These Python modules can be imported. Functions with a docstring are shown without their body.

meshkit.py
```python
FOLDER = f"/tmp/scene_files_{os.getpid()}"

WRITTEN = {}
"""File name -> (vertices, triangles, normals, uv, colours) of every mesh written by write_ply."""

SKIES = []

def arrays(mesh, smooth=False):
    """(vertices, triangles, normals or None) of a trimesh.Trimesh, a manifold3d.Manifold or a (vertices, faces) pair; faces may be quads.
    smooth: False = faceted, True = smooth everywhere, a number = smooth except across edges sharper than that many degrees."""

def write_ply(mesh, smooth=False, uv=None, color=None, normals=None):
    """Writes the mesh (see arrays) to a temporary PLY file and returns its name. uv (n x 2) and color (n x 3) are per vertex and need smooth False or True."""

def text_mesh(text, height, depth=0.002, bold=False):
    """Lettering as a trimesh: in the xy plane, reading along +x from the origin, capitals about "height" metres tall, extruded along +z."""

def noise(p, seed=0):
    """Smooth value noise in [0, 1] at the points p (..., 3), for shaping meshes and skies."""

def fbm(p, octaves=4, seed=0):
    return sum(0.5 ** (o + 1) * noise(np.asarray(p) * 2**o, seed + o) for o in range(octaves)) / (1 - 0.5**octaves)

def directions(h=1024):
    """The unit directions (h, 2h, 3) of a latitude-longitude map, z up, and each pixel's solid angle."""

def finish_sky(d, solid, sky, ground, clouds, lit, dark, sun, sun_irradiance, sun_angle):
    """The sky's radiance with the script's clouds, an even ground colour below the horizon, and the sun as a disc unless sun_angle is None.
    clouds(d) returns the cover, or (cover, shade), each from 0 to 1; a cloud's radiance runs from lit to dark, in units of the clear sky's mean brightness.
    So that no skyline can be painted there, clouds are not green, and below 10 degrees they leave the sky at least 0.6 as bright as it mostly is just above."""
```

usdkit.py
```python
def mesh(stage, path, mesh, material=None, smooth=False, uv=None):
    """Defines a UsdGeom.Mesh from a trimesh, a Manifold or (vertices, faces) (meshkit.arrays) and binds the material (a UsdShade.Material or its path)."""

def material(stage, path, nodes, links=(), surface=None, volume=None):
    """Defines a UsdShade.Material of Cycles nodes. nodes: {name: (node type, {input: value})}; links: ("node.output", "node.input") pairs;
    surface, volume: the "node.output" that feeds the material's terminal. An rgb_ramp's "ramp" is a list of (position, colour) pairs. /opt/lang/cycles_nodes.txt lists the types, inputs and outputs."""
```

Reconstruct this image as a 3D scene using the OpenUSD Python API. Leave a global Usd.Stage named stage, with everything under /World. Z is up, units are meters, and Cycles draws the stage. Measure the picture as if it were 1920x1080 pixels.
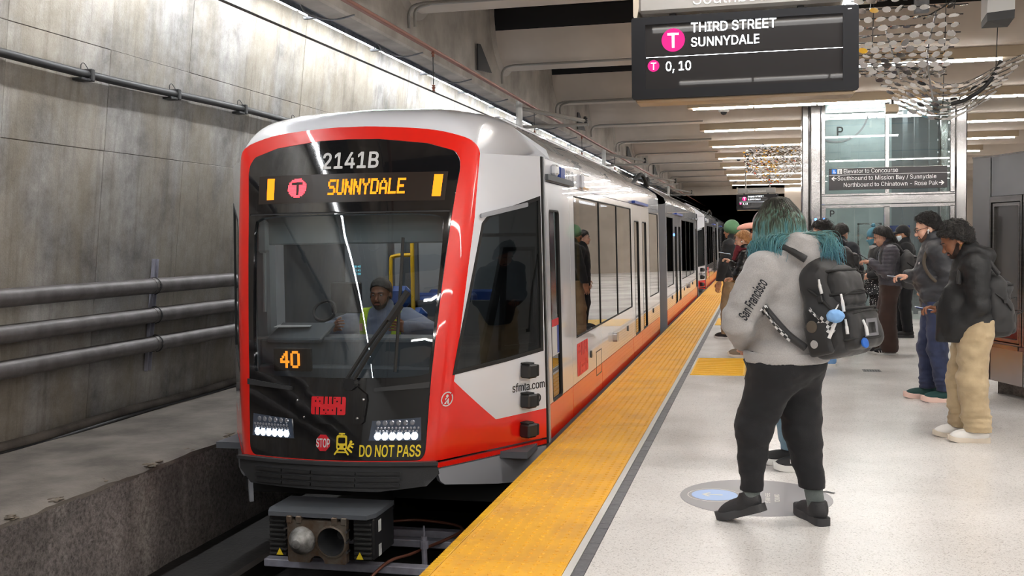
import math, random
import numpy as np, trimesh, shapely, manifold3d as m3
from shapely.geometry import Polygon, box as sbox, Point, LineString
from shapely import affinity
import usdkit, meshkit
from meshkit import noise, fbm
from pxr import Usd, UsdGeom, UsdShade, UsdLux, Gf, Sdf, Vt

stage = Usd.Stage.CreateInMemory()
UsdGeom.SetStageUpAxis(stage, 'Z')
UsdGeom.SetStageMetersPerUnit(stage, 1.0)
UsdGeom.Xform.Define(stage, '/World')
UsdGeom.Scope.Define(stage, '/World/Looks')

# ---------------------------------------------------------------- camera, light levels, exposure
YAW, PITCH, ROLL, FOCAL_PX, EYE = -0.2323, -0.04553, -0.01413, 1960.0, (0.0, 0.0, 1.57)
cam = UsdGeom.Camera.Define(stage, '/World/camera')
cam.CreateHorizontalApertureAttr(36.0)
cam.CreateFocalLengthAttr(36.0 * FOCAL_PX / 1920)
cam.CreateClippingRangeAttr(Gf.Vec2f(0.05, 500))
EXPOSURE = 0.0
cam.CreateExposureAttr(EXPOSURE)
_cy, _sy, _cp, _sp, _cr, _sr = (f(a) for a in (YAW, PITCH, ROLL) for f in (math.cos, math.sin))
_f = np.array([_sy * _cp, _cy * _cp, _sp]); _r0 = np.array([_cy, -_sy, 0]); _u0 = np.cross(_r0, _f)
_r, _u = _cr * _r0 + _sr * _u0, -_sr * _r0 + _cr * _u0
cam.AddTransformOp().Set(Gf.Matrix4d(*_r, 0, *_u, 0, *(-_f), 0, *EYE, 1))
PLATFORM_TUBE = 42.0      # emission of the ceiling tubes over the platform
PLATFORM_BOARD = 96.0    # emission of the downward LED boards beside the tubes
WALL_TUBE = 108.0          # emission of the wall-washing tubes over the far side of the track
SALOON_LIGHT = 16.0        # emission of the light strips inside the train
# the station is under ground: no sky, no sun; all light comes from its lamps

# ---------------------------------------------------------------- materials
M = {}
def mat(name, col, rough=0.5, metal=0.0, col2=None, scale=8.0, bump=0.0, bscale=60.0, coat=0.0, emit=None, estr=0.0, spec=0.5, stretch=(1, 1, 1), lo=0.35, hi=0.65, sheen=0.0, world=False, detail=4.0, crough=0.03, sss=0.0, aniso=0.0):
    n = {'p': ('principled_bsdf', dict(base_color=col, roughness=rough, metallic=metal, coat_weight=coat, coat_roughness=crough, specular_ior_level=spec, sheen_weight=sheen, anisotropic=aniso))}
    l = []
    if sss: n['p'][1].update(subsurface_weight=sss, subsurface_scale=0.01)
    if emit is not None: n['p'][1].update(emission_color=emit, emission_strength=estr)
    if col2 is not None or bump:
        if world: n['g'] = ('geometry', {}); src = 'g.position'
        else: n['g'] = ('texture_coordinate', {}); src = 'g.object'
        n['m'] = ('mapping', dict(scale=stretch)); l.append((src, 'm.vector'))
    if col2 is not None:
        n['n'] = ('noise_texture', dict(scale=scale, detail=detail, roughness=0.6))
        n['r'] = ('rgb_ramp', dict(ramp=[(lo, col), (hi, col2)]))
        l += [('m.vector', 'n.vector'), ('n.fac', 'r.fac'), ('r.color', 'p.base_color')]
    if bump:
        n['bn'] = ('noise_texture', dict(scale=bscale, detail=3.0, roughness=0.6))
        n['b'] = ('bump', dict(strength=min(1.0, bump), distance=0.01))
        l += [('m.vector', 'bn.vector'), ('bn.fac', 'b.height'), ('b.normal', 'p.normal')]
    M[name] = usdkit.material(stage, '/World/Looks/' + name, n, l, surface='p.BSDF')
    return M[name]
def emitter(name, col, strength):
    M[name] = usdkit.material(stage, '/World/Looks/' + name, {'e': ('emission', dict(color=col, strength=strength))}, surface='e.emission')
def srgb(r, g, b):
    return tuple(((c / 255) / 12.92 if c / 255 <= 0.04045 else ((c / 255 + 0.055) / 1.055) ** 2.4) for c in (r, g, b))

# ---------------------------------------------------------------- prims: things, parts, structure
_taken = {}
def numbered(parent, name):
    k = _taken.get((parent, name), -1) + 1
    _taken[(parent, name)] = k
    return name if k == 0 else f'{name}_{k:03d}'
def _tag(p, **kw):
    for k, v in kw.items():
        if v: p.SetCustomDataByKey(k, v)
class Node:
    """A prim that can carry parts; meshes given in world coordinates are moved into its frame."""
    def __init__(s, path, inv=None): s.path, s.inv = path, inv
    @property
    def prim(s): return stage.GetPrimAtPath(s.path)
    def part(s, name, mesh, m, smooth=False, label=None, local=False, kind=None):
        v, f, n = arr(mesh)
        if not local and s.inv is not None: v = v @ s.inv[:3, :3].T + s.inv[:3, 3]
        path = s.path + '/' + numbered(s.path, name)
        usdkit.mesh(stage, path, trimesh.Trimesh(v, f, process=False), M[m] if isinstance(m, str) else m, smooth=smooth)
        q = Node(path, None if local else s.inv)
        _tag(q.prim, label=label, kind=kind)
        return q
def arr(mesh):
    if isinstance(mesh, (list, tuple)) and len(mesh) and not isinstance(mesh[0], np.ndarray):
        mesh = cat(*mesh)
    return meshkit.arrays(mesh)
def thing(name, label, cat_, loc=(0, 0, 0), rotz=0.0, group=None, kind=None):
    path = '/World/' + numbered('/World', name)
    x = UsdGeom.Xform.Define(stage, path)
    x.AddTranslateOp().Set(Gf.Vec3d(*map(float, loc)))
    if rotz: x.AddRotateZOp().Set(math.degrees(rotz))
    c, s_ = math.cos(rotz), math.sin(rotz)
    T = np.array([[c, -s_, 0, loc[0]], [s_, c, 0, loc[1]], [0, 0, 1, loc[2]], [0, 0, 0, 1.0]])
    _tag(x.GetPrim(), label=label, category=cat_, group=group, kind=kind)
    return Node(path, np.linalg.inv(T))
def solo(name, mesh, m, label, cat_, group=None, kind=None, smooth=False):
    v, f, _ = arr(mesh)
    path = '/World/' + numbered('/World', name)
    usdkit.mesh(stage, path, trimesh.Trimesh(v, f, process=False), M[m] if isinstance(m, str) else m, smooth=smooth)
    _tag(stage.GetPrimAtPath(path), label=label, category=cat_, group=group, kind=kind)
    return Node(path)
def struct(name, mesh, m, label, cat_=None, smooth=False):
    return solo(name, mesh, m, label, cat_ or name.replace('_', ' '), kind='structure', smooth=smooth)
def struct_group(name, label, cat_=None):
    return thing(name, label, cat_ or name.replace('_', ' '), kind='structure')
def dup(src, loc, rotz=0.0, label=None, group=None):
    was = src.prim.GetCustomData()
    n = thing(src.prim.GetName().rstrip('0123456789').rstrip('_'), label or was.get('label'), was.get('category'), loc, rotz, group or was.get('group'))
    n.prim.GetReferences().AddInternalReference(src.path)
    n.prim.SetInstanceable(True)
    return n

# ---------------------------------------------------------------- shapes
def cat(*ms):
    V, F, o = [], [], 0
    for q in ms:
        if isinstance(q, (list, tuple)) and not isinstance(q[0], np.ndarray): q = cat(*q)
        v, f, _ = meshkit.arrays(q)
        V.append(v); F.append(f + o); o += len(v)
    return trimesh.Trimesh(np.vstack(V), np.vstack(F), process=False)
def bx(x0, x1, y0, y1, z0, z1, c=0.0):
    """A box, its edges chamfered by c."""
    if c <= 0:
        q = trimesh.creation.box((x1 - x0, y1 - y0, z1 - z0)); q.apply_translation(((x0 + x1) / 2, (y0 + y1) / 2, (z0 + z1) / 2)); return q
    c = min(c, (x1 - x0) / 2.01, (y1 - y0) / 2.01, (z1 - z0) / 2.01)
    P = []
    for x, sx in ((x0, 1), (x1, -1)):
        for y, sy in ((y0, 1), (y1, -1)):
            for z, sz in ((z0, 1), (z1, -1)):
                P += [(x, y + sy * c, z + sz * c), (x + sx * c, y, z + sz * c), (x + sx * c, y + sy * c, z)]
    return m3.Manifold.hull_points(np.array(P, float))
def move(mesh, T):
    v, f, _ = arr(mesh); T = np.asarray(T)
    v = v @ T[:3, :3].T + T[:3, 3]
    if np.linalg.det(T[:3, :3]) < 0: f = f[:, ::-1]
    return trimesh.Trimesh(v, f, process=False)
def tr(x, y, z): T = np.eye(4); T[:3, 3] = x, y, z; return T
def rot(axis, deg): return trimesh.transformations.rotation_matrix(math.radians(deg), {'x': (1, 0, 0), 'y': (0, 1, 0), 'z': (0, 0, 1)}.get(axis, axis))
def frame(o, x, y, z):
    T = np.eye(4); T[:3, 0], T[:3, 1], T[:3, 2], T[:3, 3] = x, y, z, o; return T
def cyl(a, b, r, n=12, r2=None):
    return tube([a, b], [r, r if r2 is None else r2], n)
def tube(pts, r, n=8, cap=True):
    p = np.asarray(pts, float); k = len(p)
    r = np.broadcast_to(r, (k,))
    t = np.gradient(p, axis=0); t /= np.linalg.norm(t, axis=1, keepdims=True) + 1e-12
    up = np.array([0, 0, 1.0]) if abs(t[0, 2]) < 0.9 else np.array([1.0, 0, 0])
    A, B = [], []
    for i in range(k):
        a = np.cross(t[i], up); a /= np.linalg.norm(a) + 1e-12; b = np.cross(t[i], a); up = -b if False else np.cross(a, t[i]); A.append(a); B.append(np.cross(t[i], a))
    A, B = np.array(A), np.array(B)
    ang = np.arange(n) * 2 * np.pi / n
    v = p[:, None] + r[:, None, None] * (np.cos(ang)[None, :, None] * A[:, None] + np.sin(ang)[None, :, None] * B[:, None])
    i, j = np.meshgrid(np.arange(k - 1), np.arange(n), indexing='ij')
    q = np.stack([i * n + j, i * n + (j + 1) % n, (i + 1) * n + (j + 1) % n, (i + 1) * n + j], -1).reshape(-1, 4)
    f = np.vstack([q[:, [0, 1, 2]], q[:, [0, 2, 3]]]); v = v.reshape(-1, 3)
    if cap:
        v = np.vstack([v, p[0], p[-1]]); c0, c1 = len(v) - 2, len(v) - 1; jj = np.arange(n)
        f = np.vstack([f, np.stack([np.full(n, c0), (jj + 1) % n, jj], 1), np.stack([np.full(n, c1), (k - 1) * n + jj, (k - 1) * n + (jj + 1) % n], 1)])
    return trimesh.Trimesh(v, f, process=False)
def smoothpath(pts, n=8):
    """Catmull-Rom through the points."""
    p = np.asarray(pts, float); p = np.vstack([2 * p[0] - p[1], p, 2 * p[-1] - p[-2]]); out = []
    for i in range(1, len(p) - 2):
        for t in np.linspace(0, 1, n, endpoint=False):
            a, b, c, d = p[i - 1:i + 3]
            out.append(0.5 * ((2 * b) + (c - a) * t + (2 * a - 5 * b + 4 * c - d) * t * t + (3 * b - a - 3 * c + d) * t ** 3))
    return np.array(out + [p[-2]])
def extr(poly, d0, d1):
    ps = [g for g in getattr(poly, 'geoms', [poly]) if g.area > 1e-9]
    out = []
    for g in ps:
        q = trimesh.creation.extrude_polygon(g, d1 - d0, engine='earcut'); q.apply_translation((0, 0, d0)); out.append(q)
    return cat(*out)
def rrect(x0, y0, x1, y1, r=0.0, n=4):
    r = min(r, (x1 - x0) / 2.01, (y1 - y0) / 2.01)
    return sbox(x0 + r, y0 + r, x1 - r, y1 - r).buffer(r, quad_segs=n) if r > 0 else sbox(x0, y0, x1, y1)
YZ = lambda x: frame((x, 0, 0), (0, 1, 0), (0, 0, 1), (1, 0, 0))       # polygon (y, z), extruded along +x from x
XZ = lambda y: frame((0, y, 0), (1, 0, 0), (0, 0, 1), (0, -1, 0))      # polygon (x, z), extruded towards -y from y
def lathe(prof, n=24, axis='z'):
    q = trimesh.creation.revolve(np.array(prof, float), sections=n)
    return q if axis == 'z' else move(q, rot('y', 90) if axis == 'x' else rot('x', -90))
def smoothed_poly(pts, n=6):
    p = [np.array(q, float) for q in pts]
    return Polygon(smoothpath(p + [p[0]], n))
def patch(poly, S, d0, d1, gs, gz):
    """The polygon, given in a surface's own (s, z) coordinates, as a sheet on that surface from offset d0 to d1 along its normal. gs, gz: how fine it follows the curvature."""
    tris, keys, V2 = [], {}, []
    def vid(x, y):
        k = (round(x, 5), round(y, 5))
        if k not in keys: keys[k] = len(V2); V2.append(k)
        return keys[k]
    for g in getattr(poly, 'geoms', [poly]):
        if g.geom_type != 'Polygon' or g.area < 1e-8: continue
        x0, y0, x1, y1 = g.bounds
        for i in range(math.floor(x0 / gs), math.ceil(x1 / gs)):
            for j in range(math.floor(y0 / gz), math.ceil(y1 / gz)):
                c = g.intersection(sbox(i * gs, j * gz, (i + 1) * gs, (j + 1) * gz))
                for h in getattr(c, 'geoms', [c]):
                    if h.geom_type != 'Polygon' or h.area < 1e-9: continue
                    try: v, f = trimesh.creation.triangulate_polygon(h, engine='earcut')
                    except Exception: continue
                    ids = [vid(*q) for q in v]
                    tris += [(ids[a], ids[b], ids[c_]) for a, b, c_ in f]
    T = np.array([t for t in tris if len(set(t)) == 3]); P = np.array(V2)
    a, b, c = P[T[:, 0]], P[T[:, 1]], P[T[:, 2]]
    fl = ((b - a)[:, 0] * (c - a)[:, 1] - (b - a)[:, 1] * (c - a)[:, 0]) < 0
    T[fl] = T[fl][:, ::-1]
    X, e = S(P[:, 0], P[:, 1]), 2e-3
    N = np.cross(S(P[:, 0] + e, P[:, 1]) - S(P[:, 0] - e, P[:, 1]), S(P[:, 0], P[:, 1] + e) - S(P[:, 0], P[:, 1] - e))
    N /= np.linalg.norm(N, axis=1, keepdims=True) + 1e-12
    n = len(P)
    E = np.vstack([T[:, [0, 1]], T[:, [1, 2]], T[:, [2, 0]]])
    key = E[:, 0].astype(np.int64) * n + E[:, 1]; rev = E[:, 1].astype(np.int64) * n + E[:, 0]
    bd = E[~np.isin(key, rev)]
    W = np.vstack([np.stack([bd[:, 0], bd[:, 0] + n, bd[:, 1] + n], 1), np.stack([bd[:, 0], bd[:, 1] + n, bd[:, 1]], 1)])
    return trimesh.Trimesh(np.vstack([X + N * d1, X + N * d0]), np.vstack([T, T[:, ::-1] + n, W]), process=False)
def flat_text(s, h, depth=0.002, bold=True, center=True, squeeze=1.0):
    q = meshkit.text_mesh(s, h, depth, bold)
    v = np.array(q.vertices); v[:, 0] *= squeeze
    if center: v[:, 0] -= (v[:, 0].min() + v[:, 0].max()) / 2
    return trimesh.Trimesh(v, q.faces, process=False)
def on_surface(mesh, S, s0, z0, ds=1.0):
    """A flat mesh (x, y, depth) laid on the surface S round (s0, z0); ds turns metres into the surface's s."""
    v, f, _ = arr(mesh)
    s, z, e = s0 + v[:, 0] * ds, z0 + v[:, 1], 2e-3
    N = np.cross(S(s + e, z) - S(s - e, z), S(s, z + e) - S(s, z - e)); N /= np.linalg.norm(N, axis=1, keepdims=True)
    return trimesh.Trimesh(S(s, z) + N * v[:, 2:3], f, process=False)
# ================================================================ light rail vehicle: its shape
XC = -2.945                                   # the middle of the track
def side_u(z): return 1.325 - 0.012 * np.clip(np.asarray(z, float) - 0.25, 0, 3)
SIDE_Y = 7.95                                  # where the tapering nose meets the straight side
NOSE_TOP = 2.40
def _raw(s, z):
    hw, ye = 0.733 + 0.0855 * z, 6.93 + 0.115 * z + 0.04 * z * z
    a = np.abs(s); t = a - 1
    uf, yf = a * hw, ye - 0.13 * (1 - a * a)
    us, ys = hw + t * (side_u(z) - hw), ye + t * (SIDE_Y - ye)
    u = np.where(a <= 1, uf, us) * np.sign(s + 1e-12); y = np.where(a <= 1, yf, ys)
    return np.stack([u, y], -1)
def nose(s, z):
    """The nose of the train: s = -1..1 across the front, 1..2 along the tapering cab side on the platform side, -2..-1 on the other; z = height over the platform."""
    s, z = np.asarray(s, float), np.asarray(z, float)
    uy = sum(w * _raw(s + d, z) for d, w in ((-0.08, .15), (-0.04, .22), (0, .26), (0.04, .22), (0.08, .15)))
    return np.stack([XC + uy[..., 0], uy[..., 1], z], -1)
# ---------------------------------------------------------------- train materials
def pane(name, tint, f0=0.05, gloss=(1, 1, 1), power=5.0, fmax=1.0):
    M[name] = usdkit.material(stage, '/World/Looks/' + name, {
        'w': ('layer_weight', dict(blend=0.5)), 'a': ('math', dict(math_type='power', value2=power)), 'b': ('math', dict(math_type='multiply_add', value2=fmax - f0, value3=f0)),
        't': ('transparent_bsdf', dict(color=tint)), 'g': ('glossy_bsdf', dict(color=gloss, roughness=0.0)), 'x': ('mix_closure', {})},
        [('w.facing', 'a.value1'), ('a.value', 'b.value1'), ('b.value', 'x.fac'), ('t.BSDF', 'x.closure1'), ('g.BSDF', 'x.closure2')], surface='x.closure')
mat('train_white', srgb(214, 216, 222), 0.25, coat=1.0, crough=0.015, spec=0.6)
mat('train_red', srgb(226, 28, 14), 0.28, coat=0.7, crough=0.03)
mat('train_grey', srgb(150, 152, 158), 0.4, coat=0.3)
mat('train_black', (0.008, 0.008, 0.009), 0.06, coat=1.0, crough=0.01)
mat('black_plastic', (0.014, 0.014, 0.015), 0.45)
mat('rubber', (0.012, 0.012, 0.012), 0.75)
mat('bumper_grey', (0.022, 0.023, 0.025), 0.5, bump=0.15, bscale=300)
mat('underframe', (0.012, 0.012, 0.012), 0.8)
mat('steel', (0.52, 0.52, 0.53), 0.25, 1.0)
mat('worn_steel', srgb(120, 112, 102), 0.5, 0.7, col2=srgb(96, 74, 56), scale=9, bump=0.2, bscale=40)
mat('coupler_grey', srgb(88, 92, 98), 0.5, 0.2, bump=0.1, bscale=90)
mat('cast_white', srgb(150, 150, 148), 0.55, 0.3, col2=srgb(70, 66, 62), scale=11)
mat('print_white', srgb(205, 205, 205), 0.5)
mat('print_black', (0.02, 0.02, 0.022), 0.5)
mat('print_yellow', srgb(228, 200, 40), 0.5)
mat('print_red', srgb(200, 24, 40), 0.4)
mat('logo_red', srgb(214, 18, 32), 0.4)
mat('print_blue', srgb(30, 60, 140), 0.5)
mat('lining', srgb(120, 124, 128), 0.5)
mat('lining_dark', srgb(84, 88, 93), 0.6)
mat('visor', srgb(150, 156, 158), 0.6)
mat('seat_blue', srgb(30, 70, 140), 0.5)
mat('pole_yellow', srgb(215, 170, 30), 0.35)
mat('lens_dark', (0.05, 0.065, 0.095), 0.08, coat=1.0)
mat('lens_clear', (0.35, 0.37, 0.42), 0.1, 0.6)
mat('led_grid', (0.022, 0.014, 0.010), 0.35, spec=.3)
emitter('led_orange', (1.0, 0.27, 0.015), 2.1)
emitter('led_red', (1.0, 0.06, 0.08), 3.5)
emitter('led_white', (0.78, 0.90, 1.0), 26.0)
emitter('screen_cyan', (0.2, 0.75, 0.9), 1.2)
emitter('saloon_lamp', (1.0, 0.96, 0.9), SALOON_LIGHT)
emitter('blue_lamp', (0.05, 0.16, 1.0), 12.0)
pane('windshield_glass', (0.80, 0.84, 0.86), 0.055)
pane('saloon_glass', (0.33, 0.35, 0.38), 0.07)
pane('cab_side_glass', (0.42, 0.46, 0.48), 0.05)
pane('elevator_glass', (0.90, 0.95, 0.945), 0.07)

CAR_Y = 6.93
def mirrored(pts): return [(-x, y) for x, y in reversed(pts)]
def worm_logo(w, h):
    """Four fat rounded letters, m u n i, run together as one band: bars with narrow slits between them."""
    g, b = 0.0065 * w / 0.33, w / 8.6
    shp = rrect(0, 0, w, h, 0.1 * h)
    for k, (up, ends) in enumerate([(0, 1), (0, 1), (1, 1), (1, 1), (1, 1), (0, 1), (1, 1)]):
        x = (k + 1) * w / 8
        gap = LineString([(x, -h * .1 if not up else h * .62), (x, h * .38 if not up else h * 1.1)]).buffer(g)
        shp = shp.difference(gap)
        shp = shp.difference(Point(x, h * (.74 if not up else .26)).buffer(b * .2))
    for k in (1, 3, 5): shp = shp.difference(Point((k + .5) * w / 8, h * (0.92 if k != 3 else 0.08)).buffer(b * .16))
    return affinity.translate(shp, -w / 2, -h / 2)
def tram_icon(h):
    body = rrect(-.30, .22, .30, .92, .12).difference(rrect(-.2, .52, .2, .80, .06)).difference(Point(-.17, .36).buffer(.06)).difference(Point(.17, .36).buffer(.06))
    top = rrect(-.17, .95, .17, 1.02, .02).union(sbox(-.04, .9, .04, 1.0))
    legs = LineString([(-.2, .22), (-.38, 0)]).buffer(.045).union(LineString([(.2, .22), (.38, 0)]).buffer(.045)).union(LineString([(-.3, .1), (.3, .1)]).buffer(.035))
    man = Point(.52, .60).buffer(.075).union(LineString([(.48, .50), (.36, .28)]).buffer(.06)).union(LineString([(.36, .28), (.56, .12)]).buffer(.05)).union(LineString([(.47, .46), (.66, .50)]).buffer(.04)).union(LineString([(.44, .42), (.62, .34)]).buffer(.04))
    return affinity.scale(shapely.union_all([body, top, legs, man]), h, h, origin=(0, 0))
def octagon(r): return Point(0, 0).buffer(r, quad_segs=2).simplify(0) if False else Polygon([(r * math.cos(math.pi / 8 + k * math.pi / 4), r * math.sin(math.pi / 8 + k * math.pi / 4)) for k in range(8)])

def build_nose(car, back=False):
    """Front end of a car. back: the same end turned round, at the far end of the car."""
    ymid = 18.375
    S = nose
    if back:
        def S(s, z):
            p = nose(-np.asarray(s), z); p[..., 1] = 2 * ymid - p[..., 1]; return p
    sg = -1 if back else 1
    P = lambda poly, d0, d1, gs=0.1, gz=0.3: patch(affinity.scale(poly, sg, 1, origin=(0, 0)), S, d0, d1, gs, gz)
    T = lambda m, s, z, ds=1.0: on_surface(move(m, np.diag([1, 1, 1, 1.0])), S, s, z, ds)
    DS = 1 / 0.83
    half = [(0, 0.045), (0.90, 0.045), (0.885, 0.62), (0.89, 1.2), (0.90, 1.8), (0.915, 2.10), (0.905, 2.165), (0.86, 2.225), (0.64, 2.285), (0.25, 2.325), (0, 2.33)]
    mask = Polygon(half + mirrored(half)).buffer(-.07).buffer(.07, quad_segs=6)
    top = [(1.10, 2.21), (1.02, 2.285), (0.87, 2.345), (0.62, 2.395), (0.2, 2.424), (0, 2.426)]
    top = [tuple(q) for q in smoothpath([(1.10, 2.12)] + top, 4)[4:]]
    hr = [(0, 0.035), (2.0, 0.03), (2.0, 0.258), (1.507, 0.246), (1.094, 0.575), (1.10, 0.70), (1.13, 1.73), *top]
    red = Polygon(hr + mirrored(hr)).difference(mask.buffer(0.004))
    car.part('front_frame', P(red, -0.03, 0.0, 0.07, 0.12), 'train_red', smooth=35, label='red front frame round the black front mask')
    win = smoothed_poly([(1.075, 0.62), (1.10, 0.85), (1.225, 1.70), (1.30, 1.765), (1.65, 1.84), (1.985, 1.91), (1.99, 1.3), (1.985, 0.71), (1.6, 0.665)], 1)
    for side in (1, -1):
        wn = affinity.scale(win, side, 1, origin=(0, 0))
        hw = [(1.094, 0.575), (1.507, 0.246), (2.0, 0.258), (2.0, 2.215), (1.10, 2.21), (1.13, 1.73), (1.10, 0.70)]
        wh = affinity.scale(Polygon(hw), side, 1, origin=(0, 0)).difference(wn)
        car.part('cab_side_panel', P(wh, -0.03, 0.0, 0.12, 0.3), 'train_white', smooth=35)
        if side == sg or True:
            fr = car.part('cab_side_window', P(wn.difference(wn.buffer(-0.028)), -0.03, 0.003, 0.12, 0.3), 'rubber')
            fr.part('pane', P(wn.buffer(-0.026), -0.012, -0.006, 0.12, 0.4), 'cab_side_glass', smooth=35)
        if side == 1 and not back:
            bar = affinity.rotate(rrect(1.19, 1.735, 1.80, 1.768, .012), 8.5, origin=(1.19, 1.735))
            fr.part('guard_rail', P(bar, 0.004, 0.02, 0.2, 0.3), 'train_grey')
            fr.part('mullion', P(Polygon([(1.33, .66), (1.40, .66), (1.60, 1.52), (1.53, 1.52)]), -0.05, -0.02, 0.2, 0.3), 'black_plastic')
            fr.part('mullion', P(rrect(1.55, .75, 1.93, 1.52).difference(rrect(1.585, .78, 1.90, 1.49)), -0.05, -0.02, 0.2, 0.3), 'black_plastic')
            fr.part('sash', P(rrect(1.09, 1.60, 1.97, 1.625), -0.05, -0.02, 0.2, 0.3), 'black_plastic')
        seam = affinity.scale(rrect(1.0, -0.02, 2.0, 0.012), side, 1, origin=(0, 0))
        car.part('lower_red_strip', P(seam, -0.03, 0.0, 0.2, 0.2), 'train_red')
        sk = affinity.scale(Polygon([(1.02, -0.03), (2.0, -0.035), (2.0, -0.30), (1.55, -0.24), (1.10, -0.15), (1.06, -0.12)]), side, 1, origin=(0, 0))
        car.part('corner_skirt', P(sk, -0.04, -0.005, 0.1, 0.1), 'train_grey', smooth=35)
        if side == -1: car.part('step_guard', P(affinity.scale(Polygon([(1.04, -.16), (1.16, -.19), (1.14, -.33), (1.06, -.33)]), side, 1, origin=(0, 0)), -.06, -.03, .1, .1), 'train_grey')
    # roof dome behind the front
    sv = np.concatenate([np.linspace(-2, -1.1, 10), np.linspace(-1.05, 1.05, 43), np.linspace(1.1, 2, 10)])
    zt = np.interp(np.abs(sv), [0, .2, .62, .87, 1.02, 1.10, 2.0], [2.426, 2.424, 2.395, 2.345, 2.285, 2.21, 2.215])
    A = nose(sv, zt)
    a = np.abs(sv)
    B = np.stack([XC + np.sign(sv) * np.interp(a, [0, .6, 1, 1.3, 2], [0, .55, .86, 1.0, 1.302]), np.full(len(sv), 8.35), np.interp(a, [0, .6, 1, 1.3, 2], [2.64, 2.625, 2.575, 2.49, 2.215])], 1)
    w = np.clip((1.35 - a) / 0.5, 0, 1)[:, None]; w = w * w * (3 - 2 * w)
    C1 = np.stack([A[:, 0] * .97 + XC * .03, A[:, 1] + 0.10, np.maximum(A[:, 2], B[:, 2] - 0.005)], 1)
    C = w * C1 + (1 - w) * (A + B) / 2
    t = np.linspace(0, 1, 15)[:, None, None]
    G = (1 - t) ** 2 * A + 2 * t * (1 - t) * C + t * t * B
    if back: G[..., 1] = 2 * ymid - G[..., 1]
    k, n = len(t), len(sv); i, j = np.meshgrid(np.arange(k - 1), np.arange(n - 1), indexing='ij')
    q = np.stack([i * n + j, i * n + j + 1, (i + 1) * n + j + 1, (i + 1) * n + j], -1).reshape(-1, 4)
    f = np.vstack([q[:, [0, 1, 2]], q[:, [0, 2, 3]]])
    if back: f = f[:, ::-1]
    inner = G - np.array([0, 0, 0.03])
    sheet = trimesh.Trimesh(np.vstack([G.reshape(-1, 3), inner.reshape(-1, 3)]), np.vstack([f, f[:, ::-1] + k * n]), process=False)
    car.part('roof_dome', sheet, 'train_white', smooth=40)
    # black mask with the windshield let into it
    shield = smoothed_poly([(-.835, 1.66), (-.76, 1.762), (-.2, 1.775), (.2, 1.775), (.77, 1.762), (.845, 1.66), (.862, 1.3), (.862, .74), (.80, .63), (.2, .615), (-.2, .615), (-.76, .63), (-.825, .74), (-.835, 1.2)], 3)
    band = rrect(-.885, 1.783, .885, 1.795)
    msk = car.part('front_mask', P(mask.difference(shield).difference(band), -0.03, 0.004, 0.08, 0.2), 'train_black', smooth=35, label='glossy black front mask')
    msk.part('seam', P(band, -0.03, -0.002, 0.1, 0.1), 'bumper_grey')
    car.part('windshield', P(shield, -0.02, -0.012, 0.08, 0.2), 'windshield_glass', smooth=35)
    # anticlimber with three ribs
    bump = Polygon([(-.97, .03), (.99, .03), (1.01, -.05), (.93, -.13), (.5, -.165), (-.85, -.15), (-.97, -.06)])
    bm = car.part('bumper', P(bump, -0.06, 0.05, 0.1, 0.1), 'bumper_grey', smooth=30)
    bm.part('top_ledge', P(rrect(-.97, .012, .99, .036), -0.03, 0.075, 0.1, 0.1), 'bumper_grey')
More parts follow.
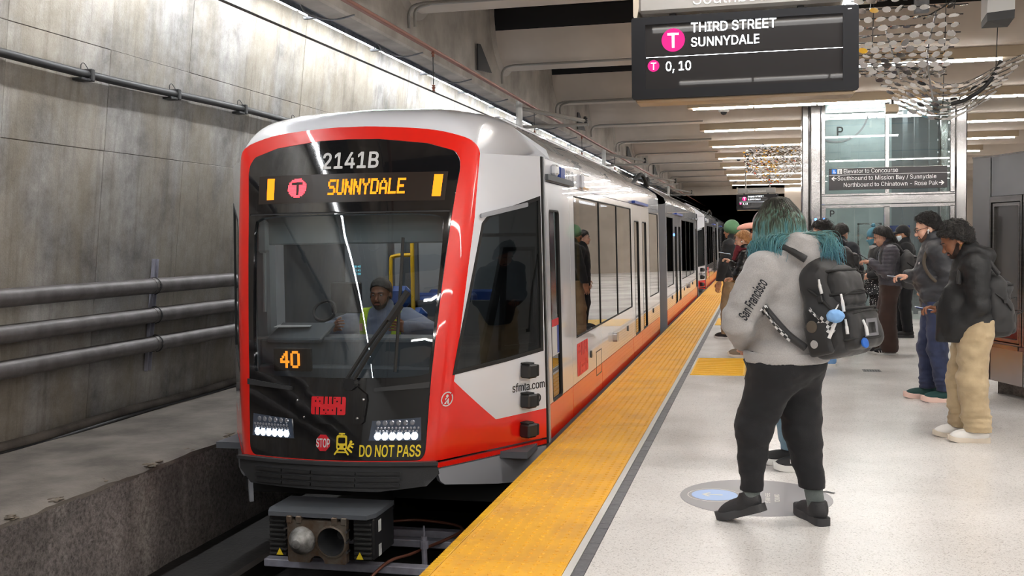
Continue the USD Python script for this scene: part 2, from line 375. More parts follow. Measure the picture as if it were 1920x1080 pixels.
    for zz in (-.04, -.083, -.122):
        for s0, s1 in ((-.78, -.47), (-.46, -.16), (-.15, .28), (.29, .70)):
            bm.part('rib', P(rrect(s0, zz - .011, s1, zz + .011, .008), 0.05, 0.068, 0.15, 0.1), 'black_plastic')
    if back: return
    # ---- everything below only on the end that faces the camera
    hl = [(-.835, .340), (-.40, .318), (-.375, .182), (-.855, .182)]
    for side in (1, -1):
        pl = affinity.scale(Polygon(hl), -side, 1, origin=(0, 0))
        h = car.part('headlight', P(pl, 0.003, 0.012, 0.08, 0.2), 'lens_dark', label='headlight with a lit row of white lamps')
        for r_, (zz, rad, mm) in enumerate(((.212, .027, 'led_white'), (.246, .011, 'lens_clear'), (.268, .011, 'lens_clear'), (.302, .019, 'lens_clear'))):
            cnt = 6 if r_ in (0, 3) else 12
            for k in range(cnt):
                tt = (k + .5) / cnt
                s_ = side * (.425 + (.40 if r_ < 3 else .37) * tt + (.012 if r_ == 2 else 0))
                disc = lathe([(0, .006), (rad * .7, .005), (rad, 0)], 10)
                h.part('led_lamp' if r_ == 0 else 'lens', T(move(disc, tr(0, 0, .012)), s_, zz + (.004 if r_ == 3 else 0) * tt, DS), mm)
    lp = Polygon([(-.345, .43), (-.30, .48), (-.19, .565), (-.15, .58), (.16, .59), (.20, .58), (.335, .50), (.345, .46), (.325, .31), (.30, .295), (-.285, .29), (-.31, .31)])
    cp = car.part('cover_plate', P(lp, 0.01, 0.035, 0.08, 0.1), 'train_black', smooth=30, label='black hatch with the red logo')
    cp.part('logo', T(extr(worm_logo(.275, .125), .036, .040), -.012, .42, DS), 'logo_red')
    for s_, z_ in ((-.32, .45), (.315, .465), (-.25, .335), (.265, .335)): cp.part('bolt', T(lathe([(0, .044), (.008, .042), (.011, .034)], 8), s_, z_, DS), 'steel')
    car.part('brow', P(Polygon([(-.88, .585), (-.40, .545), (-.40, .52), (-.88, .545)]), 0.004, 0.03, 0.1, 0.1), 'bumper_grey')
    car.part('brow', P(Polygon([(.88, .585), (.40, .545), (.40, .52), (.88, .545)]), 0.004, 0.03, 0.1, 0.1), 'bumper_grey')
    st = car.part('warning_sign', T(extr(octagon(.062), .005, .0065), -.072, .160, DS), 'print_red', label='red STOP octagon on the black front')
    st.part('lettering', T(move(flat_text('STOP', .058, .001, True, squeeze=.55), tr(0, -.029, .0066)), -.072, .160, DS), 'print_white')
    st.part('tram_symbol', T(extr(tram_icon(.145), .005, .0065), .115, .085, DS), 'print_yellow')
    st.part('lettering', T(move(flat_text('DO NOT PASS', .078, .0015, True, squeeze=.66), tr(0, 0, .005)), .575, .072, DS), 'print_yellow')
    car.part('fleet_number', T(move(flat_text('2141B', .115, .002, True, squeeze=.80), tr(0, 0, .005)), .03, 2.115, DS), 'print_white', label='white fleet number on the black mask')
    # destination sign
    sg_ = car.part('destination_sign', P(rrect(-.80, 1.865, .83, 2.075), 0.0045, 0.0055, 0.1, 0.2), 'led_grid', label='amber destination sign over the windshield')
    for s0, s1 in ((-.715, -.645), (.725, .795)): sg_.part('light_bar', P(rrect(s0, 1.895, s1, 2.055), 0.006, 0.008, .1, .2), 'led_orange')
    def dots(poly, pitch, m, s, z, name):
        x0, y0, x1, y1 = poly.bounds; cells = []
        for a_ in np.arange(x0, x1, pitch):
            for b_ in np.arange(y0, y1, pitch):
                if poly.contains(Point(a_ + pitch / 2, b_ + pitch / 2)): cells.append(bx(a_ + pitch * .07, a_ + pitch * .93, b_ + pitch * .07, b_ + pitch * .93, .006, .008))
        if cells: sg_.part(name, T(cat(*cells), s, z, DS), m)
    ring = Point(0, 0).buffer(.072).difference(sbox(-.042, .026, .042, .042)).difference(sbox(-.009, -.05, .009, .03))
    dots(ring, .0095, 'led_red', -.425, 1.978, 'route_symbol')
    F5 = {'S': '01111 10000 10000 01110 00001 00001 11110', 'U': '10001 10001 10001 10001 10001 10001 01110', 'N': '10001 11001 11001 10101 10011 10011 10001', 'Y': '10001 10001 01010 00100 00100 00100 00100', 'D': '11110 10001 10001 10001 10001 10001 11110', 'A': '00100 01010 10001 10001 11111 10001 10001', 'L': '10000 10000 10000 10000 10000 10000 11111', 'E': '11111 10000 10000 11110 10000 10000 11111', '4': '00010 00110 01010 10010 11111 00010 00010', '0': '01110 10001 10001 10001 10001 10001 01110', 'T': '11111 00100 00100 00100 00100 00100 00100'}
    def led_text(txt, px, py, s, z, node, S_=None, m='led_orange'):
        x = 0
        for c in txt:
            cells = []
            for r_, row in enumerate(F5[c].split()):
                for q_, b_ in enumerate(row):
                    if b_ == '1': cells.append(bx(x + q_ * px, x + (q_ + 1.35) * px, (6 - r_) * py, (7.1 - r_) * py, .006, .009))
            g = cat(*cells)
            node.part('letter', T(g, s, z, DS) if S_ is None else S_(g), m)
            x += 6 * px
    led_text('SUNNYDALE', .0101, .0162, -.143, 1.918, sg_)
    # wipers
    w0 = car.part('wiper', [tube([nose(s_, z_) + np.array([0, -.05, 0]) for s_, z_ in pts], .016, 6) for pts in (((.15, .60), (.34, .85), (.545, 1.10)), ((.225, .61), (.40, .86), (.60, 1.12)))] + [tube([nose(.50, 1.02) + [0, -.06, 0], nose(.64, 1.22) + [0, -.06, 0]], .026, 6)], 'rubber', label='black wiper arms across the windshield')
    w0.part('blade', [tube([nose(.585, .66) + [0, -.035, 0], nose(.575, 1.15) + [0, -.045, 0], nose(.545, 1.60) + [0, -.035, 0]], .012, 6)], 'rubber')
    w0.part('pivot', cyl(nose(.19, .58) + [0, -.07, 0], nose(.19, .58), .045, 12), 'black_plastic')
    # cab-side print and cameras
    dk = 1 / 1.0
    pr = car.part('prohibition_sign', T(extr(Point(0, 0).buffer(.052).difference(Point(0, 0).buffer(.043)), .002, .0035), 1.045, .457, dk), 'print_white', label='round no-entry pictogram on the red corner')
    pr.part('pictogram', T(extr(Point(0, .02).buffer(.011).union(Polygon([(-.015, .008), (.015, .008), (.02, -.035), (.006, -.035), (0, -.012), (-.006, -.035), (-.02, -.035)])), .002, .003), 1.045, .457, dk), 'print_white')
    pr.part('slash', T(extr(LineString([(-.033, -.033), (.033, .033)]).buffer(.005), .003, .0045), 1.045, .457, dk), 'print_red')
    car.part('lettering', T(move(flat_text('sfmta.com', .062, .002, False, squeeze=.80), tr(0, 0, .002)), 1.822, .425, dk), 'print_black', label='black web address on the white cab side')
    car.part('roundel', T(extr(Point(0, 0).buffer(.036).difference(Point(0, 0).buffer(.025)).union(rrect(-.008, -.02, .002, .02)).union(Point(.002, .008).buffer(.012)), .002, .004), 1.91, .35, dk), 'print_black')
    for z_ in (.580, .353, .130):
        cm = car.part('side_camera', T(bx(-.055, .035, -.055, .05, 0, .10, .012), 1.785, z_, dk), 'black_plastic', label='black camera box on the cab side')
        cm.part('lens_hood', T(cat(bx(.034, .06, -.045, .042, .035, .092, .006), bx(-.05, .02, .05, .062, .0, .08, .004)), 1.785, z_, dk), 'rubber')
    # coupler
    cx, cy = XC, 6.60
    cb_ = lambda u0, u1, y0, y1, z0, z1, c=.01: bx(cx + u0, cx + u1, y0, y1, z0, z1, c)
    cp = car.part('coupler', m3.Manifold.hull_points(np.array([(cx + u, y, z) for z in (-.305, -.275) for u, y in ((-.40, 6.66), (-.36, 6.56), (.36, 6.56), (.40, 6.64), (.40, 7.0), (-.40, 7.0))])), 'coupler_grey', label='automatic coupler under the front')
    cp.part('face_plate', move(extr(rrect(-.215, -.615, .215, -.325, .015).difference(Point(.108, -.462).buffer(.098)).difference(Point(0, -.62).buffer(.055)), 0, .05), XZ(cy) @ tr(cx, 0, 0)), 'worn_steel')
    cp.part('cone', move(lathe([(0, .11), (.03, .105), (.06, .07), (.09, .03), (.097, 0), (.097, -.02), (0, -.02)], 24), frame((cx - .105, cy - .05, -.462), (1, 0, 0), (0, 0, 1), (0, -1, 0))), 'cast_white', smooth=40)
    cp.part('cup', move(lathe([(.098, .004), (.085, -.02), (.06, -.13), (.03, -.17), (0, -.175)], 24), frame((cx + .108, cy - .05, -.462), (1, 0, 0), (0, 0, 1), (0, -1, 0))), 'bumper_grey', smooth=40)
    cp.part('cup_rim', move(lathe([(.098, -.01), (.112, .0), (.112, .012), (.1, .015), (.098, .008)], 24), frame((cx + .108, cy - .05, -.462), (1, 0, 0), (0, 0, 1), (0, -1, 0))), 'worn_steel')
    for u in (-.2, -.13, .13, .2): cp.part('bracket', cb_(u - .02, u + .02, cy - .06, cy - .0, -.345, -.295, .005), 'worn_steel')
    for s_ in (-1, 1):
        hs = cp.part('contact_box', cb_(*sorted((s_ * .235, s_ * .39)), cy + .02, cy + .42, -.60, -.31, .012), 'black_plastic')
        for k in range(8): hs.part('rib', cb_(*sorted((s_ * .25, s_ * .375)), cy - .005, cy + .025, -.59 + k * .033, -.572 + k * .033, .004), 'rubber')
        hs.part('warning_triangle', move(extr(Polygon([(-.026, 0), (.026, 0), (0, .05)]), 0, .003), XZ(cy - .008) @ tr(cx + s_ * .295, -.585, 0)), 'print_yellow')
        for k in range(3): hs.part('bolt', cyl((cx + s_ * .225, cy - .02, -.38 - k * .07), (cx + s_ * .225, cy - .07, -.385 - k * .07), .009, 8), 'steel')
    cp.part('drawbar', cb_(-.12, .12, cy + .3, cy + 1.2, -.56, -.36, .02), 'underframe')
    for z_ in (-.36, -.53): cp.part('label_plate', cb_(.391, .394, cy + .10, cy + .15, z_ - .06, z_ + .02, 0), 'print_white')
    # cab interior
    c_in = car.part('dashboard', cat(bx(XC - .78, XC + .78, 7.30, 7.62, .45, .86, .03), bx(XC - .74, XC + .74, 7.2, 7.35, .45, .66, .02)), 'lining_dark')
    c_in.part('dash_edge', bx(XC - .78, XC + .78, 7.285, 7.30, .845, .862), 'lining')
    c_in.part('console', move(bx(-.22, .22, -.15, .15, -.02, .02, .01), tr(XC - .45, 7.36, .89) @ rot('x', 20)), 'lining_dark')
    c_in.part('papers', move(bx(-.15, .12, -.1, .1, .0, .006), tr(XC - .52, 7.42, .935) @ rot('z', 14)), 'print_white')
    rs = car.part('run_number_sign', move(bx(-.15, .15, -.012, .012, -.085, .085, .006), tr(XC - .365, 7.02, .725)), 'led_grid', label='amber run number behind the glass')
    led_text('40', .0135, .0175, 0, 0, rs, S_=lambda g: move(g, frame((XC - .455, 7.006, .665), (1, 0, 0), (0, 0, 1), (0, -1, 0))))
    car.part('sun_visor', bx(XC - .74, XC + .80, 7.42, 7.45, 1.56, 1.92, .01), 'visor', label='pale sun blind at the top of the windshield')
    car.part('corner_post', [bx(XC - .86, XC - .74, 7.42, 7.56, .45, 2.1, .02)], 'lining')
    car.part('mirror_arm', [tube([(XC - .74, 7.36, 1.52), (XC - .74, 7.34, 1.05)], .014), bx(XC - .79, XC - .70, 7.33, 7.38, 1.5, 1.75, .02)], 'visor')
    car.part('cab_lamp', bx(XC - .5, XC + .5, 7.9, 8.1, 2.10, 2.115), 'saloon_lamp')
    car.part('bulkhead', [bx(XC - 1.28, XC - .62, 8.82, 8.87, 0, 2.2), bx(XC - .15, XC + 1.28, 8.82, 8.87, 0, 1.05), bx(XC - .15, XC + .0, 8.82, 8.87, 0, 2.2), bx(XC + .75, XC + 1.28, 8.82, 8.87, 0, 2.2), bx(XC - 1.28, XC + 1.28, 8.82, 8.87, 1.95, 2.25)], 'lining_dark', label='grey wall behind the cab')
    car.part('locker', [bx(XC - .60, XC - .20, 8.6, 8.8, .4, 1.75, .01)], 'lining')
    car.part('monitor', bx(XC - .44, XC - .18, 7.9, 7.95, 1.0, 1.25, .01), 'black_plastic').part('screen_text', [move(flat_text(t, .016, .001), frame((XC - .20 + .0, 7.94 - .045, 1.37 - .03 * k), (1, 0, 0), (0, 0, 1), (0, -1, 0))) for k, t in enumerate(('88 40', '21 41', '10 08'))], 'screen_cyan')
    car.part('handrail', [tube(smoothpath([(XC - .06, 8.3, .9), (XC - .06, 8.3, 1.38), (XC - .03, 8.3, 1.45), (XC + .12, 8.3, 1.46)], 5), .016, 8), tube([(XC + .13, 8.3, .3), (XC + .13, 8.3, 1.9)], .018, 8)], 'pole_yellow', label='yellow grab rail inside the cab')
    car.part('ring_handle', lathe([(.09 + .012 * math.cos(t_), .012 * math.sin(t_)) for t_ in np.linspace(0, 2 * math.pi, 9)], 20).apply_transform(tr(XC - .36, 7.6, 1.04) @ rot('x', 55)), 'black_plastic')
    car.part('driver_seat', [bx(XC - .31, XC + .24, 8.27, 8.40, .45, 1.02, .05), bx(XC - .31, XC + .24, 7.85, 8.35, .30, .40, .05), bx(XC - .16, XC + .10, 8.28, 8.38, 1.02, 1.20, .04)], 'seat_blue')

ROOF_PROF = [(1.302, 2.215), (1.27, 2.30), (1.0, 2.49), (.86, 2.575), (.55, 2.625), (0, 2.64), (-.55, 2.625), (-.86, 2.575), (-1.0, 2.49), (-1.27, 2.30), (-1.302, 2.215)]
def build_car(name, label):
    car = thing(name, label, 'train', (XC, CAR_Y, -0.80), group='light rail cars at the platform')
    ymid = 18.375
    def side(poly, d0, d1, right=True):
        def S(y, z):
            y, z = np.asarray(y, float), np.asarray(z, float)
            return np.stack([XC + side_u(z), y, z], -1)
        return patch(poly, S, d0, d1, 40, 5)
    R = lambda y0, z0, y1, z1, r=0: rrect(y0, z0, y1, z1, r)
    for half in (0, 1):
        mir = (lambda a, b: (a, b)) if half == 0 else (lambda a, b: (2 * ymid - b, 2 * ymid - a))
        yy0, yy1 = mir(7.95, 17.65)
        outer = Polygon([(XC + u, z) for u, z in ROOF_PROF] + [(XC - 1.26, 2.19), (XC + 1.26, 2.19)])
        ya, yb = mir(8.35, 17.65)
        car.part('roof', move(extr(outer, 0, yb - ya), frame((0, yb, 0), (1, 0, 0), (0, 0, 1), (0, -1, 0))), 'train_white', smooth=40)
        sh0, sh1 = mir(9.3, 17.3)
        car.part('roof_cover', [bx(XC + .60, XC + .66, sh0, sh1, 2.60, 2.70, .01), bx(XC - .66, XC - .60, sh0, sh1, 2.60, 2.70, .01)], 'train_grey')
        for k in range(5):
            a_, b_ = mir(9.8 + 1.5 * k, 10.9 + 1.5 * k)
            car.part('roof_box', bx(XC - .5, XC + .5, a_, b_, 2.62, 2.72, .03), 'train_grey')
        # straight side: post, door, window bays
        p0, p1 = mir(7.955, 8.065)
        car.part('door_post', [side(R(p0, -.02, p1, 2.215), -.04, .012)], 'rubber', label='dark rubber post ahead of the first door')
        q0, q1 = mir(7.985, 8.035)
        car.part('door_post', [side(R(q0, -.02, q1, 2.215), .012, .02)], 'train_grey')
        d0, d1 = mir(8.075, 9.165)
        g0, g1 = mir(8.25, 8.66)
        def leaf(d0, d1, g0, g1):
            glass = R(g0, .27, g1, 1.80, .03)
            dr = car.part('door', side(R(d0, .262, d1, 2.03).difference(glass.buffer(.012)), -.04, 0), 'train_white', smooth=20)
            dr.part('gasket', side(glass.buffer(.014).difference(glass), -.04, .002), 'rubber')
            dr.part('pane', side(glass, -.02, -.014), 'saloon_glass')
            dr.part('red_panel', side(R(d0, -.02, d1, .256), -.04, 0), 'train_red')
            return dr
        dr = leaf(d0, d1, g0, g1)
        if half == 0:
            nt = dr.part('notice', side(R(8.28, .62, 8.60, .92), -.012, -.010), 'print_white', label='white notice on the first door glass')
            nt.part('red_heading', side(R(8.28, .86, 8.60, .92), -.0098, -.009), 'print_red')
            nt.part('blue_list', side(R(8.52, .63, 8.60, .86), -.0098, -.009), 'print_blue')
        car.part('door_header', side(R(d0 - .02, 2.04, d1 + .06, 2.085), -.03, .04), 'lining_dark')
        # double doors
        e0, e1 = mir(13.86, 14.90); f0, f1 = mir(14.905, 15.96)
        h0, h1 = mir(14.12, 14.66); i0, i1 = mir(15.12, 15.66)
        leaf(e0, e1, h0, h1); leaf(f0, f1, i0, i1)
        hb = mir(13.9, 15.6)
        car.part('door_lamp', side(R(hb[0], 2.04, hb[1], 2.075), -.03, .045), 'print_blue')
        # window bays
        for w0, w1, cuts in ((9.40, 13.76, (10.95, 12.35)), (16.08, 17.52, ())):
            a_, b_ = mir(w0, w1)
            lo, hi = .68, 1.955
            cs = sorted([a_, b_] + [c if half == 0 else 2 * ymid - c for c in cuts])
            for c0, c1 in zip(cs[:-1], cs[1:]):
                wn = R(c0 + .012, lo, c1 - .012, hi, .01)
                fr = car.part('window', side(R(c0, lo - .012, c1, hi + .012).difference(wn), -.035, .001), 'rubber')
                fr.part('pane', side(wn, -.015, -.007), 'saloon_glass')
        # painted panels between the seams
        seams = [9.17, 10.95, 13.85] if True else []
        for s0, s1 in ((9.175, 10.947), (10.953, 13.85), (15.965, 17.64)):
            a_, b_ = mir(s0, s1)
            w0, w1 = (mir(9.40, 13.76) if s0 < 15 else mir(16.08, 17.52))
            pn = R(a_, .262, b_, 2.03).difference(R(w0, .667, w1, 1.968))
            sp = car.part('side_panel', side(pn, -.04, 0), 'train_white', smooth=20)
            car.part('red_panel', side(R(a_, -.02, b_, .256), -.04, 0), 'train_red')
        for s0, s1 in ((8.07, 10.33), (10.336, 12.3), (12.306, 13.85), (13.856, 15.96), (15.966, 17.64)):
            a_, b_ = mir(s0, s1)
            car.part('cornice_panel', side(R(a_, 2.036, b_, 2.212), -.04, 0), 'train_white', smooth=20)
        a_, b_ = mir(8.0, 17.64)
        car.part('skirt', side(R(a_, -.24, b_, -.026).difference(R(*(lambda q: (q[0], -.25, q[1], -.09))(mir(8.9, 10.9)))), -.05, -.01), 'train_grey')
        car.part('far_side_panel', bx(XC - 1.325, XC - 1.28, a_, b_, -.02, 2.215), 'train_white')
        # small fittings
        for y_ in (10.2, 12.15, 16.5, 13.2):
            c0, c1 = mir(y_ - .035, y_ + .035)
            car.part('marker_lamp', side(R(c0, .40, c1, .47, .03), 0, .012), 'black_plastic')
        c0, c1 = mir(11.8, 11.95)
        car.part('door_button', side(R(c0, .40, c1, .50, .02), 0, .05), 'steel')
        if half == 0:
            T = lambda m, y_, z_: on_surface(m, lambda y, z: np.stack([XC + side_u(z), y, z], -1), y_, z_)
            car.part('logo', T(extr(worm_logo(.62, .30), .001, .003), 9.72, .46), 'logo_red', label='red logo low on the white side')
            car.part('camera_housing', [T(bx(-.07, .07, -.045, .04, 0, .05, .015), 8.42, 2.14)], 'train_white', label='white camera housing over the first door')
            car.part('side_sign', [T(bx(-.10, .10, -.05, .05, 0, .03, .01), 8.75, 2.13)], 'print_blue')
            car.part('fleet_number', T(move(flat_text('2141B', .09, .002, False), tr(0, 0, .001)), 9.25, 2.09), 'train_grey')
            car.part('speaker_cover', T(bx(-.18, .18, -.075, .07, 0, .04, .018), 9.95, 2.12), 'train_white')
            car.part('access_hatch', side(R(10.55, .17, 10.92, .42).difference(R(10.56, .18, 10.91, .41)), 0, .002), 'rubber')
        # saloon
        a_, b_ = mir(8.9, 17.6)
        car.part('saloon_floor', bx(XC - 1.27, XC + 1.27, *mir(7.5, 17.6), -.05, 0), 'lining_dark')
        car.part('saloon_ceiling', bx(XC - 1.25, XC + 1.25, *mir(8.0, 17.6), 2.12, 2.16), 'lining')
        car.part('saloon_wall', bx(XC - 1.28, XC - 1.24, a_, b_, 0, 2.12), 'lining')
        car.part('ceiling_lamp', [bx(XC + u - .05, XC + u + .05, a_ + .6, b_ - .4, 2.10, 2.118) for u in (-.45, .45)], 'saloon_lamp')
        for k in range(5):
            c0, c1 = mir(9.5 + k * .85, 9.6 + k * .85)
            car.part('seat', [bx(XC - 1.22, XC - .35, c0, c0 + .09, .42, .95, .03), bx(XC - 1.22, XC - .35, c0, c0 + .45, .38, .46, .03)], 'seat_blue')
        for y_, u_ in ((9.75, .75), (11.0, .85), (12.6, .8), (13.7, .9), (16.0, .9)):
            c0, _ = mir(y_, y_)
            car.part('grab_pole', tube([(XC + u_, c0, 0), (XC + u_, c0, 2.12)], .019, 8), 'pole_yellow')
        car.part('next_stop_sign', [bx(XC - .1, XC + .32, *mir(13.0, 13.06), 1.62, 1.84)], 'led_orange')
        car.part('underframe', [bx(XC - 1.15, XC + 1.15, *mir(7.75, 17.4), -.45, -.06), bx(XC - .75, XC + .75, *mir(8.9, 10.9), -.68, -.4)], 'underframe')
        bg = car.part('bogie', bx(XC - 1.0, XC + 1.0, *mir(8.95, 10.85), -.60, -.40, .03), 'underframe')
        for y_ in (9.2, 10.6):
            for u in (-.72, .72): bg.part('wheel', cyl((XC + u - .06, mir(y_, y_)[0], -.497), (XC + u + .06, mir(y_, y_)[0], -.497), .30, 24), 'worn_steel')
        # end frame at the articulation
        c0, c1 = mir(17.60, 17.65)
        E_ = Polygon([(1.325, -.2), (1.302, 2.2), (1.27, 2.30), (.86, 2.575), (-.86, 2.575), (-1.27, 2.3), (-1.302, 2.2), (-1.325, -.2)])
        car.part('end_frame', move(extr(E_.difference(affinity.scale(E_, .82, .88)), 0, .05), frame((XC, c1, 0), (1, 0, 0), (0, 0, 1), (0, -1, 0))), 'train_grey')
    bl = car.part('bellows', move(extr(Polygon([(1.0, -.1), (1.0, 2.2), (.8, 2.4), (-.8, 2.4), (-1.0, 2.2), (-1.0, -.1)]), 0, 1.5), frame((XC, 19.12, 0), (1, 0, 0), (0, 0, 1), (0, -1, 0))), 'rubber', label='black bellows between the two sections')
    for k in range(9):
        bl.part('fold', move(extr(Polygon([(1.1, -.12), (1.1, 2.22), (.85, 2.46), (-.85, 2.46), (-1.1, 2.22), (-1.1, -.12)]).difference(rrect(-.95, 0, .95, 2.2)), 0, .05), frame((XC, 17.85 + .14 * k, 0), (1, 0, 0), (0, 0, 1), (0, -1, 0))), 'rubber')
    car.part('roof_cable', [tube(smoothpath([(XC + .9, 17.5, 2.5), (XC + 1.0, 17.9, 2.66), (XC + 1.05, 18.4, 2.5), (XC + 1.0, 18.9, 2.64), (XC + .9, 19.2, 2.5)], 5), .035, 8)], 'rubber')
    build_nose(car); build_nose(car, back=True)
    return car
car_one = build_car('light_rail_vehicle', 'silver and red light rail car with lit headlights, front car of the train')
car_two = dup(car_one, (XC, CAR_Y + 25.0, -0.80), 0.0, 'silver and red light rail car coupled behind the front car, far down the platform')
# ================================================================ the station
def tex(name, nodes, links, surface='p.BSDF'):
    M[name] = usdkit.material(stage, '/World/Looks/' + name, nodes, links, surface=surface)
# stained cast concrete: grey, with brown rain-streaks running down and paler bloom
tex('wall_concrete', {
    'g': ('geometry', {}), 'ms': ('mapping', dict(scale=(1, 1.3, 0.42))), 'mf': ('mapping', dict(scale=(1, 1, 1))), 'mx': ('mapping', dict(scale=(1, 3.6, 0.22))),
    'n1': ('noise_texture', dict(scale=1.0, detail=5.0, roughness=0.62)), 'n2': ('noise_texture', dict(scale=1.5, detail=8.0, roughness=0.72)), 'n3': ('noise_texture', dict(scale=2.2, detail=5.0, roughness=0.7)), 'n4': ('noise_texture', dict(scale=60.0, detail=4.0, roughness=0.7)),
    'r1': ('rgb_ramp', dict(ramp=[(0.40, (0, 0, 0)), (0.58, (1, 1, 1))])), 'r2': ('rgb_ramp', dict(ramp=[(0.28, srgb(92, 90, 89)), (0.48, srgb(152, 149, 146)), (0.70, srgb(194, 191, 186))])),
    'r3': ('rgb_ramp', dict(ramp=[(0.50, (0, 0, 0)), (0.66, (1, 1, 1))])), 'r4': ('rgb_ramp', dict(ramp=[(0.3, (0.82, 0.82, 0.82)), (0.7, (1, 1, 1))])),
    'f1': ('math', dict(math_type='multiply', value2=0.55)), 'f3': ('math', dict(math_type='multiply', value2=0.30)), 'sp': ('separate_xyz', {}), 'fa': ('math', dict(math_type='multiply_add', value2=1 / 1.36, value3=-7.24 / 1.36 + 50)), 'fb': ('math', dict(math_type='floor')), 'wn': ('white_noise_texture', dict(dimensions='1D')), 'wr': ('map_range', dict(from_min=0, from_max=1, to_min=0.84, to_max=1.08)), 'cc': ('combine_xyz', {}), 'm4': ('mix', dict(mix_type='multiply', fac=1.0)),
    'm1': ('mix', dict(color2=srgb(146, 134, 112))), 'm2': ('mix', dict(color2=srgb(74, 66, 60))), 'm3': ('mix', dict(mix_type='multiply', fac=1.0)),
    'b': ('bump', dict(strength=0.35, distance=0.006)), 'p': ('principled_bsdf', dict(roughness=0.75))},
    [('g.position', 'ms.vector'), ('g.position', 'mf.vector'), ('g.position', 'mx.vector'), ('ms.vector', 'n1.vector'), ('mf.vector', 'n2.vector'), ('mx.vector', 'n3.vector'), ('mf.vector', 'n4.vector'),
     ('n1.fac', 'r1.fac'), ('n2.fac', 'r2.fac'), ('n3.fac', 'r3.fac'), ('n4.fac', 'r4.fac'), ('r1.color', 'f1.value1'), ('r3.color', 'f3.value1'),
     ('f1.value', 'm1.fac'), ('r2.color', 'm1.color1'), ('f3.value', 'm2.fac'), ('m1.color', 'm2.color1'), ('m2.color', 'm3.color1'), ('r4.color', 'm3.color2'),
     ('g.position', 'sp.vector'), ('sp.y', 'fa.value1'), ('fa.value', 'fb.value1'), ('fb.value', 'wn.w'), ('wn.value', 'wr.value'), ('wr.result', 'cc.x'), ('wr.result', 'cc.y'), ('wr.result', 'cc.z'), ('m3.color', 'm4.color1'), ('cc.vector', 'm4.color2'), ('m4.color', 'p.base_color'), ('n4.fac', 'b.height'), ('b.normal', 'p.normal')])
mat('ledge_concrete', srgb(118, 111, 103), 0.8, col2=srgb(84, 78, 72), scale=2.2, bump=0.4, bscale=50, world=True, detail=6)
mat('chipped_concrete', srgb(110, 100, 86), 0.85, col2=srgb(70, 62, 54), scale=9, bump=0.6, bscale=40, world=True)
tex('shotcrete', {
    'g': ('geometry', {}), 'ms': ('mapping', dict(scale=(1, 1.6, 0.3))), 'n1': ('noise_texture', dict(scale=1.3, detail=5.0)), 'n2': ('noise_texture', dict(scale=34.0, detail=4.0, roughness=0.7)), 'n3': ('noise_texture', dict(scale=1.0, detail=6.0)),
    'r3': ('rgb_ramp', dict(ramp=[(0.3, srgb(112, 106, 103)), (0.7, srgb(158, 150, 146))])), 'r1': ('rgb_ramp', dict(ramp=[(0.54, (0, 0, 0)), (0.66, (1, 1, 1))])), 'f': ('math', dict(math_type='multiply', value2=0.45)), 'r2': ('rgb_ramp', dict(ramp=[(0.32, (.35, .34, .34)), (0.62, (1, 1, 1))])), 'mm': ('mix', dict(mix_type='multiply', fac=1.0)),
    'm': ('mix', dict(color2=srgb(214, 206, 198))), 'b': ('bump', dict(strength=0.9, distance=0.02)), 'p': ('principled_bsdf', dict(roughness=0.9))},
    [('g.position', 'ms.vector'), ('ms.vector', 'n1.vector'), ('g.position', 'n2.vector'), ('g.position', 'n3.vector'), ('n3.fac', 'r3.fac'), ('n1.fac', 'r1.fac'), ('r1.color', 'f.value1'), ('f.value', 'm.fac'), ('r3.color', 'm.color1'), ('m.color', 'mm.color1'), ('n2.fac', 'r2.fac'), ('r2.color', 'mm.color2'), ('mm.color', 'p.base_color'), ('n2.fac', 'b.height'), ('b.normal', 'p.normal')])
tex('terrazzo', {
    'g': ('geometry', {}), 'v': ('voronoi_texture', dict(scale=130.0)), 'w': ('voronoi_texture', dict(scale=260.0)), 'n': ('noise_texture', dict(scale=0.7, detail=4.0)), 's': ('separate_color', {}), 's2': ('separate_color', {}),
    'r': ('rgb_ramp', dict(ramp=[(0.0, srgb(182, 178, 174)), (0.06, srgb(188, 184, 180)), (0.09, srgb(212, 209, 206)), (1, srgb(224, 221, 218))], interpolate=True)),
    'r2': ('rgb_ramp', dict(ramp=[(0.0, (0.72, 0.7, 0.68)), (0.08, (0.8, 0.78, 0.76)), (0.11, (1, 1, 1)), (1, (1, 1, 1))])), 'r3': ('rgb_ramp', dict(ramp=[(0.3, (0.90, 0.89, 0.88)), (0.7, (1, 1, 1))])),
    'm': ('mix', dict(mix_type='multiply', fac=1.0)), 'm2': ('mix', dict(mix_type='multiply', fac=1.0)), 'rr': ('map_range', dict(from_min=0.3, from_max=0.7, to_min=0.22, to_max=0.36)), 'p': ('principled_bsdf', dict(specular_ior_level=0.4))},
    [('g.position', 'v.vector'), ('g.position', 'w.vector'), ('g.position', 'n.vector'), ('v.color', 's.color'), ('w.color', 's2.color'), ('s.r', 'r.fac'), ('s2.g', 'r2.fac'), ('n.fac', 'r3.fac'), ('r.color', 'm.color1'), ('r2.color', 'm.color2'), ('m.color', 'm2.color1'), ('r3.color', 'm2.color2'), ('m2.color', 'p.base_color'), ('n.fac', 'rr.value'), ('rr.result', 'p.roughness')])
mat('tactile_yellow', srgb(228, 168, 40), 0.55, col2=srgb(206, 150, 60), scale=3.0, bump=0.1, bscale=120, world=True, detail=7, lo=.42, hi=.72)
mat('nosing_yellow', srgb(222, 172, 22), 0.5, col2=srgb(200, 150, 30), scale=5, world=True)
mat('fresh_yellow', srgb(240, 186, 8), 0.5)
mat('pale_strip', srgb(196, 194, 190), 0.5)
mat('dark_paver', srgb(96, 96, 100), 0.5, col2=srgb(80, 80, 85), scale=40, world=True)
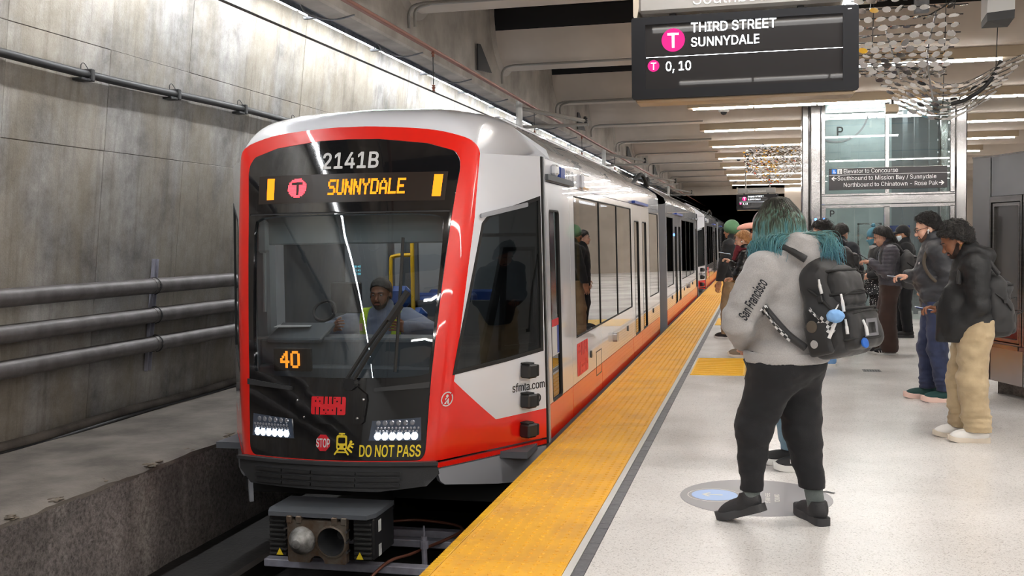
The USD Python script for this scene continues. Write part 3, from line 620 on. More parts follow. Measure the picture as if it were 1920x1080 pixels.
mat('ceiling_paint', srgb(196, 184, 171), 0.7, col2=srgb(184, 172, 159), scale=1.2, world=True)
mat('black_paint', (0.006, 0.005, 0.005), 0.85)
mat('girder_concrete', srgb(182, 174, 164), 0.75, col2=srgb(146, 138, 129), scale=1.6, bump=0.2, bscale=40, world=True, detail=6)
mat('casing_paint', srgb(172, 154, 130), 0.35, 0.4, spec=.6)
mat('channel_grey', srgb(158, 158, 172), 0.45, col2=srgb(136, 136, 148), scale=9)
mat('galvanised', srgb(140, 142, 146), 0.45, 0.7, col2=srgb(112, 114, 118), scale=12)
mat('conduit_grey', srgb(150, 146, 140), 0.45, 0.4)
mat('pipe_grey', srgb(122, 118, 118), 0.42, 0.35, col2=srgb(96, 92, 90), scale=5, bump=0.08, bscale=150)
mat('pipe_black', (0.02, 0.02, 0.021), 0.5)
mat('copper_brown', srgb(132, 84, 68), 0.5, 0.3)
mat('rail_steel', srgb(80, 74, 70), 0.4, 0.8)
mat('trackbed', srgb(30, 27, 25), 0.9, col2=srgb(18, 16, 15), scale=3, bump=0.5, bscale=25, world=True)
mat('wire_black', (0.015, 0.015, 0.016), 0.5)
mat('brushed_steel', srgb(160, 157, 155), 0.24, 1.0, bump=0.05, bscale=9, stretch=(1, 1, 14), col2=srgb(142, 138, 135), scale=3, aniso=0.4)
mat('frame_steel', srgb(158, 156, 155), 0.17, 1.0, bump=0.3, bscale=2.2, stretch=(1, 1, .5))
mat('dark_steel', srgb(168, 168, 170), 0.30, 1.0, col2=srgb(160, 159, 160), scale=1.2, aniso=.3)
mat('poster_dark', (0.022, 0.02, 0.019), 0.12, coat=.6, col2=(0.05, 0.047, 0.044), scale=1.6, world=True)
mat('granite', srgb(120, 112, 104), 0.5, col2=srgb(84, 78, 72), scale=40, world=True)
mat('sign_black', (0.013, 0.014, 0.017), 0.5, spec=.2)
mat('screen_black', (0.032, 0.031, 0.032), 0.02, spec=.05)
mat('sign_grey', srgb(140, 138, 136), 0.4)
mat('sign_perforated', srgb(176, 166, 152), 0.5)
mat('white_plastic', srgb(200, 200, 198), 0.45)
mat('mirror_disc', srgb(240, 239, 238), 0.12, 1.0)
mat('mirror_gold', srgb(214, 170, 90), 0.1, 1.0)
mat('decal_grey', srgb(146, 144, 146), 0.45)
mat('decal_blue', srgb(158, 186, 226), 0.45)
mat('decal_pale', srgb(214, 212, 206), 0.45)
mat('sign_charcoal', srgb(50, 48, 50), 0.45)
mat('icon_blue', srgb(20, 110, 200), 0.4)
mat('shaft_wall', srgb(176, 186, 186), 0.6, col2=srgb(150, 160, 160), scale=1.2, world=True)
emitter('platform_board', (1.0, 0.972, 0.94), PLATFORM_BOARD)
emitter('platform_tube', (1.0, 0.972, 0.94), PLATFORM_TUBE)
emitter('wall_tube', (0.97, 0.985, 1.0), WALL_TUBE)
emitter('screen_white', (0.92, 0.96, 1.0), 2.6)
emitter('screen_pink', (0.95, 0.04, 0.30), 1.1)
rng = random.Random(5)
Y0, Y1 = -13.0, 52.0
def wall_x(z): return -6.169 + 0.113 * z

# ---- far wall: cast panels with open joints
wl = struct_group('wall_left', 'leaning stained concrete wall of cast panels beyond the track', 'wall')
def wall_slab(y0, y1, z0, z1, d, t=.12):
    P = [(wall_x(z) + o, y, z) for z in (z0, z1) for o in (d - t, d) for y in (y0, y1)]
    return m3.Manifold.hull_points(np.array(P + [(wall_x(z) + d - .012, y, z) for z in (z0, z1) for y in (y0, y1)], float))
def panel(y0, y1, z0, z1, d):
    c = .004; P = []
    for y, sy in ((y0, 1), (y1, -1)):
        for z, sz in ((z0, 1), (z1, -1)):
            P += [(wall_x(z) + d, y + sy * c, z + sz * c), (wall_x(z) + d - c, y, z), (wall_x(z) - .1, y, z)]
    return m3.Manifold.hull_points(np.array(P, float))
for k in range(-2, 19):
    for z0, z1 in ((-.12, 2.45), (2.45, 3.37), (3.37, 4.95)):
        y = 7.24 + 1.36 * k
        wl.part('panel', panel(y + .0015, y + 1.3585, z0 + .001, z1 - .001, rng.uniform(-.005, .004)), 'wall_concrete')
for y0, y1 in ((Y0, 7.24 - 2.72), (7.24 + 19 * 1.36, Y1 + 30)):
    wl.part('wall_face', wall_slab(y0, y1, -.12, 4.95, 0), 'wall_concrete')
wl.part('backing', wall_slab(4.4, 33.2, -.2, 4.95, -.03, .3), 'pipe_grey')
# ---- ledge along the wall foot
lg = struct_group('ledge', 'grey concrete walkway ledge with a chipped edge along the wall', 'ledge')
Sx = lambda y, z: np.stack([np.full(np.shape(y), -4.56), y, z], -1)
ys = np.arange(1.0, 12.0, .11)
def ledge_top():
    V, F = [], []
    xs = np.array([-6.3, -5.6, -5.0, -4.78, -4.68, -4.60, -4.56, -4.555])
    yy = np.concatenate([[Y0], np.arange(1.0, 14, .1), [30, 80]])
    for y in yy:
        for i, x in enumerate(xs):
            n = float(noise(np.array([y * 3.1, i * .7, 0.3]))); n2 = float(noise(np.array([y * 9.1, i * 1.7, 5.3])))
            z = -.10 + .006 * (n - .5)
            if i == 4: z -= .010 * n
            if i == 5: z -= .012 + .025 * n * n2
            if i == 6: z -= .03 + .04 * n * n2
            if i == 7: z = -.17
            V.append((x + (.012 * (n2 - .5) if i > 3 else 0), y, z))
    k = len(xs)
    for a in range(len(yy) - 1):
        for b in range(k - 1):
            p = a * k + b; F += [(p, p + 1, p + 1 + k), (p, p + 1 + k, p + k)]
    return trimesh.Trimesh(np.array(V), np.array(F), process=False)
lg.part('top', cat(ledge_top(), bx(-6.3, -4.58, Y0, 80, -.35, -.16)), 'ledge_concrete', smooth=40)
def rough_face():
    poly = sbox(1.0, -1.05, 13.0, -.17)
    yy, zz = np.linspace(1, 13, 240), np.linspace(-1.05, -.16, 24)
    Yg, Zg = np.meshgrid(yy, zz, indexing='ij')
    P = np.stack([Yg * 6, Zg * 6, 0 * Yg], -1)
    X = -4.572 + .03 * (fbm(P, 4, 3) - .5) + .016 * np.clip((Zg + .3) / .15, 0, 1)
    n = len(zz); i, j = np.meshgrid(np.arange(len(yy) - 1), np.arange(n - 1), indexing='ij')
    q = np.stack([i * n + j, (i + 1) * n + j, (i + 1) * n + j + 1, i * n + j + 1], -1).reshape(-1, 4)
    return trimesh.Trimesh(np.stack([X, Yg, Zg], -1).reshape(-1, 3), np.vstack([q[:, [0, 1, 2]], q[:, [0, 2, 3]]]), process=False)
lg.part('front_face', cat(rough_face(), bx(-4.8, -4.60, Y0, 1.0, -1.05, -.2), bx(-4.8, -4.60, 13, 80, -1.05, -.2), bx(-6.2, -4.64, Y0, 80, -1.1, -.3)), 'shotcrete', smooth=True)
gx = smoothpath([(wall_x(-.05) + .10 + .03 * math.sin(y * 1.7) + .02 * math.sin(y * 4.1), y, -.065 + .012 * math.sin(y * 2.3)) for y in np.arange(2, 34, .8)], 4)
solo('kerb_hose', tube(gx, .045, 8), 'ledge_concrete', 'dusty grey hose lying along the foot of the concrete wall', 'hose', smooth=True)
solo('ledge_cable', tube(gx + [.09, 0, -.03], .02, 6), 'pipe_black', 'thin dark cable beside the dusty hose on the ledge', 'cable', smooth=True)
def chip(k, c):
    q = trimesh.creation.icosphere(3, 1.0); v = np.array(q.vertices); v *= (.45 + 1.1 * noise(v * 2.2 + 9 * k, k))[:, None]
    return trimesh.Trimesh(v * [.05, .05 + .02 * (k % 2), .014] + np.array(c), q.faces, process=False)
for k, y in enumerate((5.6, 6.05, 6.6, 7.15, 7.28, 7.75, 8.35, 8.42)):
    lg.part('chipped_patch', chip(k, (-4.60 - .02 * (k % 3), y, -.128)), 'chipped_concrete', smooth=True)
# ---- pipes on the wall
for z, nm in ((1.165, 'topmost'), (.873, 'middle'), (.588, 'lowest')):
    t = thing('wall_pipe', f'{nm} of the three thick grey pipes along the concrete wall', 'pipe', (-5.90, 5, z), group='three grey wall pipes')
    t.part('tube', tube([(-5.90, y, z) for y in (Y0, 9.35, 40)], .077, 20), 'pipe_grey', smooth=40)
    for y in (9.36, 15.1, 3.7):
        t.part('coupling', tube([(-5.90, y - .06, z), (-5.90, y + .06, z)], .081, 20), 'pipe_grey', smooth=40)
        t.part('clamp', [tube([(-5.90 + .083 * math.cos(a), y, z + .083 * math.sin(a)) for a in np.linspace(-1.5, 1.9, 14)], .006, 6), bx(-5.835, -5.815, y - .015, y + .015, z - .02, z + .02)], 'pipe_black')
for y, far in ((9.52, 0), (15.2, 1), (3.8, 2)):
    lab = ('short steel channel carrying the three grey pipes on the wall', 'steel channel carrying the grey pipes further along behind the train', 'steel channel carrying the grey pipes nearest to the camera')[far]
    u = Polygon([(-.04, 0), (.04, 0), (.04, .035), (.028, .035), (.028, .008), (-.028, .008), (-.028, .035), (-.04, .035)])
    ax = np.array([.113, 0, 1.0]); ax /= np.linalg.norm(ax)
    solo('support_channel', move(extr(u, 0, 1.15), frame((wall_x(.29) + .016, y, .29), (0, 1, 0), -np.cross(ax, (0, 1, 0)), ax)), 'channel_grey', lab, 'bracket', group='pipe support channels')
bp = thing('cable_pipe', 'black cable pipe clipped high on the stained concrete wall', 'pipe', (wall_x(3.15) + .09, 7, 3.15))
bz = lambda y: 3.09 + .012 * math.sin(y * 1.3) + .004 * (y - 7)
bp.part('tube', tube(smoothpath([(wall_x(bz(y)) + .062, y, bz(y)) for y in np.arange(-2, 31, 1.0)], 4), .036, 10), 'pipe_black', smooth=True)
for k in range(-4, 12):
    y = 8.22 + 1.42 * k; z = bz(y)
    bp.part('clip', [bx(wall_x(z) - .02, wall_x(z) + .11, y - .03, y + .02, z - .06, z + .05, .008), bx(wall_x(z), wall_x(z) + .10, y - .16, y - .03, z - .065, z - .04, .005), tube(smoothpath([(wall_x(z) + .06, y, z + .04), (wall_x(z) + .03, y - .02, z + .10), (wall_x(z) + .02, y - .05, z + .09), (wall_x(z) + .02, y - .06, z + .03)], 4), .004, 5)], 'pipe_black')
# ---- trackway
struct('trackbed', [bx(-4.7, -1.3, Y0, 80, -1.2, -.955), bx(-1.75, -1.5, Y0, 80, -1.2, -.9)], 'trackbed', 'dark concrete track bed in the pit below the platform', 'track bed')
for u, w in ((-.7175, 'rail nearer the concrete wall'), (.7175, 'rail nearer the platform edge')):
    R_ = Polygon([(-.065, 0), (.065, 0), (.065, .015), (.012, .03), (.012, .11), (.035, .12), (.035, .15), (-.035, .15), (-.035, .12), (-.012, .11), (-.012, .03), (-.065, .015)])
    solo('rail', move(extr(R_, 0, 90), frame((XC + u, 78, -.952), (1, 0, 0), (0, 0, 1), (0, -1, 0))), 'rail_steel', 'steel ' + w + ' in the track pit', 'rail')
for k, y in enumerate((4.4, 7.0, 7.65, 7.92)):
    solo('cross_channel', bx(-3.55, -1.66, y - .045, y + .045, -.798, -.74, .006) if k else bx(-3.5, -1.66, y - .045, y + .045, -.797, -.74, .006), 'channel_grey', ('steel channel across the track nearest to the camera', 'steel channel across the track just behind the coupler', 'nearer of two parallel steel channels under the train nose', 'farther of two parallel steel channels under the train nose')[k], 'channel', group='channels across the track bed')
solo('drain_pipe', [tube(smoothpath([(-2.43, 7.32, -.62), (-2.43, 7.32, -.80), (-2.42, 7.30, -.86), (-2.36, 7.28, -.88), (-2.315, 7.28, -.88)], 5), .022, 8), tube([(-2.43, 7.32, -.71), (-2.43, 7.32, -.65)], .032, 10), tube([(-2.43, 7.32, -.62), (-2.43, 7.32, -.54)], .008, 6)], 'channel_grey', 'thin grey riser pipe standing in the track pit under the train nose', 'pipe', smooth=30)
solo('pit_hose', tube(smoothpath([(-2.75, 6.4, -.93), (-2.6, 6.9, -.72), (-2.5, 7.3, -.74), (-2.3, 7.9, -.72), (-2.7, 8.1, -.72), (-3.0, 8.0, -.72)], 6), .012, 6), 'copper_brown', 'thin rust red cable draped over the channels in the track pit', 'cable', smooth=True)
# ---- platform
struct('floor', [bx(-.80, 12.2, Y0, Y1, -.20, 0), bx(-1.48, -.80, Y0, Y1, -.2, -.03)], 'terrazzo', 'polished white speckled terrazzo platform floor')
struct('platform_wall', [bx(-1.52, -1.35, Y0, Y1, -1.1, -.06)], 'trackbed', 'dark wall of the track pit below the platform edge', 'wall')
tp = struct_group('tactile_paving', 'yellow domed warning strip along the platform edge', 'paving')
def tactile(y0, y1, domes):
    x0, x1 = -1.512, -.906
    base = bx(x0, x1, y0 + .002, y1 - .002, -.03, .002, .003)
    if not domes: return base
    nx = 10; d = (x1 - x0) / nx; V, F = [], []
    prof = [(.0115, 0), (.0100, .0038), (.0055, .0052)]
    ny = int(round((y1 - y0) / d)); dy = (y1 - y0) / ny; S_ = 8; o = 0
    a = np.arange(S_) * 2 * np.pi / S_
    for i in range(nx):
        for j in range(ny):
            cx, cy = x0 + (i + .5) * d, y0 + (j + .5) * dy
            for r, z in prof: V += [(cx + r * math.cos(t), cy + r * math.sin(t), .002 + z) for t in a]
            V.append((cx, cy, .0074))
            for k in range(2):
                for s in range(S_):
                    p, q = o + k * S_ + s, o + k * S_ + (s + 1) % S_
                    F += [(p, q, q + S_), (p, q + S_, p + S_)]
            F += [(o + 2 * S_ + s, o + 2 * S_ + (s + 1) % S_, o + 3 * S_) for s in range(S_)]
            o += 3 * S_ + 1
    return cat(base, trimesh.Trimesh(np.array(V), np.array(F), process=False))
for k in range(-3, 36):
    y = 3.635 + 1.268 * k
    tp.part('tile', tactile(y, y + 1.268, 0 <= k < 20), 'tactile_yellow')
    nz = tp.part('nosing', bx(-1.562, -1.516, y + .0015, y + 1.2665, -.06, .002, .004), 'nosing_yellow')
    if 0 <= k < 5:
        nz.part('groove', [bx(-1.560, -1.520, yy, yy + .006, .002, .0035) for yy in np.arange(y + .01, y + 1.26, .022)], 'nosing_yellow')
struct('trim_1', bx(-.902, -.864, Y0, Y1, -.03, .001), 'pale_strip', 'pale grey line beside the yellow warning strip', 'trim')
pv = struct_group('trim_2', 'line of small dark grey pavers beside the yellow warning strip', 'trim')
yy = 3.2
while yy < 30:
    L = rng.choice((.10, .14, .18)); pv.part('paver', bx(-.860, -.802, yy + .001, yy + L - .001, -.03, .002 + rng.uniform(-.0008, .0008), .002), 'dark_paver'); yy += L
pv.part('paver', bx(-.860, -.802, Y0, 3.2, -.03, .002), 'dark_paver'); pv.part('paver', bx(-.860, -.802, 30, Y1, -.03, .002), 'dark_paver')
for (y0, y1), w in (((12.07, 13.76), 'nearer, just beyond the woman in the grey hoodie'), ((18.98, 20.62), 'farther, beyond the feet of the green hatted man')):
    t = thing('boarding_pad', 'yellow boarding pad on the white floor ' + w, 'mat', (-.2, y0, 0), group='yellow boarding pads')
    for k in range(2):
        x = -.775 + k * .615
        t.part('tile', bx(x, x + .61, y0, y1, -.01, .006, .003), 'fresh_yellow')
        if y0 < 15: t.part('rib', [bx(x + .02, x + .59, a_, a_ + .02, .006, .010, .002) for a_ in np.arange(y0 + .04, y1 - .03, .07)], 'fresh_yellow', kind='stuff')
dc = thing('floor_decal', 'round grey floor sticker with a pale blue arrow disc under the woman', 'sticker', (-.01, 6.42, 0))
dc.part('disc', move(lathe([(0, .0022), (.448, .0022), (.45, 0), (0, 0)], 64), tr(-.025, 6.42, 0)), 'decal_grey')
dc.part('ring', move(lathe([(.158, .0022), (.160, .0032), (.163, .0022)], 48), tr(-.268, 6.42, 0)), 'decal_pale')
dc.part('arrow_disc', move(lathe([(0, .0036), (.138, .0036), (.139, .002), (0, .002)], 40), tr(-.268, 6.42, 0)), 'decal_blue')
dc.part('arrow', extr(shapely.union_all([sbox(-.33, 6.412, -.22, 6.428), LineString([(-.30, 6.46), (-.337, 6.42), (-.30, 6.38)]).buffer(.008)]), .0036, .0044), 'decal_pale')
dc.part('lettering', [move(flat_text(t_, .028, .0008, True), frame((.06 + .055 * k, 6.40, .0022), (0, 1, 0), (-1, 0, 0), (0, 0, 1))) for k, t_ in enumerate(('STAND HERE', 'TO BOARD'))], 'decal_pale')
dc.part('foot_mark', extr(rrect(.24, 6.20, .30, 6.30, .02), .0022, .003), 'decal_pale')
dc.part('scrape', extr(Polygon([(.36, 6.62), (.44, 6.58), (.45, 6.60), (.40, 6.64)]), .0022, .003), 'print_black')
fg = thing('floor_grate', 'small dark drain plate let into the white floor', 'drain', (1.27, 12.7, 0))
fg.part('plate', bx(1.17, 1.37, 12.6, 12.82, -.01, .0025, .002), 'dark_steel')
fg.part('slot', [bx(1.19 + .03 * k, 1.20 + .03 * k, 12.62, 12.8, .0025, .003) for k in range(6)], 'pipe_black')

# ---- ceiling: slab, transverse beams, girder over the track
PITCH = 4.08
struct('ceiling', [bx(-7, 12.4, Y0, Y1, 4.90, 5.3)], 'girder_concrete', 'grey concrete slab between the ceiling beams')
gd = struct_group('ceiling_girder', 'long concrete girder over the track carrying the beam ends', 'girder')
gd.part('face', bx(-3.84, -3.60, Y0, Y1, 3.62, 4.96, .02), 'girder_concrete')
def beam_arc(a0, a1, r=.72):
    return [(.72 + r * math.cos(math.radians(t)), 4.75 + r * math.sin(math.radians(t))) for t in np.linspace(a0, a1, 25)]
CUT = .30                                       # the beams are painted black above this angle's height
for k in range(-6, 10):
    y = 14.18 + PITCH * k
    if y < Y0: continue
    b = struct_group('ceiling_beam', 'rounded concrete beam across the ceiling with a black painted upper part', 'beam')
    b.part('soffit', move(extr(Polygon(beam_arc(202, 338)), -3.62, 12.2), frame((0, y, 0), (0, 1, 0), (0, 0, 1), (1, 0, 0))), 'ceiling_paint', smooth=35)
    up = Polygon([(.05, 4.96)] + beam_arc(180, 202) + [(.72, 4.5)] + beam_arc(338, 360) + [(1.39, 4.96)])
    b.part('black_band', move(extr(up, -3.62, 12.2), frame((0, y, 0), (0, 1, 0), (0, 0, 1), (1, 0, 0))), 'black_paint', smooth=35, label='black painted upper part of the beam')
    b.part('end_collar', move(trimesh.creation.icosphere(3, 1.0), tr(-3.62, y + .72, 4.75) @ np.diag([.16, .80, .80, 1])), 'girder_concrete', smooth=True)
# conduits along the beams
for k in range(-2, 9):
    y = 14.70 + PITCH * k
    n2 = 2 if k in (-1, 1, 3, 6) else 1
    if k == 0: n2 = 1
    for j in range(n2):
        o = .085 * j
        pts = [(-3.55 + o, y - .12 - o * .6, 3.80), (-3.55 + o, y - .12 - o * .6, 3.94), (-3.50 + o, y - .12 - o * .6, 4.02 - o * .3), (-3.38 + o, y - .12 - o * .6, 4.05 - o * .3), (-1.2, y - .12 - o * .6, 4.05 - o * .3), (1.0 if k < 0 else -1.15, y - .12 - o * .6, 4.05 - o * .3)]
        solo('conduit', tube(np.vstack([smoothpath(pts[:4], 5), pts[4:]]), .017, 7), 'conduit_grey', f"{'upper of two grey conduits' if n2 == 2 and j == 0 else 'lower of two grey conduits' if n2 == 2 else 'single grey conduit'} under the {('first', 'second', 'third', 'fourth', 'fifth', 'sixth', 'seventh', 'eighth', 'ninth', 'tenth', 'eleventh')[k + 2]} ceiling beam from the camera", 'conduit', group='conduits under the beams', smooth=40)
# light casings with tubes
for k in range(-5, 10):
    y = 15.0 + PITCH * k
    if y < Y0: continue
    near = k == -1
    x0, x1 = -1.24, (1.15 if near else (3.42 if k == 0 else 11.0 if k < 0 else 6.05))
    lt = thing('ceiling_light', ('light trough hidden above the hanging train sign' if near else f'beige light trough with white tubes, {["first", "second", "third", "fourth", "fifth", "sixth", "seventh", "eighth", "ninth", "tenth"][k]} from the sculpture of discs' if k >= 0 else f'beige light trough over the platform behind the camera, {["nearest", "nearest", "second", "third", "fourth", "fifth"][-k]} row'), 'ceiling light', (x0, y, 3.9), group='light troughs across the platform ceiling')
    lt.part('casing', move(extr(Polygon([(-.02, 3.90), (-.02, 4.10), (.30, 4.10), (.30, 3.93), (.22, 3.885), (-.01, 3.890)]), x0, x1), frame((0, y, 0), (0, 1, 0), (0, 0, 1), (1, 0, 0))), 'casing_paint')
    lt.part('shadow_gap', bx(x0 - .01, x1 + .01, y - .03, y + .31, 4.10, 4.13), 'pipe_black')
    x = x0 + .10
    while x < x1 - .3:
        e = min(x + 1.045, x1 - .08)
        lt.part('tube', tube([(x, y + .030, 3.868), (e, y + .030, 3.868)], .019, 8), 'platform_tube'); lt.part('led_board', bx(x, e, y + .085, y + .135, 3.876, 3.882), 'platform_board'); x += 1.075
# ---- overhead line and trays over the track
tw = thing('contact_wire', 'black overhead contact wire above the train', 'wire', (XC, 6, 2.96))
tw.part('wire', tube([(XC, y, 2.945 + .004 * (y - 5.4)) for y in (-12, 5.4, 9.4, 13.5, 60)], .008, 8), 'wire_black')
fb = thing('feeder_bar', 'rust brown conductor bar running over the track', 'bar', (XC, 6, 3.34))
fb.part('bar', bx(XC - .022, XC + .022, Y0, 60, 3.335, 3.365, .006), 'copper_brown')
for k, y in enumerate((9.39, 13.9, 17.8, 22.0)):
    h = thing('wire_hanger', f'rod hanging the contact wire from the brown bar, {["before the wall lights", "beside the white post", "far along the train", "farthest along the train"][k]}', 'hanger', (XC, y, 2.96), group='contact wire hangers')
    zt, zb = 3.34, 2.945 + .004 * (y - 5.4)
    h.part('rod', tube([(XC, y, zt), (XC, y, zb)], .005, 6), 'wire_black')
    for z_ in (zt - .03, zb + .03): h.part('insulator', move(lathe([(0, .04), (.016, .035), (.009, .02), (.02, .01), (.009, -.005), (.016, -.02), (0, -.03)], 10), tr(XC, y, z_)), 'copper_brown', smooth=50)
for k, y in enumerate((13.55, 21.3, 29.5, 37.0)):
    ps = thing('line_post', f'{["nearest", "second", "third", "fourth"][k]} short white post with an arm holding up the overhead line', 'post', (XC - .1, y, 3.0), group='overhead line posts')
    ps.part('post', tube([(XC - .13, y, 2.98), (XC - .13, y, 3.40)], .045, 12), 'white_plastic', smooth=40)
    ps.part('arm', [tube([(XC - .13, y + .04, 3.09), (XC - .13, y + .25, 3.09), (XC + .75, y + .25, 3.09)], .022, 8), tube([(XC - .10, y + .05, 3.31), (XC + .62, y + .8, 3.20)], .028, 8)], 'conduit_grey', smooth=40)
    ps.part('insulator', [move(lathe([(.02, -.06)] + [(.02 + .018 * (q % 2), -.05 + .012 * q) for q in range(9)] + [(.02, .06)], 10), tr(XC + .62, y + .8, 3.20)), bx(XC - .20, XC - .06, y - .06, y + .06, 2.97, 3.01, .01)], 'wire_black')
    ps.part('gusset', move(extr(Polygon([(0, 0), (.34, 0), (.07, .34), (0, .34)]), 0, .02), frame((-3.575, y - .25, 3.80), (.3, .95, 0), (0, 0, 1), (.95, -.3, 0))), 'pipe_black')
tb = thing('cable_tray', 'run of two galvanised cable trays on struts over the track beside the girder', 'cable tray', (-4.2, 8, 3.78))
for x0, x1, z in ((-4.46, -4.20, 3.98), (-4.14, -3.88, 3.78)):
    tb.part('base', bx(x0, x1, Y0, 60, z - .004, z), 'galvanised')
    tb.part('side_rail', bx(x0 - .01, x0, Y0, 60, z - .05, z + .05), 'galvanised'); tb.part('side_rail', bx(x1, x1 + .01, Y0, 60, z - .05, z + .05), 'galvanised')
    for q in range(3): tb.part('cable', tube([(x0 + .06 + .06 * q, y, z + .02) for y in (Y0, 60)], .018, 6), ('pipe_black', 'conduit_grey', 'white_plastic')[q])
for k in range(-5, 22):
    y = 8.2 + 1.9 * k
    tb.part('strut', bx(-4.55, -3.86, y - .02, y + .02, 3.87, 3.90, .004), 'galvanised')
    for x in (-4.50, -4.16): tb.part('rod', tube([(x, y, 3.9), (x, y, 4.95)], .008, 6), 'galvanised')
    tb.part('hoop', tube(smoothpath([(-3.88, y + .3, 3.80), (-3.82, y + .3, 3.57), (-3.60, y + .35, 3.50), (-3.40, y + .4, 3.54)], 4), .009, 6), 'galvanised')
# wall-washing lights: one continuous line of tubes in a shared housing
wlight = thing('wall_light', 'continuous line of white tube lights washing the top of the concrete wall', 'light', (-5.1, 8, 4.23))
for k in range(-15, 26):
    y = 8.45 + 1.36 * k
    wlight.part('housing', [bx(-5.19, -5.04, y + .03, y + 1.33, 4.265, 4.34, .006), bx(-5.055, -5.045, y + .03, y + 1.33, 4.235, 4.27)], 'galvanised')
    wlight.part('tube', tube([(-5.10, y + .06, 4.23), (-5.10, y + 1.31, 4.23)], .024, 8), 'wall_tube')
struct('wall_upper_shield', bx(-5.50, -5.16, Y0, Y1, 4.42, 4.46), 'galvanised', 'metal shield over the wall lights', 'shield')

# ---- far end, back end and right side of the station
struct('wall_far', [bx(1.2, 12.4, Y1 - .2, Y1, -.2, 5), bx(-7, 1.2, Y1 - .3, Y1, 3.62, 5)], 'ceiling_paint', 'brown end wall over the tunnel mouth', 'wall')
struct('tunnel', [bx(1.2, 1.5, Y1, 82, -1.2, 4.2), bx(-7, 1.5, Y1, 82, 3.9, 4.2), bx(-1.5, 1.2, Y1, 82, -1.2, -.9), bx(-7, 1.5, 81.8, 82, -1.2, 4.2), bx(-7, -6.3, Y1 - .5, 82, -1.2, 4.2)], 'black_paint', 'black running tunnel beyond the platform end', 'tunnel')
struct('wall_back', bx(-7, 12.4, Y0 - .2, Y0, -1.2, 5.2), 'white_plastic', 'concrete wall closing the station behind the camera', 'wall')
wr = struct_group('wall_right', 'pale panelled wall beyond the far platform edge', 'wall')
for k in range(16): wr.part('panel', bx(12.0, 12.1, Y0 + 4.06 * k + .01, Y0 + 4.06 * (k + 1) - .01, -.2, 5, .01), 'white_plastic')
for i, (x, y, z) in enumerate(((.15, 44, 1.75), (1.03, 20.24, 1.88), (1.175, 20.26, 1.88))):
    t = thing('blue_light', ('small blue beacon glowing below the far train sign', 'blue beacon on the elevator column', 'blue beacon on the narrow elevator mullion')[i], 'light', (x, y, z), group='blue beacons')
    rr_ = .06 if i == 0 else .022
    t.part('lamp', move(trimesh.creation.icosphere(2, rr_), tr(x, y, z)), 'blue_lamp'); t.part('bracket', [bx(x - .015, x + .015, y + rr_ * .8, y + rr_ + .03, z - .02, z + .02)] + ([tube([(x, y + rr_ + .02, 0), (x, y + rr_ + .02, z + .1)], .025, 8)] if i == 0 else []), 'pipe_black')
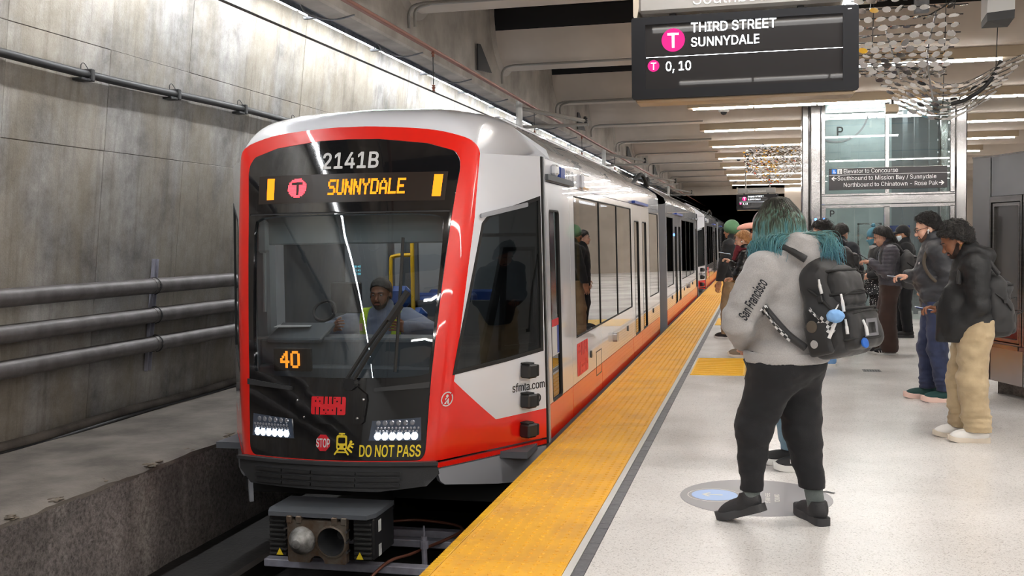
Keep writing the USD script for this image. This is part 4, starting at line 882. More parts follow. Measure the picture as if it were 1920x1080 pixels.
# ================================================================ hanging signs
def ceil_z(y):
    """Height of the ceiling's underside (slab or beam) over y."""
    t = (y - 14.18) % PITCH
    return 4.75 - math.sqrt(max(.72 ** 2 - (t - .72) ** 2, 0)) if t < 1.44 else 4.90
def train_sign(y, x0, x1, z0, z1, label, near):
    t = thing('train_sign', label, 'sign', ((x0 + x1) / 2, y, z0), group='hanging train signs')
    F = lambda poly, d0, d1: move(extr(poly, d0, d1), XZ(y))
    t.part('bezel', F(rrect(x0, z0, x1, z1, .018).difference(rrect(x0 + .095, z0 + .066, x1 - .10, z1 - .052)), -.03, .012), 'sign_black')
    t.part('case', bx(x0 + .02, x1 - .02, y + .03, y + .26, z0 - .02, z1 + .0, .012), 'casing_paint')
    scr = t.part('screen', F(rrect(x0 + .095, z0 + .066, x1 - .10, z1 - .052), -.02, 0), 'screen_black', label='black display with white and pink lettering')
    w = x1 - x0; h = z1 - z0; X = lambda a: x0 + w * a; Z = lambda b: z0 + h * b
    P = lambda txt, hh, a, b, sq: scr.part('lettering', move(flat_text(txt, hh, .001, near, center=False, squeeze=sq), frame((X(a), y - .001, Z(b)), (1, 0, 0), (0, 0, 1), (0, -1, 0))), 'screen_white')
    scr.part('route_disc', F(affinity.translate(Point(0, 0).buffer(.0795), X(.1905), Z(.708)), .0005, .001), 'screen_pink')
    scr.part('letter', move(flat_text('T', .096, .001, True), frame((X(.1905), y - .0015, Z(.618)), (1, 0, 0), (0, 0, 1), (0, -1, 0))), 'screen_white')
    P('THIRD STREET', .062, .268, .790, .93); P('SUNNYDALE', .060, .268, .615, .915)
    scr.part('line', F(sbox(X(.066), Z(.503), X(.936), Z(.513)), .0005, .001), 'screen_white')
    scr.part('route_disc', F(affinity.translate(Point(0, 0).buffer(.040), X(.100), Z(.405)), .0005, .001), 'screen_pink')
    scr.part('letter', move(flat_text('T', .046, .001, True), frame((X(.100), y - .0015, Z(.362)), (1, 0, 0), (0, 0, 1), (0, -1, 0))), 'screen_white')
    P('0, 10', .062, .152, .335, .85)
    for a in (.02, .30, .60, .92): t.part('clip', bx(X(a), X(a) + .03, y + .02, y + .06, z1 - .002, z1 + .008), 'conduit_grey')
    t.part('status_light', bx(x1 - .07, x1 - .045, y - .013, y - .010, z1 - .03, z1 - .022), 'print_white')
    for a in (.17, .74): t.part('bracket', bx(X(a), X(a) + .045, y + .07, y + .13, z1 - .01, z1 + .06, .005), 'pipe_black')
    hd = t.part('header', bx(x0 + .045, x1 - .09, y + .01, y + .24, z1 + .03, z1 + .23, .02), 'sign_grey', label='grey header board reading Southbound')
    hd.part('lettering', move(flat_text('Southbound', .085, .002, False, squeeze=.95), frame(((x0 + x1) / 2 - .02, y + .009, z1 + .070), (1, 0, 0), (0, 0, 1), (0, -1, 0))), 'print_white')
    hd.part('end_cap', [move(extr(Polygon([(0, -.03), (.02, .08), (.02, .26), (-.02, .26), (-.02, .02)]), 0, .2), frame((x0 + .03, y + .22, z1 + .0), (1, 0, 0), (0, 0, 1), (0, -1, 0)))], 'sign_perforated')
    for a in (.22, .80): t.part('hanger', tube([(X(a), y + .125, z1 + .2), (X(a), y + .125, ceil_z(y + .125) + .005)], .028, 10), 'conduit_grey', smooth=40)
    return t
train_sign(7.3, -.852, .645, 2.531, 3.089, 'large near hanging train sign reading Third Street Sunnydale', True)
train_sign(39.0, -.79, .69, 2.555, 3.12, 'small far train sign hanging above the green hatted man', False)

# ================================================================ elevator
EY = 20.3
emitter('shaft_lamp', (.95, 1.0, 1.0), 22.0)
el = thing('elevator', 'glass elevator with brushed steel frame and a black direction sign', 'elevator', (2.3, EY, 0))
for x0, x1 in ((.935, 1.13), (3.46, 3.656)):
    el.part('column', bx(x0, x1, EY - .02, EY + .42, 0, 4.05, .02), 'frame_steel')
el.part('column', [bx(.80, .935, EY + .35, EY + .9, 0, 4.05, .02)], 'frame_steel')
el.part('column', [bx(.87, .98, EY + 1.9, EY + 2.3, 0, 4.05, .02)], 'frame_steel')
el.part('column', [bx(3.50, 3.66, EY + 1.9, EY + 2.2, 0, 4.05, .02)], 'frame_steel')
for x0, x1, z0, z1 in ((1.135, 1.205, 2.32, 4.05), (1.135, 1.215, 0, 2.10), (3.375, 3.455, 2.32, 4.05), (3.375, 3.455, 0, 2.10), (2.255, 2.33, 2.33, 4.05), (2.24, 2.34, 0, 2.10)):
    el.part('mullion', bx(x0, x1, EY, EY + .10, z0, z1, .006), 'frame_steel')
el.part('transom', bx(1.135, 3.455, EY - .01, EY + .12, 2.15, 2.30, .006), 'frame_steel')
el.part('transom', bx(1.135, 3.455, EY + .0, EY + .10, 2.305, 2.345, .004), 'frame_steel')
el.part('transom', bx(1.135, 3.455, EY, EY + .10, 2.08, 2.14, .004), 'frame_steel')
for x0, x1, z0, z1 in ((1.205, 2.255, 2.345, 4.05), (2.33, 3.375, 2.345, 4.05), (1.215, 1.72, .02, 2.08), (1.735, 2.24, .02, 2.08), (2.34, 3.375, .02, 2.08)):
    el.part('pane', bx(x0, x1, EY + .045, EY + .057, z0, z1), 'elevator_glass')
el.part('side_pane', bx(3.56, 3.572, EY + .42, EY + 1.9, 0, 4.05), 'elevator_glass')
el.part('door_frame', [bx(1.80, 1.83, EY + .30, EY + .33, 0, 1.8), bx(2.2, 2.23, EY + .30, EY + .33, 0, 1.8), bx(1.8, 2.23, EY + .3, EY + .33, 1.77, 1.8)], 'frame_steel')
el.part('back_wall', [bx(.95, 2.62, EY + 2.15, EY + 2.25, 0, 4.6)], 'shaft_wall', label='pale green back wall of the shaft')
el.part('back_wall', [bx(2.62, 3.5, EY + 2.6, EY + 2.7, 0, 4.6)], 'lining')
el.part('car_guide', [bx(2.72, 2.80, EY + 1.2, EY + 1.3, 0, 4.4), bx(2.98, 3.06, EY + 1.6, EY + 1.7, 0, 4.4), bx(3.15, 3.30, EY + .9, EY + 1.0, 0, 4.4)], 'lining')
el.part('pit_cover', [bx(2.36, 2.82, EY + 1.0, EY + 1.04, .95, 1.75)], 'print_blue')
el.part('shaft_lamp', [bx(1.3, 3.2, EY + .9, EY + .96, 3.95, 3.99), bx(1.3, 3.2, EY + 1.6, EY + 1.66, 3.95, 3.99)], 'shaft_lamp', label='white light strips in the elevator shaft')
el.part('ceiling_board', bx(.9, 3.66, EY + .1, EY + 2.7, 4.03, 4.06), 'sign_grey')
el.part('painted_ring', [move(extr(Point(1.56, 4.09).buffer(.62).difference(Point(1.56, 4.09).buffer(.585)).intersection(sbox(1, 2, 3, 4.05)), 0, .004), XZ(EY + 2.14))], 'decal_grey')
el.part('painted_letter', [move(flat_text('P', .17, .003), frame((1.62, EY + 2.14, 3.62), (1, 0, 0), (0, 0, 1), (0, -1, 0))), move(flat_text('P', .11, .003), frame((1.33, EY + .04, 1.93), (1, 0, 0), (0, 0, 1), (0, -1, 0)))], 'print_black')
sg = el.part('direction_sign', bx(1.266, 3.315, EY - .07, EY - .03, 2.412, 2.808, .004), 'sign_charcoal', label='black sign pointing to the elevator and the two directions')
SL = lambda t_, h_, x, z, sq=.98: sg.part('lettering', move(flat_text(t_, h_, .002, False, center=False, squeeze=sq), frame((x, EY - .070, z), (1, 0, 0), (0, 0, 1), (0, -1, 0))), 'print_white')
SL('Elevator to Concourse', .075, 1.517, 2.718, .885); SL('Southbound to Mission Bay / Sunnydale', .075, 1.411, 2.588, .891); SL('Northbound to Chinatown - Rose Pak', .075, 1.517, 2.468, .900)
sg.part('rule', [bx(1.27, 3.31, EY - .0715, EY - .070, 2.684, 2.690)], 'print_white')
ar = shapely.union_all([sbox(-.035, -.008, .045, .008), LineString([(-.002, .032), (-.036, 0), (-.002, -.032)]).buffer(.009)])
sg.part('arrow', move(extr(ar, 0, .002), frame((1.355, EY - .07, 2.622), (1, 0, 0), (0, 0, 1), (0, -1, 0))), 'print_white')
sg.part('arrow', move(extr(affinity.scale(ar, -1, 1, origin=(0, 0)), 0, .002), frame((3.215, EY - .07, 2.505), (1, 0, 0), (0, 0, 1), (0, -1, 0))), 'print_white')
ic = sg.part('wheelchair_panel', bx(1.315, 1.400, EY - .0725, EY - .07, 2.708, 2.795), 'icon_blue')
ic.part('wheelchair_symbol', move(extr(shapely.union_all([Point(-.004, .022).buffer(.008), LineString([(-.004, .012), (-.002, -.008), (.014, -.008), (.024, -.026)]).buffer(.0045), Point(0, -.012).buffer(.021).difference(Point(0, -.012).buffer(.014)).intersection(sbox(-.03, -.04, .015, .0))]), 0, .002), frame((1.357, EY - .0725, 2.753), (1, 0, 0), (0, 0, 1), (0, -1, 0))), 'print_white')
ic = sg.part('elevator_panel', bx(1.415, 1.497, EY - .0725, EY - .07, 2.708, 2.795), 'print_white')
ic.part('elevator_symbol', move(extr(shapely.union_all([sbox(-.026, -.034, .026, .022).difference(sbox(-.021, -.029, .021, .017)), sbox(-.006, -.03, .006, .006), Point(0, .012).buffer(.006), Polygon([(-.014, .027), (-.004, .027), (-.009, .036)]), Polygon([(.004, .036), (.014, .036), (.009, .027)])]), 0, .002), frame((1.456, EY - .0725, 2.750), (1, 0, 0), (0, 0, 1), (0, -1, 0))), 'print_black')
sp = thing('speaker_box', 'small beige speaker box hanging in front of the elevator glass', 'speaker', (2.22, 19.0, 3.67))
sp.part('body', m3.Manifold.hull_points(np.array([(x, y, z) for x, y, z in [(2.12, 19, 3.68), (2.33, 19, 3.67), (2.12, 19, 3.81), (2.33, 19, 3.80), (2.14, 19.2, 3.66), (2.33, 19.2, 3.66), (2.14, 19.2, 3.81), (2.33, 19.2, 3.81)]])), 'casing_paint'); sp.part('stem', cyl((2.24, 19.1, 3.8), (2.24, 19.1, 4.04), .03), 'pipe_black')
sp = thing('speaker_box', 'white loudspeaker box with a dark underside, high above the curly haired man', 'speaker', (2.28, 11, 3.6))
sp.part('body', m3.Manifold.hull_points(np.array([(2.150, 11, 3.70), (2.402, 11, 3.72), (2.17, 11, 4.0), (2.402, 11, 4.0), (2.145, 11.25, 3.66), (2.40, 11.25, 3.68), (2.15, 11.25, 4.0), (2.402, 11.25, 4.0)])), 'white_plastic'); sp.part('grille', m3.Manifold.hull_points(np.array([(2.155, 10.995, 3.62), (2.398, 10.995, 3.64), (2.152, 10.995, 3.70), (2.401, 10.995, 3.72), (2.15, 11.25, 3.60), (2.39, 11.25, 3.60), (2.15, 11.25, 3.665), (2.39, 11.25, 3.685)])), 'pipe_black'); sp.part('stem', cyl((2.28, 11.12, 3.99), (2.28, 11.12, ceil_z(11.12)), .03), 'pipe_black')
for k, (x, y) in enumerate(((-.628, 19.97), (-.582, 32.2), (-.93, 44.6))):
    dm = thing('dome_camera', f'white dome camera on the ceiling, {["nearest, over the second light trough", "middle one, before the far sculpture", "farthest, by the far sign"][k]}', 'camera', (x, y, 3.9), group='ceiling dome cameras')
    dm.part('housing', move(lathe([(0, .16), (.075, .16), (.085, .06), (.10, .04), (.10, 0), (.085, -.02), (0, -.02)], 20), tr(x, y, 3.92)), 'white_plastic', smooth=40)
    dm.part('stem', tube([(x, y, 4.05), (x, y, ceil_z(y))], .02, 8), 'white_plastic')
    dm.part('dome', move(lathe([(.06, 0), (.055, -.025), (.035, -.048), (0, -.058)], 16), tr(x, y, 3.90)), 'screen_black', smooth=True)

# ================================================================ steel kiosk at the edge of the picture
ki = thing('kiosk', 'faceted brushed steel kiosk with a dark poster case and stone foot', 'kiosk', (3.0, 10.8, 0))
plan = [(2.054, 11.12), (2.20, 11.00), (2.38, 10.48), (2.75, 9.75), (3.6, 9.5), (4.4, 10.0), (4.6, 11.0), (4.0, 12.0), (2.8, 12.0)]
ki.part('core', extr(Polygon(plan).buffer(-.035), .14, 2.31), 'pipe_black')
def facet(a, b, z0, z1, d0=-.03, d1=0.0, i0=.006, hole=None):
    a, b = np.array(a), np.array(b); t = b - a; L = np.linalg.norm(t); t /= L; n = np.array([t[1], -t[0]])
    p = rrect(i0, z0, L - i0, z1)
    if hole: p = p.difference(rrect(*hole))
    return move(extr(p, d0, d1), frame((a[0], a[1], 0), (t[0], t[1], 0), (0, 0, 1), (n[0], n[1], 0)))
n_ = len(plan)
def F_(i, z0, z1, m, name='panel', **kw): return ki.part(name, facet(plan[i], plan[(i + 1) % n_], z0, z1, **kw), m)
for i in range(n_):
    L_ = float(np.linalg.norm(np.array(plan[i]) - np.array(plan[(i + 1) % n_])))
    if i in (1, 2, 4, 6):
        F_(i, 1.93, 2.31, 'dark_steel'); F_(i, .14, .47, 'dark_steel')
        F_(i, .475, 1.925, 'brushed_steel', 'poster_frame', d1=.02, hole=(.03, .53, L_ - .03, 1.87, .01))
        F_(i, .54, 1.86, 'brushed_steel', 'poster_frame', d1=.012, i0=.05, hole=(.075, .57, L_ - .075, 1.83, .01))
        F_(i, .56, 1.84, 'poster_dark', 'poster_glass', d0=-.03, d1=-.01, i0=.06)
        F_(i, .475, .515, 'brushed_steel', 'ledge_strip', d1=.05)
    else:
        F_(i, .14, 2.31, 'dark_steel')
ki.part('top_rim', extr(Polygon(plan).buffer(.004), 2.31, 2.325), 'brushed_steel')
ki.part('foot', extr(affinity.scale(Polygon(plan), .80, .80, origin=(3.2, 10.75)), 0, .14), 'granite', label='speckled stone foot of the kiosk')

# ================================================================ hanging sculpture of mirrored discs
rs_ = random.Random(11)
def disc_mesh(c, n, r, t=.003, k=14):
    n = np.array(n, float); n /= np.linalg.norm(n); a = np.cross(n, (0, 1, 0.2)); a /= np.linalg.norm(a); b = np.cross(n, a)
    return move(lathe([(0, t), (r * .93, t), (r, 0), (r * .93, -t), (0, -t)], k), frame(c, a, b, n))
sc = thing('disc_sculpture', 'hanging sculpture of mirrored metal discs strung on thin rods above the platform', 'sculpture', (1.7, 11.5, 2.95))
for i in range(13):
    v = i / 12
    y, z = 10.55 + 1.55 * v, 3.80 - .46 * v - .10 * math.sin(v * 3.1)
    xe = 1.90 + .02 * math.sin(i * 1.7) - .05 * v + .10 * v
    pts = [(x, y + .02 * math.sin(3 * x), z - .05 * v * (x - .9)) for x in np.linspace(.86, xe, 7)]
    sc.part('rod', tube(pts, .006, 6), 'wire_black')
    cnt = 9
    for q in range(cnt):
        x = .93 + (xe - .95) * (q + .35 * (i % 2)) / (cnt - .4)
        sc.part('disc', disc_mesh((x, y + .02 * math.sin(3 * x) - .008, z - .05 * v * (x - .9) - .010), (rs_.gauss(0, .16), -.34 + rs_.gauss(0, .22), -.9), rs_.uniform(.038, .052)), 'mirror_disc')
for j in range(8):
    x0, x1 = 1.06 + .07 * j, 2.78 - .035 * j
    zf = lambda x: 3.46 - .30 * math.exp(-((x - 2.02) / .48) ** 2) - .040 * j + .05 * max(0, x - 2.3)
    yf_ = lambda x: 12.05 + .10 * j + .06 * math.sin(2 * x)
    xs = np.linspace(x0, x1, 16)
    sc.part('rod', tube([(x, yf_(x), zf(x)) for x in xs], .006, 6), 'steel')
    cnt = 15
    for q in range(cnt):
        x = x0 + (x1 - x0) * (q + .5) / cnt; e = .01
        dz = (zf(x + e) - zf(x - e)) / (2 * e)
        sc.part('disc', disc_mesh((x, yf_(x) - .006, zf(x) - .008), (dz + rs_.gauss(0, .12), -.22 + rs_.gauss(0, .15), -1), rs_.uniform(.038, .052)), 'mirror_disc')
sc.part('rib', tube(smoothpath([(2.05, 12.3, 2.99), (2.2, 12.25, 3.03), (2.38, 12.2, 3.16), (2.50, 12.2, 3.35), (2.53, 12.2, 3.42)], 6), .022, 8), 'pipe_black', smooth=True)
sc.part('rib', tube(smoothpath([(1.25, 11.2, 3.62), (1.42, 11.8, 3.36), (1.5, 12.1, 3.26)], 6), .010, 8), 'steel', smooth=True)
sc.part('rib', tube(smoothpath([(1.66, 10.8, 3.70), (1.70, 11.6, 3.40), (1.85, 12.2, 3.02)], 6), .010, 8), 'steel', smooth=True)
for x, y, z in ((1.05, 10.7, 3.75), (1.82, 10.8, 3.72), (1.2, 12.1, 3.3), (2.5, 12.3, 3.36), (1.98, 12.4, 2.98)): sc.part('suspension_wire', tube([(x, y, z), (x + .05, y, ceil_z(y))], .005, 5), 'wire_black')
sc.part('strut', tube([(1.56, 10.9, 3.66), (1.84, 10.7, 3.80)], .008, 6), 'wire_black')
ab = solo('service_duct', [tube([(1.66, y, z) for y, z in ((11.8, 3.95), (11.9, 4.3))], .05, 8), bx(1.60, 1.74, 11.75, 11.85, 3.9, 4.90)], 'galvanised', 'grey metal bracket behind the near sculpture of mirrored discs', 'bracket')
fs = thing('disc_sculpture', 'far cluster of small silver and gold discs hanging behind the elevator frame', 'sculpture', (.5, 30, 3.3))
rods, sil, gold = [], [], []
for i in range(26):
    v = i / 25
    for q in range(26):
        w_ = q / 25
        x = -.35 + 1.75 * w_; top = 3.72 + .62 * w_; bot = 3.62 - .45 * math.sin(min(1, w_ * 1.5) * math.pi * .62) + .75 * max(0, w_ - .45)
        z = top + (bot - top) * v + rs_.gauss(0, .03); y = 27.5 + 5.5 * v + rs_.gauss(0, .2)
        (gold if .25 < w_ < .5 and rs_.random() < .3 else sil).append(disc_mesh((x + rs_.gauss(0, .02), y, z), (rs_.gauss(0, .3), -.5, -.8), .038, .003, 6))
    rods.append(tube([(-.35 + 1.75 * w_, 27.5 + 5.5 * v, (3.72 + .62 * w_) + ((3.62 - .45 * math.sin(min(1, w_ * 1.5) * math.pi * .62) + .75 * max(0, w_ - .45)) - (3.72 + .62 * w_)) * v) for w_ in np.linspace(0, 1, 9)], .006, 4))
fs.part('rods', rods, 'wire_black', kind='stuff'); fs.part('silver_discs', sil, 'mirror_disc', kind='stuff'); fs.part('gold_discs', gold, 'mirror_gold', kind='stuff')
fs.part('suspension_wire', tube([(-.15, 28.5, 3.7), (-.35, 28.5, 4.3), (-.4, 28.5, 4.9)], .006, 4), 'wire_black'); fs.part('suspension_wire', tube([(.9, 30, 4.0), (.7, 30, 4.9)], .006, 4), 'wire_black')
# ================================================================ people: distance-field modelling
def cone(a, b, ra, rb):
    a, b = np.array(a, float), np.array(b, float); ab = b - a; L2 = ab @ ab + 1e-12
    def f(P):
        t = np.clip((P - a) @ ab / L2, 0, 1)
        return np.linalg.norm(P - a - t[:, None] * ab, axis=1) - (ra + t * (rb - ra))
    f.bb = (np.minimum(a - ra, b - rb), np.maximum(a + ra, b + rb)); return f
def ell(c, r, R=None):
    c, r = np.array(c, float), np.array(r, float)
    R = None if R is None else np.asarray(R)[:3, :3]
    def f(P):
        q = P - c
        if R is not None: q = q @ R
        k0 = np.linalg.norm(q / r, axis=1); k1 = np.linalg.norm(q / (r * r), axis=1)
        return k0 * (k0 - 1) / np.maximum(k1, 1e-9)
    m = r.max() if R is not None else r
    f.bb = (c - m, c + m); return f
def rbox(c, h, r, R=None):
    c, h = np.array(c, float), np.array(h, float) - r
    R = None if R is None else np.asarray(R)[:3, :3]
    def f(P):
        q = P - c
        if R is not None: q = q @ R
        q = np.abs(q) - h
        return np.linalg.norm(np.maximum(q, 0), axis=1) + np.minimum(q.max(1), 0) - r
    m = np.linalg.norm(h + r) if R is not None else h + r
    f.bb = (c - m, c + m); return f
def union(fs, k=0.03):
    def f(P):
        d = fs[0](P)
        for g in fs[1:]:
            e = g(P)
            if k > 0:
                h = np.clip(0.5 + 0.5 * (e - d) / k, 0, 1); d = e + (d - e) * h - k * h * (1 - h)
            else: d = np.minimum(d, e)
        return d
    f.bb = (np.min([g.bb[0] for g in fs], 0), np.max([g.bb[1] for g in fs], 0)); return f
def tweak(f, g, grow=0.02):
    """g(P, d) -> d: a change to a field (cut, displacement)."""
    def q(P): return g(P, f(P))
    q.bb = (f.bb[0] - grow, f.bb[1] + grow); return q
def wrinkle(f, amp, freq, stretch=(1, 1, 1), seed=0):
    s = np.array(stretch) * freq
    return tweak(f, lambda P, d: np.where(np.abs(d) < 4 * amp + .02, d + amp * (2 * noise(P * s + seed * 7.3, seed) - 1 + .5 * (2 * noise(P * s * 2.1 + 3.1, seed + 1) - 1)), d), amp)
def field_mesh(f, h, pad=None):
    """Surface nets over the field's box at spacing h."""
    lo, hi = f.bb[0] - 2.5 * h, f.bb[1] + 2.5 * h
    n = np.ceil((hi - lo) / h).astype(int) + 1
    B = 6
    nb = np.ceil(n / B).astype(int)
    n = nb * B
    ci = np.stack(np.meshgrid(*[np.arange(k) for k in nb], indexing='ij'), -1).reshape(-1, 3)
    cd = f(lo + (ci + .5) * B * h - .5 * h)
    rad = B * h * .9 * 1.25 + h
    near = np.abs(cd) < rad
    V = np.repeat(np.repeat(np.repeat(cd.reshape(nb), B, 0), B, 1), B, 2)
    off = np.stack(np.meshgrid(*[np.arange(B)] * 3, indexing='ij'), -1).reshape(-1, 3)
    idx = (ci[near][:, None] * B + off[None]).reshape(-1, 3)
    V[idx[:, 0], idx[:, 1], idx[:, 2]] = f(lo + idx * h)
    I = V < 0
    c = [I[a:n[0] - 1 + a, b:n[1] - 1 + b, d:n[2] - 1 + d] for a, b, d in np.ndindex(2, 2, 2)]
    act = np.logical_or.reduce(c) & ~np.logical_and.reduce(c)
    cell = np.argwhere(act); ids = np.full(act.shape, -1); ids[act] = np.arange(len(cell))
    acc, cnt = np.zeros((len(cell), 3)), np.zeros(len(cell))
    val = lambda o: V[cell[:, 0] + o[0], cell[:, 1] + o[1], cell[:, 2] + o[2]]
    for ax in range(3):
        for u, v in np.ndindex(2, 2):
            o0 = [0, 0, 0]; o0[(ax + 1) % 3], o0[(ax + 2) % 3] = u, v; o1 = list(o0); o1[ax] = 1
            a, b = val(o0), val(o1); m = (a < 0) != (b < 0)
            t = np.where(m, a / np.where(a - b == 0, 1, a - b), 0)
            p = np.tile(np.array(o0, float), (len(cell), 1)); p[:, ax] += t
            acc[m] += p[m]; cnt[m] += 1
    verts = lo + (cell + acc / np.maximum(cnt, 1)[:, None]) * h
    F = []
    for ax in range(3):
        b, d = (ax + 1) % 3, (ax + 2) % 3
        s0 = [slice(1, -1)] * 3; s0[ax] = slice(0, -1)
        s1 = [slice(1, -1)] * 3; s1[ax] = slice(1, None)
        A, C = I[tuple(s0)], I[tuple(s1)]
        e = np.argwhere(A != C); base = e.copy(); base[:, b] += 1; base[:, d] += 1
        fl = A[tuple(e.T)]
        q = []
        for db, dd in ((1, 1), (0, 1), (0, 0), (1, 0)):
            k = base.copy(); k[:, b] -= db; k[:, d] -= dd; q.append(ids[tuple(k.T)])
        q = np.stack(q, 1); q[~fl] = q[~fl][:, ::-1]
        F += [q[:, [0, 1, 2]], q[:, [0, 2, 3]]]
    F = np.vstack(F); F = F[(F >= 0).all(1)]
    return trimesh.Trimesh(verts, F, process=False)
def curves(node, name, strands, width, m, label=None):
    path = node.path + '/' + numbered(node.path, name)
    c = UsdGeom.BasisCurves.Define(stage, path)
    P = np.vstack(strands).astype(np.float32)
    c.CreatePointsAttr(Vt.Vec3fArray.FromNumpy(P)); c.CreateCurveVertexCountsAttr([len(s) for s in strands])
    c.CreateTypeAttr('linear')
    w = np.concatenate([np.linspace(width, width * .45, len(s)) for s in strands]).astype(np.float32)
    c.CreateWidthsAttr(Vt.FloatArray.FromNumpy(w)); c.SetWidthsInterpolation('vertex')
    UsdShade.MaterialBindingAPI.Apply(c.GetPrim()).Bind(M[m])
    _tag(c.GetPrim(), label=label)
def cut_below(f, z): return tweak(f, lambda P, d: np.maximum(d, z - P[:, 2]), 0)
def cut_above(f, z): return tweak(f, lambda P, d: np.maximum(d, P[:, 2] - z), 0)

# ---------------------------------------------------------------- canonical head, hand, shoe
def head_field(jaw=1.0, with_neck=True):
    fs = [ell((0, -.006, .125), (.076, .097, .091)), ell((0, .034, .062), (.061, .064, .084)), ell((0, .045, .012), (.046 * jaw, .046, .03)), ell((0, .082, .112), (.048, .02, .013)),
          ell((.036, .066, .055), (.026, .026, .028)), ell((-.036, .066, .055), (.026, .026, .028)), ell((0, .080, -.004), (.022 * jaw, .02, .017))]
    if with_neck: fs.append(cone((0, -.03, -.12), (0, -.012, .045), .062 * jaw, .056 * jaw))
    base = union(fs, .022)
    sock = [ell((s * .033, .106, .097), (.018, .015, .011)) for s in (1, -1)]
    det = [cone((0, .094, .094), (0, .118, .060), .0075, .0115), ell((0, .112, .050), (.017, .012, .009)), ell((0, .096, .027), (.023, .011, .007)), ell((0, .094, .017), (.021, .011, .007))]
    ears = union([ell((s * .079, -.006, .078), (.010, .021, .033), rot('z', -18 * s)) for s in (1, -1)], .0)
    def f(P):
        d = base(P)
        for s in sock:
            e = -s(P); k = .012; h = np.clip(.5 - .5 * (d - e) / k, 0, 1); d = d + (e - d) * h + k * h * (1 - h)
        for g, k in ((det[0], .012), (det[1], .010), (det[2], .006), (det[3], .006), (ears, .008)):
            e = g(P); h = np.clip(.5 + .5 * (e - d) / k, 0, 1); d = e + (d - e) * h - k * h * (1 - h)
        return d
    f.bb = (np.array([-.095, -.11, -.17]), np.array([.095, .13, .22])); return f
_cache = {}
def head_mesh(jaw):
    if jaw not in _cache: _cache[jaw] = field_mesh(head_field(jaw), .0052)
    return _cache[jaw]
def hand_mesh(kind):
    """A right hand: wrist at the origin, fingers along +y, palm facing -z, thumb on the -x side. kind: relaxed, hold or grip."""
    if ('hand', kind) in _cache: return _cache['hand', kind]
    curl = {'relaxed': (18, 24, 18), 'hold': (28, 48, 34), 'grip': (62, 78, 50)}[kind]
    fs = [rbox((0, .048, 0), (.040, .048, .0145), .013), cone((0, -.05, 0), (0, .012, 0), .027, .026), ell((-.026, .035, -.010), (.018, .034, .016))]
    fingers = []
    for x, L, y0, sp in ((-.030, .074, .090, 5), (-.0102, .082, .096, 1.5), (.0102, .076, .094, -2), (.030, .060, .086, -6)):
        p, a = np.array([x, y0, .0]), 0.0
        for k, (fr, rr) in enumerate(((.44, .0093), (.31, .0085), (.25, .0078))):
            a += math.radians(curl[k]); d = np.array([-math.sin(math.radians(sp)), math.cos(a), -math.sin(a)]); d /= np.linalg.norm(d)
            q = p + d * L * fr; fingers.append(cone(p, q, rr, rr * .93)); p = q
    t0 = np.array([-.034, .022, -.006]); tn = {'relaxed': ((-.062, .055, -.022), (-.066, .085, -.030)), 'hold': ((-.062, .050, -.028), (-.045, .082, -.040)), 'grip': ((-.055, .052, -.038), (-.024, .074, -.050))}[kind]
    th = [cone(t0, tn[0], .014, .0105), cone(tn[0], tn[1], .0105, .0085)]
    _cache['hand', kind] = field_mesh(union([union(fs, .015), union(fingers, .003), union(th, .006)], .006), .0040)
    return _cache['hand', kind]
def shoe_fields(bulk=1.0, high=.0):
    """A shoe pointing along +y, heel at y = -.09, sole on z = 0."""
    up = union([ell((0, -.045, .068 + high), (.043, .066, .060 + high)), ell((0, .04, .056), (.043, .10, .046)), ell((0, .118, .044), (.044, .060, .034)), cone((0, -.045, .09), (0, -.045, .125 + high), .044, .042)], .03)
    up = tweak(up, lambda P, d: np.maximum(np.maximum(d, .014 * bulk - P[:, 2]), P[:, 2] - .122 - high - .25 * np.clip(P[:, 1] - .0, 0, .1)), 0)
    return up
def shoe_parts(bulk=1.0, high=0.0):
    key = ('shoe', bulk, high)
    if key not in _cache:
        out = [(-.040, -.085), (-.030, -.105), (0, -.112), (.030, -.105), (.040, -.085), (.040, -.03), (.038, .02), (.047, .09), (.045, .14), (.030, .175), (0, .186), (-.028, .178), (-.044, .145), (-.046, .10), (-.036, .02), (-.038, -.03)]
        pl = affinity.scale(smoothed_poly(out, 3), .90 + .12 * bulk, .98 + .04 * bulk, origin=(0, .03))
        sole = extr(pl, 0, .032 * bulk); v = np.array(sole.vertices)
        v[:, 2] += np.where(v[:, 1] > .08, (v[:, 1] - .08) ** 2 * 1.6, 0); sole = trimesh.Trimesh(v, sole.faces, process=False)
        lace = cat(*[tube([(-.026, y, z), (0, y + .004, z + .010), (.026, y, z)], .0035, 5) for y, z in ((.035, .088), (.055, .083), (.075, .075), (.092, .067))])
        _cache[key] = (field_mesh(shoe_fields(bulk, high), .0065), sole, lace)
    return _cache[key]
def ik(a, c, l1, l2, pole):
    a, c, pole = np.array(a, float), np.array(c, float), np.array(pole, float)
    v = c - a; d = np.linalg.norm(v); d2 = min(d, (l1 + l2) * .999); v /= d + 1e-9
    x = (l1 * l1 - l2 * l2 + d2 * d2) / (2 * d2); hgt = math.sqrt(max(l1 * l1 - x * x, 0))
    p = pole - (pole @ v) * v; p /= np.linalg.norm(p) + 1e-9
    return a + v * x + p * hgt

